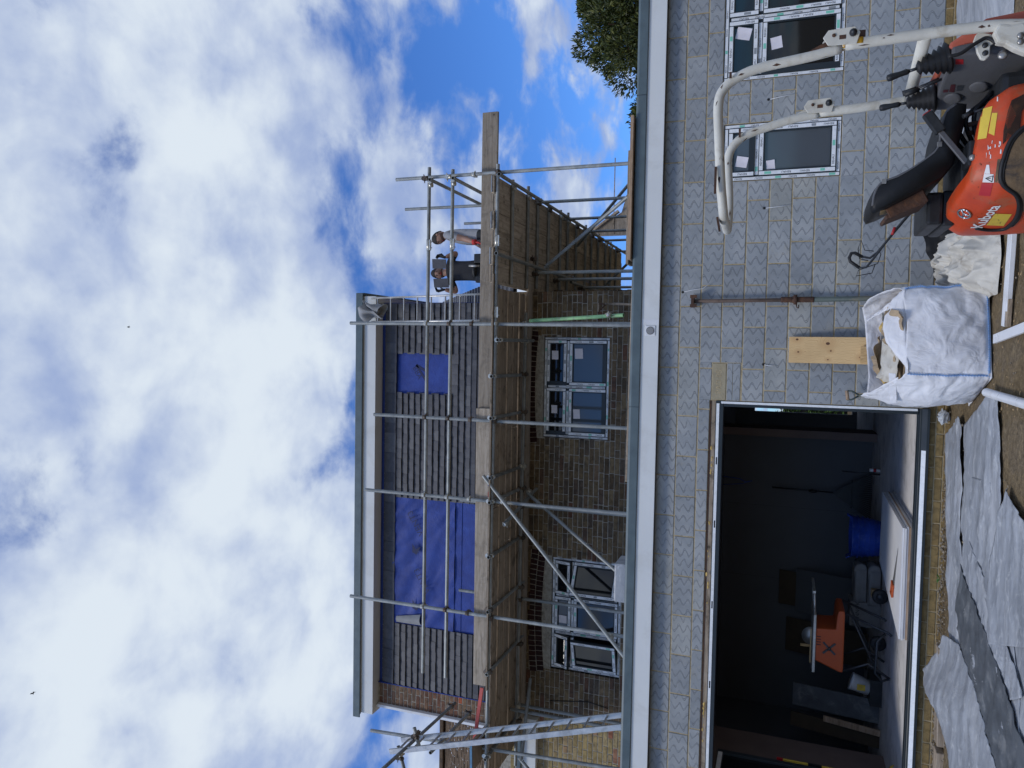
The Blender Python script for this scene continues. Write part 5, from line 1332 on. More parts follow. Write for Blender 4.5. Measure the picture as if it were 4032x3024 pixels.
# new pine board leaning on the wall
pb_ = MB(); pb_.bar((-3.383, -0.30, -0.02), (-3.383, -0.045, 1.476), 0.272, 0.027, (0, -1, 0)); pbo = pb_.build('pine_board', MT['knotty'], None, bevel=0.003); tag(pbo, 'clean knotty pine board leaning on the block wall behind the bulk bag', 'board')
oc = MB(); oc.bar((-3.42, -0.31, 0.10), (-3.42, -0.205, 0.805), 0.16, 0.02, (0, -1, 0)); oco = oc.build('board_offcut', MT['pine'], None, bevel=0.002); tag(oco, 'short pale offcut in front of the leaning pine board', 'board')
# spade behind the bag
spd = empty('garden_spade', 'spade with green shaft and pale wooden grip behind the bulk bag', 'spade')
MB().tube([(-3.79, -0.12, 0.912), (-3.885, -0.12, 0.898)], 0.017, 10).build('grip', MT['ply'], spd)
for s in (-1, 1): MB().tube([(-3.838 + s * 0.047, -0.12, 0.905), (-3.838 + s * 0.042, -0.12, 0.86), (-3.835, -0.125, 0.79)], 0.009, 8).build('yoke', MT['acrow_green'], spd)
MB().tube([(-3.835, -0.125, 0.80), (-3.80, -0.22, 0.30)], 0.015, 8).build('shaft', MT['acrow_green'], spd)
def blade(u_, v_): x = (u_ - 0.5) * 0.19 * (1 - 0.15 * v_); return V(-3.80 + x, -0.22 - v_ * 0.05 + 0.02 * (2 * u_ - 1) ** 2, 0.30 - v_ * 0.31)
MB().grid(blade, 8, 8).build('blade', MT['steel'], spd, solid=0.004, fix=False)

# flattened dirty bag beside the bulk bag
def rub(u_, v_):
    x = -2.93 + 0.66 * u_; y = -1.72 + 1.45 * v_
    h = 0.23 * (math.sin(math.pi * min(1, max(0, u_))) ** 0.6) * (math.sin(math.pi * min(1, max(0, v_ * 0.92 + 0.04))) ** 0.5)
    r1 = abs(noise.noise(V(x * 5 + y * 2, y * 3.2, 2))); r2 = abs(noise.noise(V(x * 9 - y * 4, y * 7, 12))); f = 0.10 * (1 - min(1, r1 * 3.2)) + 0.055 * (1 - min(1, r2 * 3)) + 0.02 * noise.noise(V(x * 14 + y * 6, y * 9, 4)) - 0.04; e = min(u_, 1 - u_, v_, 1 - v_)
    wx = 0.06 * noise.noise(V(x * 3, y * 4, 8)); wy = 0.10 * noise.noise(V(x * 4, y * 2, 5))
    return V(x + wx, y + wy, -0.01 + (h + f) * min(1, e * 9))
rbg = MB().grid(rub, 90, 110).build('rubble_sack', MT['dirty_bag'], None, fix=False); tag(rbg, 'slumped dirty white woven sack lying between bulk bag and digger', 'sack')
for k, (x, y0, y1) in enumerate(((-2.62, -1.6, -0.7), (-2.80, -1.2, -1.15))): pass
# black sheet draped at the wall foot behind the sack
def drape(u_, v_):
    x = -2.83 + 0.62 * u_; z = 0.33 * (1 - v_) * (0.45 + 0.55 * u_) ; y = -0.30 - 0.45 * v_ - 0.05 * abs(noise.noise(V(x * 7, v_ * 2, 3))) - 0.02 * math.sin(x * 40) * v_
    return V(x + 0.05 * v_ * noise.noise(V(x * 5, v_ * 3, 1)), y, z + 0.02 * noise.noise(V(x * 8, v_ * 6, 9)))
dp = MB().grid(drape, 30, 20).build('black_tarpaulin', MT['black_vinyl'], None, fix=False); tag(dp, 'black plastic tarpaulin slumped against the wall foot behind the dirty sack', 'tarpaulin')

# lawn mower handle behind the digger
mw = empty('lawn_mower', 'black folding lawn mower handle with wire control loops sticking up behind the digger', 'lawn mower')
def z6(a, b): return (3200 + a / 2.659, 500 + b / 2.659)
Ym = -0.72
P6 = lambda a, b, dy=0.0: PY(*z6(a, b), Ym + dy)
MB().tube([P6(1320, 560), P6(940, 1000), P6(680, 1310), P6(600, 1372), P6(520, 1360), P6(440, 1318), P6(405, 1322), P6(382, 1370), P6(395, 1410), P6(490, 1475, -0.03), P6(560, 1470, -0.04), P6(620, 1400, -0.04), P6(880, 1060, -0.04), P6(1290, 580, -0.04)], 0.0105, 8).build('handle_tube', MT['dark_metal'], mw)
MB().tube([P6(520, 1360), P6(440, 1318), P6(405, 1322), P6(382, 1370), P6(395, 1410), P6(490, 1475, -0.03)], 0.0150, 8).build('foam_grip', MT['rubber'], mw)
MB().tube([P6(640, 1300), P6(545, 1290), P6(505, 1180), P6(475, 1280), P6(490, 1380), P6(580, 1400)], 0.0042, 6).build('control_loop', MT['rubber'], mw)
MB().tube([P6(690, 1300), P6(715, 1330), P6(680, 1430), P6(620, 1450), P6(480, 1500), P6(455, 1560), P6(620, 1530), P6(655, 1435)], 0.0042, 6).build('control_loop', MT['rubber'], mw)
MB().tube([P6(860, 1050, -0.05), P6(830, 1130, -0.05)], 0.012, 8).build('lock_knob', MT['red'], mw)
mbx = P6(1320, 560); MB().box((mbx.x - 0.1, -1.0, 0.02), (mbx.x + 0.32, -0.5, 0.20)).build('mower_deck', MT['black_plastic'], mw, bevel=0.05)
for dx, dy in ((-0.18, -1.12), (0.30, -1.12), (-0.18, -0.55), (0.30, -0.55)): MB().lathe([(0.09, -0.02), (0.09, 0.02)], (mbx.x + dx, dy, 0.07), (0, 1, 0), 16).build('wheel', MT['rubber'], mw)

# grey sheeting heaped at the right by the wall
def heap(u_, v_):
    x = -2.25 + 2.9 * u_; y = -1.75 + 1.55 * v_; e = min(u_, 1 - u_, v_, 1 - v_)
    h = 0.10 + 0.10 * noise.noise(V(x * 1.6, y * 2.0, 1)) + 0.05 * abs(noise.noise(V(x * 5, y * 4, 2))) + 0.10 * max(0, (x + 0.9)) * max(0, v_)
    return V(x, y, -0.02 + h * min(1, e * 6))
hp = MB().grid(heap, 60, 34).build('polythene_heap', MT['sheet'], None, fix=False); tag(hp, 'rumpled grey polythene sheeting heaped at the wall foot behind the digger', 'polythene')

# grey damp-proof sheets on the soil
def ribbon(name, label, inner, outer, z, amp=0.006, lift=None, mat='sheet', nu=90, nv=34):
    def poly(pts, t):
        L_ = [0]
        for a, b in zip(pts, pts[1:]): L_.append(L_[-1] + math.hypot(b[0] - a[0], b[1] - a[1]))
        d = t * L_[-1]
        for i in range(len(pts) - 1):
            if d <= L_[i + 1] + 1e-9:
                f = (d - L_[i]) / max(1e-9, L_[i + 1] - L_[i]); return V(pts[i][0] + (pts[i + 1][0] - pts[i][0]) * f, pts[i][1] + (pts[i + 1][1] - pts[i][1]) * f)
        return V(*pts[-1])
    def fn(u_, v_):
        p = poly(inner, u_).lerp(poly(outer, u_), v_); g = gz(p.x, p.y)
        h = z + max(g, -0.03) + 0.012 + amp * (0.5 + noise.noise(V(p.x * 2.2, p.y * 5, z * 40))) + amp * 0.6 * noise.noise(V(p.x * 5 + v_ * 9, p.y * 12, z * 70))
        h += 0.010 * (1 - min(1, 4 * abs(noise.noise(V(p.x * 2.4 + z * 30, p.y * 6.5, 3))))) + 0.006 * (1 - min(1, 4 * abs(noise.noise(V(p.x * 5.5, p.y * 9 + z * 50, 8)))))
        if lift: h += lift(u_, v_)
        return V(p.x, p.y, h)
    c = fn(0.5, 0.5); mb = MB(); mb.grid(lambda a, b: fn(a, b) - c, nu, nv)
    o = mb.build(name, MT[mat], None, solid=0.004, fix=False, loc=c); return tag(o, label, 'damp sheet')
ribbon('damp_sheet', 'narrow grey damp-proof strip lying nearest the door threshold', [(-3.98, -.58), (-4.21, -.08), (-4.39, -.13), (-5.22, -.34), (-5.58, -.44), (-6.06, -.66)], [(-3.97, -.62), (-4.05, -.72), (-4.3, -.79), (-5.22, -1.0), (-5.5, -1.02), (-5.95, -1.08)], 0.010)
ribbon('damp_sheet', 'wide grey damp-proof sheet on the soil beside the white pipe', [(-3.72, -1.62), (-4.03, -.80), (-4.3, -.86), (-5.2, -1.05), (-6.2, -1.5)], [(-3.73, -1.88), (-4.15, -2.03), (-4.56, -2.14), (-5.2, -2.45), (-6.0, -3.0)], 0.0, lift=lambda u_, v_: 0.018 * max(0, math.sin(v_ * 12)))
ribbon('damp_sheet', 'smooth grey damp-proof sheet overlapping the wide one with a straight cut end', [(-4.47, -.86), (-5.2, -1.07), (-5.8, -1.4)], [(-4.39, -1.8), (-4.85, -1.9), (-5.6, -2.35)], 0.006)
ribbon('damp_sheet', 'pointed grey damp-proof offcut lying across the sheets near the threshold', [(-4.89, -1.10), (-5.21, -1.06), (-6.0, -1.2), (-6.3, -1.5)], [(-4.90, -1.13), (-5.07, -1.55), (-5.2, -2.0), (-5.6, -2.9)], 0.012)
ribbon('damp_sheet', 'pale grey triangular damp-proof offcut nearest the viewer', [(-4.35, -2.28), (-4.69, -2.12), (-4.96, -1.97), (-5.6, -1.95)], [(-4.36, -2.31), (-4.46, -2.6), (-4.6, -3.0), (-5.0, -3.7)], 0.018)
ribbon('damp_sheet', 'dark grey damp-proof strip curving across the others', [(-5.22, -1.06), (-5.60, -.90), (-5.9, -1.1), (-6.11, -1.9), (-6.32, -2.4), (-6.6, -3.0)], [(-5.28, -1.10), (-5.40, -1.5), (-5.5, -1.85), (-5.7, -2.5), (-5.82, -2.9), (-6.0, -3.5)], 0.024, mat='dark_sheet')
ribbon('damp_sheet', 'bulging pale grey sheet draped over the sleeper at the left', [(-6.0, -.66), (-6.3, -.35), (-6.54, -.16), (-6.62, -.46), (-6.7, -.8), (-7.0, -1.2), (-7.6, -1.9)], [(-5.92, -1.1), (-6.0, -1.5), (-6.12, -1.95), (-6.32, -2.4), (-6.6, -3.0), (-6.7, -3.2), (-6.8, -3.4)], 0.028, lift=lambda u_, v_: 0.10 * math.exp(-((u_ - 0.36) / 0.16) ** 2) * (1 - v_) ** 1.2 + 0.03 * (1 - v_))
ribbon('damp_sheet', 'lowest grey damp-proof sheet showing at the bottom left under all the others', [(-5.0, -1.3), (-5.6, -1.2), (-6.2, -1.3), (-7.6, -1.6)], [(-4.9, -3.0), (-5.3, -3.6), (-6.2, -3.8), (-7.6, -3.8)], -0.004)
# timber sleepers peeping out under the sheets
def log(name, label, p0, p1, w, t, mat='board'):
    o = MB().bar(p0, p1, w, t).build(name, MT[mat], None, bevel=0.006); return tag(o, label, 'timber')
log('timber_baulk', 'weathered timber baulk lying along the wall foot under the grey sheets', (-6.18, -0.46, 0.02), (-7.12, -0.46, 0.0), 0.16, 0.085)
log('timber_baulk', 'second timber baulk at the far left of the wall foot', (-7.2, -0.42, 0.0), (-8.2, -0.36, 0.0), 0.14, 0.07)
# white plastic trim offcuts and pipe
ta = empty('plastic_trim', 'two long white plastic trims lying together on soil in front of the dirty sack', 'trim')
MB().bar((-1.7, -2.16, 0.012), (-3.195, -1.995, 0.005), 0.062, 0.02).build('trim_length', MT['white_upvc'], ta, bevel=0.003)
MB().bar((-1.8, -2.22, 0.008), (-3.09, -2.085, 0.004), 0.05, 0.034).build('trim_length', MT['white_upvc'], ta, bevel=0.003)
MB().bar((-3.0, -2.10, 0.0), (-3.20, -2.075, -0.002), 0.05, 0.03).build('timber_core', MT['board'], ta, bevel=0.003)
tb = MB().bar((-3.285, -1.76, 0.004), (-3.20, -2.75, 0.004), 0.07, 0.025).build('plastic_trim', MT['white_upvc'], None, bevel=0.003); tag(tb, 'short flat white plastic trim pointing at the bulk bag', 'trim')
wp = MB().tube([(-3.70, -1.70, 0.028), (-3.735, -2.95, 0.025)], 0.034, 14, True, 0, 0.9).build('waste_pipe', MT['white_upvc'], None); tag(wp, 'white plastic waste pipe lying on soil beside the grey sheets', 'pipe')
def crump(u_, v_):
    a = u_ * 6.283; t = v_ * math.pi; r_ = 0.06 * (1 + 0.5 * noise.noise(V(math.cos(a) * 2, math.sin(a) * 2, t * 2))); return V(-4.02 + r_ * math.sin(t) * math.cos(a) * 1.2, -0.07 + r_ * math.sin(t) * math.sin(a), 0.02 + r_ * math.cos(t) * 0.8)
cp = MB().grid(crump, 14, 10, False, 0, True).build('crumpled_wrap', MT['clear_plastic'], None, fix=False); tag(cp, 'ball of crumpled clear plastic at the foot of the door jamb', 'plastic wrap')
wt = MB()
for k in range(9): a = k * 0.7; wt.add([V(-5.62, -0.12, 0.0), V(-5.62 + 0.03 * math.cos(a), -0.12 + 0.02 * math.sin(a), 0.03), V(-5.62 + 0.05 * math.cos(a + .2), -0.12 + 0.035 * math.sin(a + .2), 0.028)], [(0, 1, 2)])
wo = wt.build('weed', simple('weed_leaf', (0.07, 0.16, 0.03), 0.6), None, fix=False); tag(wo, 'tiny green weed growing at the foot of the threshold', 'plant')
scr = MB()
for k in range(60):
    x, y = random.uniform(-3.9, -2.6), random.uniform(-2.7, -1.6); a = random.random() * 6; l = random.uniform(0.006, 0.03)
    scr.bar((x, y, gz(x, y) + 0.012), (x + l * math.cos(a), y + l * math.sin(a), gz(x, y) + 0.014), 0.006, 0.003)
so = scr.build('wood_chips', MT['pine_x'], None, kind='stuff', fix=False); tag(so, 'pale wood chips scattered over the bare soil', 'wood chips')

# ------------------------------------------------------------------ inside the room
FZ = 0.156
def zi(a, b): return (2600 + a / 2.011, 1550 + b / 2.011)
def zj(a, b): return (2600 + a / 2.011, 2200 + b / 2.011)
tub = empty('builders_tub', 'blue flexible builders tub standing on the floor inside the room', 'tub', loc=(-5.98, 3.05, FZ))
MB().lathe([(0.20, 0), (0.235, 0.0), (0.262, 0.18), (0.285, 0.385), (0.295, 0.39), (0.295, 0.405), (0.278, 0.405), (0.255, 0.18), (0.225, 0.012), (0, 0.012)], (0, 0, 0), (0, 0, 1), 32).build('tub_body', MT['tub_blue'], tub)
for k in range(5): MB().lathe([(0.245 + 0.013 * k, 0), (0.249 + 0.013 * k, 0.006), (0.246 + 0.013 * k, 0.012)], (0, 0, 0.05 + 0.065 * k), (0, 0, 1), 32).build('rib', MT['tub_blue'], tub)
for s in (-1, 1): MB().tube([(s * 0.27, -0.07, 0.40), (s * 0.30, -0.06, 0.45), (s * 0.30, 0.06, 0.45), (s * 0.27, 0.07, 0.40)], 0.011, 8).build('handle', MT['tub_blue'], tub)
rk = empty('leaf_rake', 'black plastic leaf rake standing upside down against the back wall', 'rake')
MB().tube([(-5.62, 4.50, 1.64), (-5.63, 4.48, 0.70)], 0.014, 8).build('shaft', MT['dark_metal'], rk)
for k in range(22):
    f = k / 21; MB().bar((-5.63, 4.47, 0.72), (-5.28 - 0.72 * f, 4.40, 0.17), 0.020, 0.006, (0, 1, 0)).build('tine', MT['black_plastic'], rk)
MB().bar((-5.40, 4.435, 0.45), (-5.85, 4.435, 0.45), 0.02, 0.01, (0, 1, 0)).build('tine_bar', MT['black_plastic'], rk)
MB().lathe([(0.02, -0.06), (0.032, 0), (0.02, 0.06)], (-5.63, 4.475, 1.02), (0, 0, 1), 10).build('clamp', MT['black_plastic'], rk)
# stack of boards
for k in range(7):
    t = 0.018 if k % 3 else 0.026; dx, dy = random.uniform(-0.02, 0.03), random.uniform(-0.02, 0.03)
    pts = [V(-5.14 + dx, 2.02 + dy), V(-6.03 + dx, 2.06 + dy), V(-6.40 + dx, 0.24 + dy), V(-5.22 + dx, 0.26 + dy)]
    z = FZ + 0.02 * k; mb = MB(); mb.add([V(p.x, p.y, z) for p in pts] + [V(p.x, p.y, z + 0.017) for p in pts], [(3, 2, 1, 0), (4, 5, 6, 7), (0, 1, 5, 4), (1, 2, 6, 5), (2, 3, 7, 6), (3, 0, 4, 7)])
    o = mb.build('insulation_board', MT['white_board'] if k != 3 else MT['ply'], None); tag(o, 'topmost white sheet of the low stack on the floor' if k == 6 else ('brown sheet in the middle of the low stack' if k == 3 else ('bottom', 'second from bottom', 'third from bottom', '', 'third from top', 'second from top')[k] + ' white sheet of the low stack on the floor'), 'board', 'sheets stacked on the floor')
ZS = FZ + 0.02 * 6 + 0.018
hs = empty('hand_saw', 'orange handled hand saw lying on the stack of white sheets', 'saw')
MB().add([V(-5.50, 0.52, ZS + 0.002), V(-5.94, 0.80, ZS + 0.002), V(-5.98, 0.70, ZS + 0.002), V(-5.50, 0.52, ZS + 0.005), V(-5.94, 0.80, ZS + 0.005), V(-5.98, 0.70, ZS + 0.005)], [(0, 1, 2), (3, 5, 4), (0, 3, 4, 1), (1, 4, 5, 2), (2, 5, 3, 0)]).build('blade', MT['steel'], hs)
hh = MB(); hh.bar((-5.94, 0.79, ZS + 0.012), (-6.07, 0.83, ZS + 0.012), 0.035, 0.022); hh.bar((-5.97, 0.70, ZS + 0.012), (-6.09, 0.74, ZS + 0.012), 0.032, 0.022); hh.bar((-6.07, 0.85, ZS + 0.013), (-6.10, 0.72, ZS + 0.013), 0.035, 0.024); hh.bar((-5.95, 0.81, ZS + 0.011), (-5.98, 0.69, ZS + 0.011), 0.03, 0.02); hh.build('handle', MT['saw_orange'], hs, bevel=0.006)
# table saw on its stand
ts = empty('table_saw', 'orange table saw on a folding black stand inside the room', 'table saw')
yS = 1.95
ta_ = MB(); ta_.box((-7.46, yS - 0.30, 1.03), (-6.72, yS + 0.30, 1.065)); ta_.build('table_top', MT['alu'], ts, bevel=0.004)
for y in (-0.26, -0.1, 0.26): MB().tube([(-6.74, yS + y, 1.05), (-6.42, yS + y, 1.065)], 0.012, 8).build('extension_rail', MT['alu'], ts)
MB().bar((-6.43, yS - 0.3, 1.065), (-6.43, yS + 0.3, 1.065), 0.03, 0.03).build('extension_end', MT['alu'], ts)
bd = MB(); bd.prism([(-6.90, 1.03), (-7.31, 1.03), (-7.34, 0.95), (-7.42, 0.745), (-7.42, 0.70), (-6.64, 0.70), (-6.64, 0.775), (-6.72, 0.79), (-6.88, 0.80)], 'y', yS - 0.28, yS + 0.28); bd.build('saw_body', MT['saw_orange'], ts, bevel=0.02)
for a in (45, -45):
    m_ = Matrix.Translation(V(-7.13, yS - 0.285, 0.87)) @ Matrix.Rotation(R(a), 4, 'Y'); MB().box((-0.10, -0.004, -0.012), (0.10, 0.004, 0.012), m_).build('crank_spoke', MT['dark_metal'], ts)
MB().lathe([(0.02, 0), (0.02, 0.02)], (-7.13, yS - 0.29, 0.87), (0, -1, 0), 12).build('crank_hub', MT['dark_metal'], ts)
for k in range(4): MB().box((-6.99 - 0.035 * k - 0.01, yS - 0.283, 0.97), (-6.99 - 0.035 * k, yS - 0.279, 1.02)).build('vent_slot', MT['rubber'], ts)
MB().lathe([(0.0, 0), (0.12, 0.0), (0.12, 0.004), (0, 0.004)], (-7.1, yS, 1.07), (0, 1, 0), 20).build('saw_blade', MT['steel'], ts)
MB().box((-7.45, yS - 0.02, 1.07), (-7.0, yS + 0.05, 1.085)).build('push_board', MT['pine_x'], ts); MB().tube([(-7.23, yS, 1.085), (-7.235, yS, 1.20)], 0.018, 8).build('push_stick', MT['pine'], ts)
for y in (-0.27, 0.27):
    MB().tube([(-6.66, yS + y, 0.70), (-6.84, yS + y - 0.02, 0.20), (-6.86, yS + y - 0.04, FZ + 0.02)], 0.016, 8).build('leg', MT['dark_metal'], ts)
    MB().tube([(-7.40, yS + y, 0.70), (-7.26, yS + y, 0.42), (-7.40, yS + y - 0.03, FZ + 0.02)], 0.016, 8).build('leg', MT['dark_metal'], ts)
    MB().tube([(-6.70, yS + y, 0.62), (-7.38, yS + y, 0.30)], 0.014, 8).build('stretcher', MT['dark_metal'], ts)
MB().tube([(-6.85, yS - 0.29, 0.24), (-6.95, yS - 0.30, 0.33), (-7.35, yS - 0.30, 0.34), (-7.44, yS - 0.3, 0.26), (-7.40, yS - 0.30, FZ + 0.02)], 0.016, 8).build('foot_bar', MT['dark_metal'], ts)
for x in (-6.56, -7.18):
    w_ = MB().lathe([(0.03, -0.03), (0.085, -0.03), (0.095, -0.02), (0.095, 0.02), (0.085, 0.03), (0.03, 0.03)], (x, yS + 0.28, FZ + 0.095), (0, 1, 0), 20).build('wheel', MT['rubber'], ts)
    MB().lathe([(0.05, -0.034), (0.05, 0.034)], (x, yS + 0.28, FZ + 0.095), (0, 1, 0), 16).build('rim', MT['dark_metal'], w_)
# bagged plaster and a boxed product with lettering
def sackm(name, label, c, sx, sy, sz, mat):
    def fn(u_, v_):
        a = u_ * 6.283; t = (v_ - 0.5) * math.pi; ce = lambda q, n: math.copysign(abs(q) ** (n * 0.55), q)
        return V(ce(math.cos(t), 0.5) * ce(math.cos(a), 0.5) * sx, ce(math.cos(t), 0.5) * ce(math.sin(a), 0.5) * sy, ce(math.sin(t), 0.7) * sz) * (1 + 0.22 * noise.noise(V(math.cos(a) * 2, math.sin(a) * 2, t * 2 + c[0])))
    o = MB().grid(fn, 24, 14, True, 0, True).build(name, MT[mat], None, fix=False, loc=c); return tag(o, label, 'sack')
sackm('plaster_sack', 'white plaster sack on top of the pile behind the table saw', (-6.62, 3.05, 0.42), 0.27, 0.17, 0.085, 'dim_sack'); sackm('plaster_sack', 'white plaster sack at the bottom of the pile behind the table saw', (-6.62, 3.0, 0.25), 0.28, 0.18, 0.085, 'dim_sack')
for z, y in ((0.44, 2.89), (0.26, 2.83)): MB().box((-6.66, y - 0.004, z - 0.05), (-6.57, y, z + 0.04)).build('print_patch', MT['red'], bpy.data.objects['plaster_sack'] if z > 0.3 else bpy.data.objects['plaster_sack.001'])
for o_ in ('plaster_sack', 'plaster_sack.001'):
    ob = bpy.data.objects[o_]
    for c in ob.children: c.matrix_parent_inverse = Matrix.Translation(-Vector(ob.location))
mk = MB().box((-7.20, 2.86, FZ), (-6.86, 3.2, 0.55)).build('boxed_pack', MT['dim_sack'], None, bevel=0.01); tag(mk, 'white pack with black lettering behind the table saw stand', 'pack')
stencil('MANNOK', 0.075, -7.02, 0.45, R(0), 2.856, mk, MT['ink'], name='lettering'); lgm = MB(); lgm.add([V(-7.165 + a, 2.856, 0.475 + b) for a, b in ((0, 0), (0.02, 0.05), (0.035, 0.02), (0.05, 0.05), (0.07, 0.0), (0.05, 0.0), (0.035, -0.012), (0.02, 0.0))], [(0, 1, 2, 7), (2, 3, 4, 5), (2, 5, 6, 7)]); lgm.build('emblem', MT['ink'], mk, fix=False)
MB().box((-6.72, 2.70, FZ), (-6.62, 2.80, 0.30)).build('small_carton', MT['pine_x'], None); tag(bpy.data.objects['small_carton'], 'small brown carton on the floor beside the white pack', 'carton')
# leaning sheets at the back and at the left
def lean(name, label, x0, x1, y0, y1, z1, t, mat):
    m = MB(); m.bar(((x0 + x1) / 2, y0, FZ), ((x0 + x1) / 2, y1, z1), abs(x1 - x0), t, (0, -1, 0)); o = m.build(name, MT[mat], None, bevel=0.002); return tag(o, label, 'board')
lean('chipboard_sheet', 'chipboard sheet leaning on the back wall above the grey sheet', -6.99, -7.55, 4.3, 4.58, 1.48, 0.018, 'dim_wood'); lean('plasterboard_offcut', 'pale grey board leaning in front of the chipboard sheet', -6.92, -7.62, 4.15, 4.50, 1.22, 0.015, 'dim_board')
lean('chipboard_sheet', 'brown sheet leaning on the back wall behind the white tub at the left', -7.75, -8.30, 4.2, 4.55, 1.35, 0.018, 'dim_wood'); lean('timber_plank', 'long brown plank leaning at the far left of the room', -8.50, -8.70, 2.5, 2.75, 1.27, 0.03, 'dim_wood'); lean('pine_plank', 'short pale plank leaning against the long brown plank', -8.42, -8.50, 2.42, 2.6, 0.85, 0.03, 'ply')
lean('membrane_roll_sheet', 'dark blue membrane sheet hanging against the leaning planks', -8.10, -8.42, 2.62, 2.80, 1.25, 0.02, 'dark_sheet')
tb2 = empty('plaster_bucket', 'white plastic bucket with yellow label tipped beside the leaning sheets', 'bucket'); MB().lathe([(0.0, 0), (0.10, 0.0), (0.115, 0.22), (0.12, 0.225), (0.12, 0.24), (0.0, 0.24)], (-7.92, 2.55, 0.30), (0.3, 0, 1), 20).build('bucket_body', MT['white_upvc'], tb2); MB().box((-7.92, 2.425, 0.36), (-7.84, 2.43, 0.46)).build('bucket_label', MT['yellow'], tb2)
MB().box((-8.1, 2.4, FZ), (-7.75, 2.8, 0.30)).build('bucket_plinth', MT['dark_metal'], tb2)
bt = empty('sealant_tubes', 'white and red sealant tubes standing on the floor before the rake', 'tubes'); MB().tube([(-5.10, 3.55, FZ), (-5.10, 3.55, 0.30)], 0.025, 10).build('tube_body', MT['white_board'], bt); MB().tube([(-5.10, 3.55, 0.21), (-5.10, 3.55, 0.25)], 0.0256, 10).build('tube_band', MT['red'], bt); MB().tube([(-5.16, 3.56, FZ), (-5.15, 3.6, 0.66)], 0.012, 8).build('rod', MT['dark_metal'], bt)
sp = empty('spirit_level', 'yellow and black spirit level standing by the folded door leaf', 'spirit level'); MB().box((-8.33, 0.90, FZ), (-8.27, 0.925, 1.38)).build('level_body', MT['yellow'], sp, bevel=0.003); MB().box((-8.333, 0.897, 0.95), (-8.267, 0.928, 1.10)).build('vial_block', MT['black_plastic'], sp); MB().box((-8.333, 0.897, 1.38), (-8.267, 0.928, 1.45)).build('end_cap', MT['red'], sp)
yc = MB(); yc.grid(lambda u_, v_: V(-8.22 + 0.12 * u_, 0.70 + 0.22 * v_, FZ + 0.05 + 0.03 * math.sin(u_ * 6 + v_ * 4)), 8, 8); yo = yc.build('yellow_cloth', MT['yellow'], None, solid=0.01, fix=False); tag(yo, 'yellow cloth dropped on the floor by the left jamb', 'cloth')
hw_ = MB(); hw_.tube([(-5.48, 4.4, 2.42), (-5.50, 4.4, 2.15), (-5.55, 4.4, 2.05), (-5.52, 4.4, 1.95)], 0.008, 6); hw_.tube([(-5.62, 4.4, 2.42), (-5.58, 4.4, 2.10), (-5.53, 4.4, 2.0)], 0.006, 6); ho_ = hw_.build('hanging_cable', MT['tub_blue'], None); tag(ho_, 'loose blue cable ends hanging from the room ceiling', 'cable')

# ------------------------------------------------------------------ mini digger
from mathutils.bvhtree import BVHTree
dg_ = empty('mini_digger', 'orange mini digger with cream roll frame and black seat in the foreground', 'digger')
YN, YF = -4.32, -3.60
def tubeD(name, pts, r, mat, seg=14, **k): return MB().tube(pts, r, seg, **k).build(name, MT[mat], dg_)
def smooth_path(pts, n=5):
    """Catmull-Rom through the points"""
    P = [Vector(p) for p in pts]; P = [P[0] * 2 - P[1]] + P + [P[-1] * 2 - P[-2]]; out = []
    for i in range(1, len(P) - 2):
        for j in range(n):
            t = j / n; a, b, c, d = P[i - 1], P[i], P[i + 1], P[i + 2]
            out.append(0.5 * ((2 * b) + (c - a) * t + (2 * a - 5 * b + 4 * c - d) * t * t + (3 * b - a - 3 * c + d) * t ** 3))
    out.append(P[-2]); return out
legA = [(-1.905, YN, 0.40), (-1.876, YN, 0.646), (-1.880, YN, 1.005), (-1.889, YN, 1.300)]
topA = [(-1.902, YN, 1.302), (-1.928, YN, 1.46), (-1.955, YN, 1.68), (-1.990, YN, 1.79), (-2.045, YN, 1.862), (-2.125, YN, 1.888), (-2.30, YN + 0.01, 1.880), (-2.52, YN + 0.02, 1.866), (-2.64, YN + 0.05, 1.855), (-2.70, YN + 0.13, 1.852), (-2.705, -4.0, 1.855), (-2.69, YF - 0.12, 1.868), (-2.63, YF - 0.03, 1.870), (-2.50, YF, 1.870), (-2.33, YF, 1.880), (-2.245, YF, 1.886), (-2.165, YF, 1.862), (-2.10, YF, 1.79), (-2.05, YF, 1.63), (-2.020, YF, 1.50), (-2.004, YF, 1.375)]
legB = [(-1.996, YF, 1.372), (-1.985, YF, 1.10), (-1.957, YF, 0.759), (-1.94, YF, 0.40)]
tubeD('roll_bar_leg', smooth_path(legA), 0.0265, 'cream_paint'); tubeD('roll_bar_hoop', smooth_path(topA), 0.0250, 'cream_paint'); tubeD('roll_bar_leg', smooth_path(legB), 0.0265, 'cream_paint')
tubeD('cross_tube', [(-1.88, YN, 0.93), (-1.972, YF, 0.90)], 0.030, 'cream_paint')
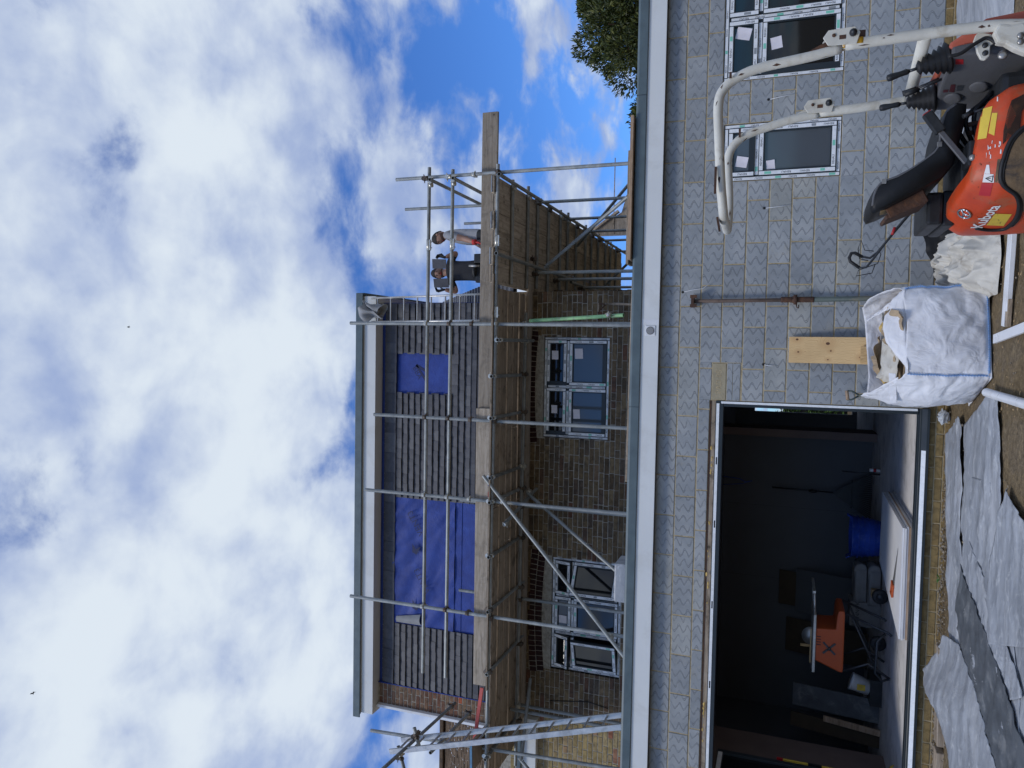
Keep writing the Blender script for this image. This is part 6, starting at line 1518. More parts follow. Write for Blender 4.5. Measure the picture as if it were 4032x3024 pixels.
def hinge(x, y, z, w):
    m = MB(); m.prism([(x - 0.035, z - 0.03), (x - 0.03, z + 0.10), (x + 0.01, z + 0.125), (x + 0.045, z + 0.10), (x + 0.05, z - 0.02), (x + 0.02, z - 0.045)], 'y', y - 0.036, y - 0.030); o = m.build('hinge_plate', MT['cream_paint'], dg_, bevel=0.002)
    m = MB(); m.prism([(x - 0.035, z - 0.03), (x - 0.03, z + 0.10), (x + 0.01, z + 0.125), (x + 0.045, z + 0.10), (x + 0.05, z - 0.02), (x + 0.02, z - 0.045)], 'y', y + 0.030, y + 0.036); m.build('hinge_plate', MT['cream_paint'], dg_, bevel=0.002)
    MB().lathe([(0.018, 0), (0.018, 0.012), (0.010, 0.016), (0.010, 0.024)], (x + 0.018, y - 0.037, z - 0.012), (0, -1, 0), 12).build('pivot_bolt', MT['dark_metal'], o); MB().lathe([(0.009, 0), (0.009, 0.003), (0.0, 0.003)], (x + 0.016, y - 0.0375, z + 0.075), (0, -1, 0), 10).build('pin_hole', MT['rust'], o)
    MB().box((x - 0.006, y - 0.0375, z + 0.02), (x + 0.014, y - 0.0365, z + 0.05)).build('slot', MT['rust'], o)
hinge(-1.865, YN, 1.265, 0); hinge(-1.975, YF, 1.335, 0)
gus = MB(); gus.prism([(-1.865, 1.335), (-1.862, 1.365), (-1.925, 1.50), (-1.93, 1.48), (-1.905, 1.335)], 'y', YN - 0.012, YN + 0.012); gus.build('rusty_gusset', MT['rust'], dg_)
gus = MB(); gus.prism([(-1.965, 1.40), (-1.962, 1.43), (-2.03, 1.56), (-2.035, 1.53), (-2.01, 1.40)], 'y', YF - 0.012, YF + 0.012); gus.build('gusset', MT['cream_paint'], dg_)
MB().box((-1.868, YN - 0.012, 1.195), (-1.828, YN + 0.012, 1.225)).build('rusty_lug', MT['rust'], dg_)
for (z0, z1, a) in ((1.205, 1.243, 0.2),): MB().lathe([(0.0272, z0), (0.0272, z1)], (-1.884, YN, 0), (0, 0, 1), 16).build('warning_label', MT['amber'], dg_)
MB().lathe([(0.0270, 1.285), (0.0270, 1.298)], (-1.888, YN, 0), (0, 0, 1), 16).build('warning_label', MT['amber'], dg_)
for (x, y, z, l) in ((-2.52, YN, 1.872, 0.14), (-1.99, YN - 0.02, 1.81, 0.03), (-2.09, YF - 0.02, 1.80, 0.05)): MB().box((x - l / 2, y - 0.022, z + 0.012), (x + l / 2, y - 0.012, z + 0.024)).build('rust_scar', MT['rust'], dg_)
MB().bar((-2.70, YN + 0.12, 1.885), (-2.76, YN + 0.10, 1.872), 0.05, 0.012).build('bent_lug', MT['rust'], dg_)
# base casting of the roll bar at the front right
def z5b(a, b): return (3600 + a / 5.12, b / 5.12)
def z5c(a, b): return (3600 + a / 5.12, 300 + b / 5.12)
def z5d(a, b): return (3600 + a / 5.12, 600 + b / 5.12)
def flat(name, px, Y, t, mat, bevel=0.003, parent=None):
    pts = [PY(*q, Y) for q in px]; m = MB(); m.prism([(p.x, p.z) for p in pts], 'y', Y, Y + t); return m.build(name, MT[mat], parent or dg_, bevel=bevel)
flat('roll_bar_foot', [z5b(1600, 650), z5b(1710, 460), z5b(1950, 490), z5b(2212, 430), z5b(2300, 500), z5b(2300, 1080), z5b(2030, 970), z5b(1850, 860), z5b(1680, 840)], YN - 0.03, 0.06, 'cream_paint', 0.012)
brk = flat('bolt_plate', [z5b(1190, 830), z5b(1240, 700), z5b(1330, 640), z5b(1560, 680), z5b(1680, 830), z5b(1540, 900), z5b(1520, 1120), z5b(1440, 1205), z5b(1340, 1190), z5b(1270, 1060), z5b(1240, 930)], -4.285, 0.02, 'cream_paint', 0.004)
for q in ((1425, 915), (1428, 1072)): MB().lathe([(0.013, 0), (0.013, 0.004), (0.008, 0.008), (0, 0.009)], PY(*z5b(*q), -4.286), (0, -1, 0), 12).build('bolt', MT['dark_metal'], brk)
for q in ((2140, 720), (2140, 845)): MB().lathe([(0.015, 0), (0.013, 0.008), (0, 0.009)], PY(*z5b(*q), YN - 0.031), (0, -1, 0), 12).build('bolt', MT['steel'], dg_)
MB().lathe([(0.022, 0), (0.020, 0.010), (0.010, 0.014), (0, 0.014)], PY(*z5b(1780, 1110), -4.262), (0, -1, 0.2), 14).build('filler_cap', MT['steel'], dg_)
# front cover and control console
MB().prism([(-1.935, 0.80), (-1.925, 0.822), (-1.895, 0.805), (-1.80, 0.66), (-1.76, 0.25), (-1.855, 0.25)], 'y', -4.232, -3.70).build('front_cover', MT['faded_orange'], dg_, bevel=0.015)
ribs = MB()
for k in range(3): ribs.bar(PY(*z5b(1000 + 45 * k, 880), -4.236), PY(*z5b(1000 + 45 * k, 1020), -4.236), 0.006, 0.004, (0, 1, 0))
ribs.build('cover_emblem', MT['faded_orange'], dg_)
con = MB(); A = [z5b(745, 1130), z5b(1290, 1120), z5b(1700, 870), z5b(2300, 1100), z5b(2300, 1900)]; 
ptsN = [PY(*q, -4.27) for q in ([z5b(735, 1100), z5b(1290, 1105), z5b(1700, 850), z5b(2010, 960), z5b(2300, 1150)])]
n0 = ptsN[0]; zt_c = n0.z
# console body: near face, operator face sloping, built as a hexahedral loft between near and far sections
near = [V(-1.966, -4.25, 0.803), V(-1.925, -4.25, 0.803), V(-1.86, -4.25, 0.25), V(-1.98, -4.25, 0.25), V(-1.972, -4.25, 0.60)]
far_ = [V(-2.075, -3.72, 0.795), V(-1.96, -3.72, 0.795), V(-1.90, -3.72, 0.25), V(-2.10, -3.72, 0.25), V(-2.085, -3.72, 0.60)]
con = MB(); con.add(near + far_, [(0, 1, 2, 3, 4), (9, 8, 7, 6, 5), (0, 5, 6, 1), (1, 6, 7, 2), (2, 7, 8, 3), (3, 8, 9, 4), (4, 9, 5, 0)])
cono = con.build('control_console', MT['console_grey'], dg_, bevel=0.012)
def bvh(o):
    dp = bpy.context.evaluated_depsgraph_get(); dp.update(); return BVHTree.FromObject(o, dp)
def hit(tree, px, off=0.002):
    d = ray(*px).normalized(); loc, n, i, dist = tree.ray_cast(EYE, d)
    if loc is None: return None
    return loc + n * off if n.dot(d) < 0 else loc - n * off
def decal(name, tree, corners, mat, nu=6, nv=6, off=0.002, parent=None):
    """four pixel corners laid onto a surface as a thin sticker"""
    c = [Vector(q) for q in corners]; vs, ok = [], True
    for j in range(nv + 1):
        for i in range(nu + 1):
            u_, v_ = i / nu, j / nv; q = (c[0].lerp(c[1], u_)).lerp(c[3].lerp(c[2], u_), v_); h = hit(tree, q, off); vs.append(h)
    fs = []
    w = nu + 1; idx = {}; out = []
    for k, v in enumerate(vs):
        if v is not None: idx[k] = len(out); out.append(v)
    for j in range(nv):
        for i in range(nu):
            f = (j * w + i, j * w + i + 1, (j + 1) * w + i + 1, (j + 1) * w + i)
            if all(k in idx for k in f): fs.append(tuple(idx[k] for k in f))
    if fs: return MB().add(out, fs, True).build(name, MT[mat], parent or dg_, fix=False)
ct = bvh(cono)
lb_ = decal('warning_label', ct, [z5b(830, 1190), z5b(990, 1190), z5b(990, 1290), z5b(830, 1290)], 'red')
for q in (((740, 165), (835, 160), (800, 320), (700, 310)), ((870, 185), (1005, 180), (970, 285), (850, 290)), ((585, 270), (690, 265), (670, 320), (580, 325))): decal('pictogram', ct, [z5c(*p) for p in q], 'ink' if q[0][0] == 870 else 'dull_red')
decal('pictogram', ct, [z5c(1880, 60), z5c(2150, 60), z5c(2100, 130), z5c(1860, 140)], 'yellow')
# blank switch covers
for q in ((1300, 200), (770, 430)):
    h = hit(ct, z5c(*q), 0.0)
    if h: MB().lathe([(0.045, 0.0), (0.042, 0.010), (0.03, 0.014), (0, 0.015)], h, (-0.9, -0.3, 0.25), 18).build('switch_cover', MT['console_grey'], dg_)
# joysticks with bellows
def joystick(base, top, grip_len, nm):
    base, top = Vector(base), Vector(top); ax = (top - base).normalized(); L_ = (top - base).length; bl = L_ * 0.52
    root = MB().lathe([(0.072 - 0.050 * (i / 12) + (0.011 if i % 2 else -0.006), bl * i / 12) for i in range(13)], base, ax, 18).build('joystick_bellows', MT['rubber'], dg_)
    MB().tube([base + ax * bl * 0.95, base + ax * (L_ - grip_len)], 0.008, 8).build('joystick_stem', MT['dark_metal'], root)
    g = base + ax * (L_ - grip_len); MB().lathe([(0.010, 0), (0.015, 0.012), (0.014, grip_len * 0.4), (0.019, grip_len * 0.8), (0.017, grip_len * 0.95), (0.008, grip_len)], g, ax, 12).build('joystick_grip', MT['black_plastic'], root)
joystick((-1.945, -4.16, 0.797), (-2.017, -4.15, 1.075), 0.105, 'a')
joystick((-2.025, -3.80, 0.792), (-2.045, -3.75, 1.065), 0.105, 'b')
for dx, y in ((0, -3.98), (0.03, -3.90)):
    MB().tube([(-1.99 + dx, y, 0.80), (-2.03 + dx, y + 0.02, 0.91)], 0.007, 8).build('travel_lever', MT['dark_metal'], dg_); MB().tube([(-2.025 + dx, y + 0.02, 0.90), (-2.045 + dx, y + 0.025, 0.965)], [0.012, 0.016], 10).build('lever_knob', MT['black_plastic'], dg_)
# hose from console to roll bar foot
hz = [PY(*z5b(*q), -4.31) for q in ((690, 1140), (930, 1080), (1150, 930), (1330, 820), (1440, 765), (1540, 790), (1650, 870))]
MB().tube(smooth_path(hz), 0.009, 8).build('hose', MT['rubber'], dg_)

# engine hood: lofted skirt that wraps the near side and the tail
OUTL = [(-2.125, -4.16, .50, .55), (-2.13, -4.27, .545, .60), (-2.165, -4.325, .590, .655), (-2.25, -4.345, .605, .675), (-2.36, -4.355, .608, .690), (-2.47, -4.355, .605, .700), (-2.56, -4.345, .600, .705), (-2.63, -4.305, .602, .715), (-2.68, -4.235, .620, .728), (-2.715, -4.14, .645, .742), (-2.745, -4.02, .660, .748), (-2.765, -3.90, .665, .745), (-2.775, -3.78, .660, .735), (-2.76, -3.66, .645, .715), (-2.70, -3.58, .620, .69)]
def hood_fn(OUT):
    P2 = [Vector(o[:2]) for o in OUT]; n = len(P2); vs = []; w = 9
    cen = V(-2.40, -3.95)
    for i, (x, y, zs, zt) in enumerate(OUT):
        t = (P2[min(i + 1, n - 1)] - P2[max(i - 1, 0)]).normalized(); nrm = V(t.y, -t.x) if V(t.y, -t.x).dot(P2[i] - cen) > 0 else V(-t.y, t.x)
        for dn, z in ((-0.02, 0.22), (-0.004, 0.34), (0.0, 0.46), (0.0, zs - 0.04), (-0.004, zs - 0.012), (-0.016, zs + 0.010), (-0.055, zt - 0.012), (-0.070, zt), (-0.14, zt - 0.004)):
            vs.append(V(x + nrm.x * dn, y + nrm.y * dn, z))
    fs = [(i * w + j, (i + 1) * w + j, (i + 1) * w + j + 1, i * w + j + 1) for i in range(n - 1) for j in range(w - 1)]
    return vs, fs
hv, hf = hood_fn(OUTL)
hb = MB(); hb.add(hv, hf, True); hood = hb.build('engine_hood', MT['orange'], dg_, fix=True, sub=1)
ht = bvh(hood)
decal('yellow_label', ht, [z5c(1370, 665), z5c(1580, 605), z5c(1455, 1250), z5c(1280, 1280)], 'yellow', 8, 8); decal('yellow_label', ht, [z5c(1570, 745), z5c(1680, 740), z5c(1615, 1200), z5c(1500, 1150)], 'yellow', 6, 8)
decal('white_label', ht, [z5d(1460, 250), z5d(1510, 250), z5d(1530, 430), z5d(1410, 430)], 'white_paint'); decal('white_label', ht, [z5d(1410, 432), z5d(1600, 440), z5d(1608, 608), z5d(1375, 600)], 'white_paint')
for a, b in (((1440, 520), (1590, 470)), ((1590, 470), (1570, 590)), ((1570, 590), (1440, 520)), ((1480, 520), (1540, 522))):
    p, q = hit(ht, z5d(*a), 0.004), hit(ht, z5d(*b), 0.004)
    if p and q: MB().tube([p, q], 0.0016, 5).build('hazard_triangle', MT['ink'], dg_)
decal('red_label', ht, [z5d(1360, 622), z5d(1590, 612), z5d(1530, 880), z5d(1300, 862)], 'red')
decal('yellow_label', ht, [z5d(1625, 1230), z5d(1970, 1240), z5d(1800, 1475), z5d(1450, 1462)], 'yellow', 8, 8)
decal('worn_patch', ht, [z5d(1680, 140), z5d(1775, 130), z5d(1740, 620), z5d(1620, 600)], 'mud', 6, 10, 0.0018)
# worn white marks on the flank
for q in range(22):
    a = (random.uniform(1580, 1760), random.uniform(180, 480)) if q < 9 else (random.uniform(1450, 1760), random.uniform(1230, 1650)); l = random.uniform(20, 110)
    decal('paint_scuff', ht, [z5c(a[0], a[1]), z5c(a[0] + random.uniform(8, 22), a[1] + 6), z5c(a[0] + random.uniform(0, 22), a[1] + l), z5c(a[0] - random.uniform(0, 14), a[1] + l)], 'white_paint', 2, 3, 0.0025)
# maker's lettering, wrapped on the tail
vs, fs = text_mesh('Kubota', 1.0, bold=0.022); wd2 = max(v.x for v in vs) - min(v.x for v in vs)
tv = []
for v in vs:
    a = v.x / wd2 + 0.0; px_ = (1450 + a * 380 - v.y * 330, 1290 - a * 450); h = hit(ht, z5d(*px_), 0.004); tv.append(h)
good = [f for f in fs if all(tv[i] is not None for i in f)]; im = {}; ov = []
for i, v in enumerate(tv):
    if v is not None: im[i] = len(ov); ov.append(v)
MB().add(ov, [[im[i] for i in f] for f in good]).build('lettering', MT['white_paint'], dg_, fix=False)
# oval badge
d_ = ray(*z5d(1020, 1220)).normalized(); hb_, nn, _i, _d = ht.ray_cast(EYE, d_)
if hb_ is not None:
    nn = nn if nn.dot(d_) < 0 else -nn
    ey = (V(0, 0, 1) - nn * nn.z).normalized(); ex = ey.cross(nn)
    ax1, ax2 = (ex * 0.036), (ey * 0.030); c_ = hb_ + nn * 0.006
    ring_ = [c_ + ax1 * math.cos(t * 0.2618) + ax2 * math.sin(t * 0.2618) for t in range(25)]
    MB().tube(ring_, 0.0052, 8).build('badge_ring', MT['chrome'], dg_)
    MB().add([p - nn * 0.002 for p in ring_[:24]], [tuple(range(24))]).build('badge_face', MT['orange'], dg_, fix=False)
    MB().tube([c_ - ax1 * 0.95, c_ + ax2 * 0.1, c_ + ax1 * 0.7 + ax2 * 0.6], 0.005, 6).build('badge_bar', MT['chrome'], dg_); MB().tube([c_ + ax2 * 0.1, c_ - ax2 * 0.95], 0.006, 6).build('badge_bar', MT['chrome'], dg_)
# mesh vent
vp = [z5c(2212, 365), z5c(1960, 490), z5c(1890, 700), z5c(1800, 1100), z5c(1785, 1375), z5c(2130, 1045), z5c(2165, 720), z5c(2212, 640)]
vh = [hit(ht, q, 0.0025) for q in vp]
if all(vh):
    vo = MB().add(vh, [tuple(range(len(vh)))]).build('vent_recess', MT['rubber'], dg_, fix=False)
    poly = [Vector(q) for q in vp]
    def inside(p):
        r_ = False; j = len(poly) - 1
        for i in range(len(poly)):
            if (poly[i].y > p.y) != (poly[j].y > p.y) and p.x < (poly[j].x - poly[i].x) * (p.y - poly[i].y) / (poly[j].y - poly[i].y) + poly[i].x: r_ = not r_
            j = i
        return r_
    wm = MB()
    for dirn in (1, -1):
        for k in range(-16, 60):
            seg = []
            for s in range(60):
                q = V(3935 + s * 1.7 , 360 + k * 7.5 + dirn * (s - 30) * 2.6)
                if inside(q): seg.append(q)
            if len(seg) > 2:
                a, b = hit(ht, seg[0], 0.006), hit(ht, seg[-1], 0.006)
                if a and b: wm.tube([a, b], 0.0009, 4)
    wm.build('vent_mesh', MT['rust'], vo, kind='stuff')
# black rubber skirt over the muddy lower flank
sk = [z5c(2260, 1000), z5c(2090, 1130), z5c(1950, 1290), z5c(1860, 1480), z5c(1810, 1650), z5d(1770, 260), z5d(1745, 480), z5d(1790, 640), z5d(1900, 740), z5d(2050, 850), z5d(2110, 1000), z5d(2100, 1180), z5d(2040, 1330), z5d(1930, 1450), z5d(1800, 1530), z5d(1500, 1545), z5d(1250, 1510)]
sp_ = [hit(ht, q, 0.004) or PY(*q, -4.0) for q in sk]
MB().tube(smooth_path(sp_, 4), 0.0105, 8).build('rubber_skirt', MT['rubber'], dg_)
sp2 = [hit(ht, (q[0] + 9, q[1] + 4), 0.003) or PY(q[0] + 9, q[1] + 4, -4.0) for q in sk[:14]]
MB().tube(smooth_path(sp2, 4), 0.007, 8).build('rubber_skirt', MT['rubber'], dg_)
top_ = smooth_path([V(q[0], q[1], 0) for q in sk[:12]], 4); vv, okc = [], []
for q in top_:
    col_ = [hit(ht, (q.x + (4085 - q.x) * j / 6, q.y), 0.0045) for j in range(7)]
    if all(col_): okc.append(col_)
if len(okc) > 2:
    vv = [p for c in okc for p in c]
    MB().add(vv, [(7 * i + j, 7 * i + 7 + j, 7 * i + 8 + j, 7 * i + 1 + j) for i in range(len(okc) - 1) for j in range(6)], True).build('lower_flank', MT['mud'], dg_, fix=False)
# inner body under the seat, tracks
MB().box((-2.60, -4.20, 0.22), (-2.05, -3.62, 0.58)).build('engine_block', MT['black_plastic'], dg_, bevel=0.03)
MB().box((-2.60, -4.12, 0.60), (-2.42, -3.70, 0.72)).build('battery_tray', MT['black_plastic'], dg_, bevel=0.012)
MB().box((-2.50, -4.25, 0.655), (-2.38, -3.9, 0.715)).build('latch_box', MT['black_plastic'], dg_, bevel=0.01)
MB().lathe([(0.016, 0), (0.014, 0.012), (0, 0.014)], hit(ht, z5d(1010, 210), 0.0) or (-2.47, -4.27, 0.7), (0, -1, 0.4), 12).build('bolt', MT['steel'], dg_)
for y in (-4.35, -3.58):
    tr_ = MB(); pr_ = []
    for k in range(9): a = R(90 + 180 * k / 8); pr_.append((-2.62 + 0.15 * math.cos(a), 0.15 + 0.15 * math.sin(a)))
    for k in range(9): a = R(-90 + 180 * k / 8); pr_.append((-1.65 + 0.15 * math.cos(a), 0.15 + 0.15 * math.sin(a)))
    tr_.prism(pr_, 'y', y - 0.01, y + 0.17, smooth=True); to_ = tr_.build('rubber_track', MT['rubber'], dg_)
    for k in range(16):
        x = -2.6 + 0.06 * k
        for z in (-0.005, 0.305): MB().box((x, y - 0.012, z - 0.012), (x + 0.03, y + 0.172, z + 0.012)).build('track_lug', MT['rubber'], to_)
MB().box((-2.5, -4.1, 0.10), (-1.7, -3.6, 0.26)).build('undercarriage', MT['black_plastic'], dg_, bevel=0.03)
MB().box((-2.10, -4.25, 0.22), (-1.60, -3.60, 0.27)).build('foot_plate', MT['mud'], dg_)
# seat
st = MB()
prof = [(-2.175, 0.712), (-2.165, 0.755), (-2.20, 0.800), (-2.28, 0.822), (-2.36, 0.832), (-2.415, 0.862), (-2.465, 0.930), (-2.505, 1.010), (-2.535, 1.080), (-2.565, 1.108), (-2.610, 1.122), (-2.665, 1.126), (-2.690, 1.112), (-2.672, 1.060), (-2.625, 0.970), (-2.575, 0.880), (-2.530, 0.800), (-2.470, 0.755), (-2.36, 0.735), (-2.25, 0.712)]
secs = [(-4.165, 0.90), (-4.150, 0.985), (-4.09, 1.0), (-3.95, 1.0), (-3.81, 1.0), (-3.75, 0.985), (-3.735, 0.90)]
cx_ = sum(p[0] for p in prof) / len(prof); cz_ = sum(p[1] for p in prof) / len(prof)
def inset(p, s):
    c = V(-2.40, 0.80) if p[0] > -2.42 else V(-2.56, 0.98); d = V(p[0] - c.x, p[1] - c.y); L_ = d.length; k = max(0.0, (L_ - (1 - s) * 0.16) / L_); return (c.x + d.x * k, c.y + d.y * k)
vs = []
for y, s in secs:
    for p in prof: q = inset(p, s); vs.append(V(q[0], y, q[1]))
n = len(prof); fs = [tuple(range(n))[::-1], tuple(range((len(secs) - 1) * n, len(secs) * n))]
for i in range(len(secs) - 1):
    for k in range(n): fs.append((i * n + k, i * n + (k + 1) % n, (i + 1) * n + (k + 1) % n, (i + 1) * n + k))
st.add(vs, fs, True); seat = st.build('seat', MT['black_vinyl'], dg_)
MB().tube(smooth_path([V(inset(p, 0.93)[0], -4.158, inset(p, 0.93)[1]) for p in prof[1:12]], 3), 0.007, 8).build('seat_piping', MT['console_grey'], seat)
for i in (4, 8): q = inset(prof[i], 0.93); MB().box((q[0] - 0.012, -4.168, q[1] - 0.010), (q[0] + 0.012, -4.150, q[1] + 0.010)).build('piping_clip', MT['steel'], seat)
bkp = MB(); bkp.bar((-2.705, -3.95, 1.045), (-2.630, -3.95, 0.86), 0.26, 0.02, (-1, 0, 0)); bkp.bar((-2.68, -4.075, 1.04), (-2.60, -4.075, 0.865), 0.02, 0.07, (-1, 0, 0)); bkp.build('back_bracket', MT['rust'], seat, bevel=0.004)
decal('seat_label', bvh(seat), [z6(705, 875), z6(815, 850), z6(805, 905), z6(698, 922)], 'pine', 3, 3, 0.002)
MB().box((-2.73, -3.94, 0.76), (-2.56, -3.5, 0.835)).build('document_box', MT['black_plastic'], dg_, bevel=0.015); MB().box((-2.735, -3.92, 0.70), (-2.55, -3.48, 0.757)).build('document_box', MT['black_plastic'], dg_, bevel=0.012)
# belt buckle on its stalk
MB().bar((-2.480, -4.22, 0.715), (-2.315, -4.21, 0.835), 0.014, 0.026, (0.6, 0, 0.8)).build('belt_stalk', MT['console_grey'], dg_, bevel=0.003); bkl = MB().bar((-2.322, -4.21, 0.830), (-2.222, -4.20, 0.893), 0.030, 0.052, (0.5, 0, -0.85)).build('belt_buckle', MT['black_plastic'], dg_, bevel=0.008); MB().bar((-2.221, -4.20, 0.8935), (-2.218, -4.20, 0.8955), 0.024, 0.036, (0.5, 0, -0.85)).build('buckle_button', MT['red'], bkl)
for k, (x, z) in enumerate(((-2.24, 0.66), (-2.27, 0.65), (-2.31, 0.64))): MB().tube([(x, -4.08 + 0.05 * k, 0.45), (x - 0.02, -4.08 + 0.05 * k, z + 0.03)], 0.012, 8).build('valve_rod', MT['rust'], dg_)

# chips, grime and hoses
for k in range(26):
    src_ = legA if k % 3 == 0 else topA; i = random.randrange(len(src_) - 1); a, b = Vector(src_[i]), Vector(src_[i + 1]); p = a.lerp(b, random.random()); d = (b - a).normalized(); n_ = (EYE - p); n_ = (n_ - d * n_.dot(d)).normalized(); n_ = (Quaternion(d, random.uniform(-1.1, 1.1)) @ n_); sd = d.cross(n_); L_, w_ = random.uniform(0.006, 0.03), random.uniform(0.003, 0.008); rr = 0.0268 if src_ is legA else 0.0253
    c = p + n_ * rr; MB().add([c - d * L_ - sd * w_ * 0.4, c + sd * w_ * -0.8, c + d * L_, c + sd * w_], [(0, 1, 2, 3)]).build('paint_chip', MT['rust'], dg_, fix=False)
for k in range(34):
    q = (random.uniform(1150, 1750), random.uniform(30, 1400)); l = random.uniform(8, 40)
    decal('paint_chip', ht, [z5d(q[0], q[1]), z5d(q[0] + random.uniform(4, 12), q[1] + 3), z5d(q[0] + random.uniform(0, 12), q[1] + l), z5d(q[0] - random.uniform(0, 8), q[1] + l)], random.choice(['rust', 'mud', 'faded_orange']), 2, 2, 0.0022)
for k in range(4):
    y = -4.05 + 0.09 * k; MB().tube(smooth_path([(-2.10, y, 0.58), (-2.20, y - 0.02, 0.66 + 0.02 * k), (-2.33, y, 0.64), (-2.42, y + 0.03, 0.58)]), 0.011, 8).build('hydraulic_hose', MT['rubber'], dg_)
MB().tube([(-2.20, -4.17, 0.60), (-2.235, -4.19, 0.70)], 0.006, 8).build('seat_lever', MT['dark_metal'], dg_); MB().tube([(-2.232, -4.188, 0.69), (-2.250, -4.195, 0.735)], [0.009, 0.011], 8).build('lever_knob', MT['black_plastic'], dg_)

# ------------------------------------------------------------------ the two roofers
MT['skin'] = simple('skin', (0.36, 0.205, 0.145), 0.55, 0.12, 9)
MT['hair'] = simple('dark_hair', (0.018, 0.014, 0.012), 0.7, 0.3, 60, 0.4, 200)
MT['tee_dark'] = simple('charcoal_tee', (0.030, 0.031, 0.036), 0.9, 0.25, 7, 0.3, 14)
MT['tee_grey'] = simple('grey_tee', (0.34, 0.345, 0.36), 0.9, 0.15, 7, 0.4, 12)
MT['trousers'] = simple('work_trousers', (0.035, 0.040, 0.045), 0.9, 0.25, 8, 0.3, 20)
MT['glove_black'] = simple('black_glove', (0.022, 0.023, 0.025), 0.7, 0.2, 20)
MT['glove_red'] = simple('red_glove', (0.50, 0.035, 0.030), 0.65, 0.15, 20)
def figure(name, label, joints, bones, mats, group=None):
    """joints: name -> (pos, radius); one skinned body, material by nearest bone"""
    root = empty(name, label, 'person', group)
    names = list(joints); me = bpy.data.meshes.new('body')
    me.from_pydata([tuple(joints[n][0]) for n in names], [(names.index(a), names.index(b)) for a, b, m in bones], [])
    ob = bpy.data.objects.new('body', me); COL.objects.link(ob)
    md = ob.modifiers.new('skin', 'SKIN'); md.use_smooth_shade = True
    if not me.skin_vertices: 
        bpy.context.view_layer.objects.active = ob
    sv = me.skin_vertices[0].data
    for i, n in enumerate(names):
        r_ = joints[n][1]; sv[i].radius = r_ if isinstance(r_, tuple) else (r_, r_); sv[i].use_root = (n == 'pelvis')
    s2 = ob.modifiers.new('sub', 'SUBSURF'); s2.levels = 2; s2.render_levels = 2
    dp = bpy.context.evaluated_depsgraph_get(); dp.update(); nm_ = bpy.data.meshes.new_from_object(ob.evaluated_get(dp))
    bpy.data.objects.remove(ob)
    ml = sorted(set(m for _, _, m in bones)); 
    for m in ml: nm_.materials.append(MT[m])
    rd = lambda n: (max(joints[n][1]) if isinstance(joints[n][1], tuple) else joints[n][1])
    segs = [(Vector(joints[a][0]), Vector(joints[b][0]), ml.index(m), rd(a), rd(b)) for a, b, m in bones]
    for p in nm_.polygons:
        c = p.center; best = (99, 0)
        for a, b, k, ra, rb_ in segs:
            t = max(0, min(1, (c - a).dot(b - a) / max(1e-9, (b - a).length_squared))); d = (c - a.lerp(b, t)).length / (ra + (rb_ - ra) * t)
            if d < best[0]: best = (d, k)
        p.material_index = best[1]; p.use_smooth = True
    o = bpy.data.objects.new('body', nm_); COL.objects.link(o); o.parent = root
    return root
def head_bits(root, c, face, up, r=0.098, hair='hair', beard=False):
    """hair cap, ears, nose, eyes, mouth on the head ball"""
    c, face, up = Vector(c), Vector(face).normalized(), Vector(up).normalized(); up = (up - face * up.dot(face)).normalized(); sd = face.cross(up)
    M_ = Matrix((sd, face, up)).transposed()
    def at(x, y, z): return c + M_ @ V(x, y, z)
    def skull(u_, v_):
        a = u_ * 6.283; t = v_ * math.pi; d = V(math.sin(t) * math.cos(a), math.sin(t) * math.sin(a), math.cos(t)); k = 1.0
        return at(d.x * r * 0.80, d.y * r * 0.98 * (1.0 if d.z > -0.2 else 0.94), d.z * r * 1.22 + (0.0))
    MB().grid(skull, 20, 14, True, 0, True).build('head', MT['skin'], root, fix=False)
    def cap(u_, v_):
        a = u_ * 6.283; lim = 1.55 + 0.55 * max(0, -math.sin(a)) - 0.42 * max(0, math.sin(a)); t = v_ * lim; d = V(math.sin(t) * math.cos(a), math.sin(t) * math.sin(a), math.cos(t)); k = 1.06 + 0.02 * noise.noise(V(d.x * 9, d.y * 9, d.z * 9))
        return at(d.x * r * 0.80 * k, d.y * r * 0.98 * k, d.z * r * 1.22 * k + 0.002)
    MB().grid(cap, 24, 10, True, 0, True).build('hair', MT[hair], root, fix=False)
    for s in (-1, 1):
        MB().lathe([(0.0, -0.006), (0.012, -0.004), (0.022, 0.004), (0.014, 0.008), (0, 0.006)], at(s * r * 0.80, -0.012, -0.005), M_ @ V(s, -0.2, 0), 10).build('ear', MT['skin'], root)
        MB().lathe([(0, -0.008), (0.008, 0), (0, 0.006)], at(s * 0.033, r * 0.90, 0.010), face, 8).build('eye', MT['ink'], root); MB().bar(at(s * 0.018, r * 0.95, 0.028), at(s * 0.050, r * 0.86, 0.030), 0.006, 0.006, up).build('eyebrow', MT[hair], root)
    MB().add([at(0, r * 0.95, 0.020), at(-0.016, r * 0.93, -0.026), at(0.016, r * 0.93, -0.026), at(0, r * 1.17, -0.022)], [(0, 1, 3), (0, 3, 2), (1, 2, 3)], True).build('nose', MT['skin'], root)
    MB().bar(at(-0.024, r * 0.90, -0.052), at(0.024, r * 0.90, -0.052), 0.008, 0.008, up).build('mouth', MT['red'], root)
    if beard:
        def bd(u_, v_):
            a = -0.25 + u_ * 3.64; t = 1.95 + v_ * 0.75; d = V(math.sin(t) * math.cos(a), math.sin(t) * math.sin(a), math.cos(t)); return at(d.x * r * 0.80 * 1.02, d.y * r * 0.98 * 1.02, d.z * r * 1.22 * 1.02)
        MB().grid(bd, 16, 6).build('beard', simple('stubble', (0.13, 0.075, 0.055), 0.8), root, fix=False)
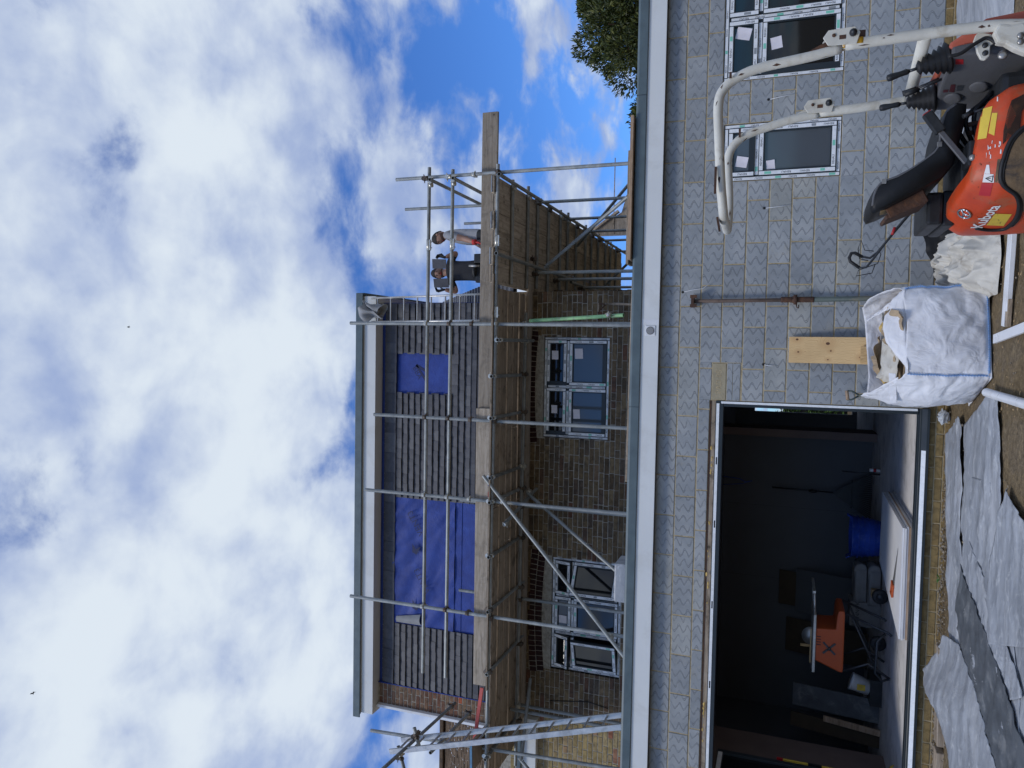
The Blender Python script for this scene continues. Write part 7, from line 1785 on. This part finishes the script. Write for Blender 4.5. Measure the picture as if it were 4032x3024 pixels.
def hand(root, wrist, direc, palm_n, mat, curl=0.7, size=1.0):
    """palm and five bent fingers"""
    w, d, n = Vector(wrist), Vector(direc).normalized(), Vector(palm_n).normalized(); n = (n - d * n.dot(d)).normalized(); s = d.cross(n); m = MB()
    def bx(p0, p1, a, b, r0, r1): m.tube([p0, p1], [r0, r1], 8)
    pk = w + d * 0.045 * size
    m.grid(lambda u_, v_: w + d * (0.10 * size * v_) + s * (math.cos(u_ * 6.283) * 0.040 * size * (0.75 + 0.3 * v_)) + n * (math.sin(u_ * 6.283) * 0.017 * size), 12, 5, True, 0, True)
    m.add([w + d * 0.10 * size + s * 0.03, w + d * 0.10 * size - s * 0.03, w + d * 0.10 * size + n * 0.012], [(0, 1, 2)])
    for k, L_ in enumerate((0.062, 0.074, 0.070, 0.055)):
        b = w + d * 0.095 * size + s * (0.030 - 0.020 * k) * size; a1 = (d * math.cos(curl * 0.6) + n * math.sin(curl * 0.6)); a2 = (d * math.cos(curl * 1.5) + n * math.sin(curl * 1.5)); p1 = b + a1 * L_ * 0.55 * size; p2 = p1 + a2 * L_ * 0.6 * size
        m.tube([b - d * 0.01, b, p1, p2], [0.010, 0.0095, 0.009, 0.007], 8)
    b = w + d * 0.035 * size + s * 0.036 * size; p1 = b + (d * 0.5 + s * 0.8).normalized() * 0.035 * size; p2 = p1 + (d * 0.8 + n * 0.6).normalized() * 0.032 * size
    m.tube([b - s * 0.012, b, p1, p2], [0.012, 0.012, 0.010, 0.008], 8)
    return m.build('glove', MT[mat], root, fix=False)
def zm(a, b): return (1600 + a / 3.0175, 650 + b / 3.0175)
PZF = 5.168
# roofer holding two tiles, facing the camera
Y1 = 2.35
g = lambda a, b, dy=0.0: PY(*zm(a, b), Y1 + dy)
hd1 = g(388, 1285, 0.02)
ls, rs_ = g(525, 1125), g(525, 1385); le, re = g(598, 1038, -0.03), g(600, 1512, -0.03); lw, rw = g(462, 1098, -0.14), g(452, 1478, -0.14)
pel = g(830, 1255); chest = g(585, 1255); 
J = {'pelvis': (V(pel.x, Y1, 6.02), (0.155, 0.115)), 'waist': (V(pel.x, Y1, 6.16), (0.145, 0.105)), 'chest': (V(chest.x, Y1, chest.z - 0.02), (0.175, 0.115)), 'neck0': (g(505, 1270, 0.01), 0.070), 'neck1': (g(462, 1278, 0.01), 0.056), 'head': (hd1 + V(0, 0, 0.01), 0.07),
     'ls': (ls + V(-0.02, 0, 0), 0.066), 'le': (le, 0.047), 'lw': (lw, 0.033), 'rs': (rs_ + V(0.02, 0, 0), 0.066), 're': (re, 0.047), 'rw': (rw, 0.033),
     'lh': (V(pel.x + 0.095, Y1, 5.96), 0.092), 'lk': (V(pel.x + 0.12, Y1 - 0.03, 5.62), 0.066), 'la': (V(pel.x + 0.13, Y1 + 0.02, 5.25), 0.046), 'lt': (V(pel.x + 0.14, Y1 - 0.14, 5.205), 0.036),
     'rh': (V(pel.x - 0.095, Y1, 5.96), 0.092), 'rk': (V(pel.x - 0.12, Y1 - 0.03, 5.62), 0.066), 'ra': (V(pel.x - 0.13, Y1 + 0.02, 5.25), 0.046), 'rt': (V(pel.x - 0.14, Y1 - 0.14, 5.205), 0.036)}
J['lm'] = (J['ls'][0].lerp(J['le'][0], 0.62), 0.056); J['rm'] = (J['rs'][0].lerp(J['re'][0], 0.62), 0.056)
B = [('pelvis', 'waist', 'tee_dark'), ('waist', 'chest', 'tee_dark'), ('chest', 'neck0', 'tee_dark'), ('neck0', 'neck1', 'skin'), ('neck1', 'head', 'skin'), ('chest', 'ls', 'tee_dark'), ('ls', 'lm', 'tee_dark'), ('lm', 'le', 'skin'), ('le', 'lw', 'skin'), ('chest', 'rs', 'tee_dark'), ('rs', 'rm', 'tee_dark'), ('rm', 're', 'skin'), ('re', 'rw', 'skin'),
     ('pelvis', 'lh', 'trousers'), ('lh', 'lk', 'trousers'), ('lk', 'la', 'trousers'), ('la', 'lt', 'rubber'), ('pelvis', 'rh', 'trousers'), ('rh', 'rk', 'trousers'), ('rk', 'ra', 'trousers'), ('ra', 'rt', 'rubber')]
m1 = figure('person', 'smiling person in a charcoal tee holding a dark tile up beside each ear', J, B, MT)
head_bits(m1, hd1, (-0.15, -1, -0.22), (0, 0, 1), 0.100, beard=True)
hand(m1, lw, (hd1 + V(0.30, -0.17, 0.05)) - lw, (-0.8, -0.5, 0.1), 'glove_black', 1.0); hand(m1, rw, (hd1 + V(-0.32, -0.17, 0.02)) - rw, (0.8, -0.5, 0.1), 'glove_black', 1.0)
MB().lathe([(0.150, 0), (0.156, 0.02), (0.150, 0.05)], (pel.x, Y1, 6.02), (0, 0, 1), 20).build('tool_belt', MT['rubber'], m1).scale = (1, 1, 1)
tp_ = MB(); tp_.tube([g(745, 1198, -0.16), g(870, 1198, -0.16)], 0.018, 10); tpo = tp_.build('belt_tool', MT['steel'], m1)
pouch = MB(); pouch.box((pel.x + 0.10, Y1 - 0.17, 5.86), (pel.x + 0.24, Y1 - 0.05, 6.03)); pouch.box((pel.x - 0.20, Y1 - 0.17, 5.88), (pel.x - 0.10, Y1 - 0.10, 6.0)); pouch.build('pouch', MT['black_plastic'], m1, bevel=0.015)
for k, (q, lab) in enumerate(((((305, 1115), (470, 1120), (475, 1230), (310, 1230)), 'dark roof tile held up at the right side of the smiling face'), (((320, 1350), (500, 1345), (505, 1455), (330, 1455)), 'dark roof tile held up at the left side of the smiling face'))):
    c4 = [g(*p, -0.20) for p in q]; mb = MB(); nrm = V(0, 0.012, 0); mb.add(c4 + [p + nrm for p in c4], [(0, 1, 2, 3), (7, 6, 5, 4), (0, 4, 5, 1), (1, 5, 6, 2), (2, 6, 7, 3), (3, 7, 4, 0)])
    o = mb.build('held_tile', MT['tile'], None, bevel=0.002); tag(o, lab, 'tile')
# roofer in grey tee, side on, looking down to the left
Y2 = 2.45
h = lambda a, b, dy=0.0: PY(*zm(a, b), Y2 + dy)
hd2 = h(392, 862)
sh2 = h(530, 850); el = h(680, 872, -0.14); wr = h(808, 915, -0.20); chest2 = h(620, 868); pel2 = h(850, 862)
J = {'pelvis': (V(pel2.x + 0.02, Y2, 6.02), (0.125, 0.150)), 'waist': (V(pel2.x, Y2, 6.16), (0.145, 0.150)), 'chest': (V(chest2.x, Y2, chest2.z), (0.155, 0.180)), 'neck0': (h(500, 838), 0.072), 'neck1': (h(462, 842), 0.056), 'head': (hd2, 0.07),
     'ls': (sh2 + V(0, -0.17, 0), 0.066), 'le': (el, 0.048), 'lw': (wr, 0.034), 'rs': (sh2 + V(0, 0.17, 0), 0.066), 're': (el + V(0.02, 0.32, 0), 0.048), 'rw': (wr + V(-0.05, 0.34, -0.02), 0.034),
     'lh': (V(pel2.x + 0.02, Y2 - 0.095, 5.96), 0.092), 'lk': (V(pel2.x - 0.02, Y2 - 0.11, 5.62), 0.066), 'la': (V(pel2.x + 0.03, Y2 - 0.12, 5.25), 0.046), 'lt': (V(pel2.x - 0.12, Y2 - 0.13, 5.205), 0.036),
     'rh': (V(pel2.x + 0.02, Y2 + 0.095, 5.96), 0.092), 'rk': (V(pel2.x + 0.0, Y2 + 0.11, 5.62), 0.066), 'ra': (V(pel2.x + 0.06, Y2 + 0.12, 5.25), 0.046), 'rt': (V(pel2.x - 0.09, Y2 + 0.13, 5.205), 0.036)}
J['lm'] = (J['ls'][0].lerp(J['le'][0], 0.60), 0.058); J['rm'] = (J['rs'][0].lerp(J['re'][0], 0.60), 0.058)
B = [(a, b, {'tee_dark': 'tee_grey'}.get(m, m)) for a, b, m in B]
m2 = figure('person', 'person in a light grey tee and red gloves standing side on, looking down', J, B, MT)
head_bits(m2, hd2, (-1, -0.35, -0.45), (-0.25, 0, 1), 0.102, beard=True)
hand(m2, wr, (-0.15, -0.1, -1), (-1, 0, 0), 'glove_red', 0.5); hand(m2, wr + V(-0.05, 0.34, -0.02), (-0.3, 0, -1), (-1, 0, 0), 'glove_red', 0.5)
MB().tube([wr + V(0, 0, 0.03), wr + V(0, 0, -0.03)], [0.040, 0.042], 10).build('glove_cuff', MT['glove_red'], m2)
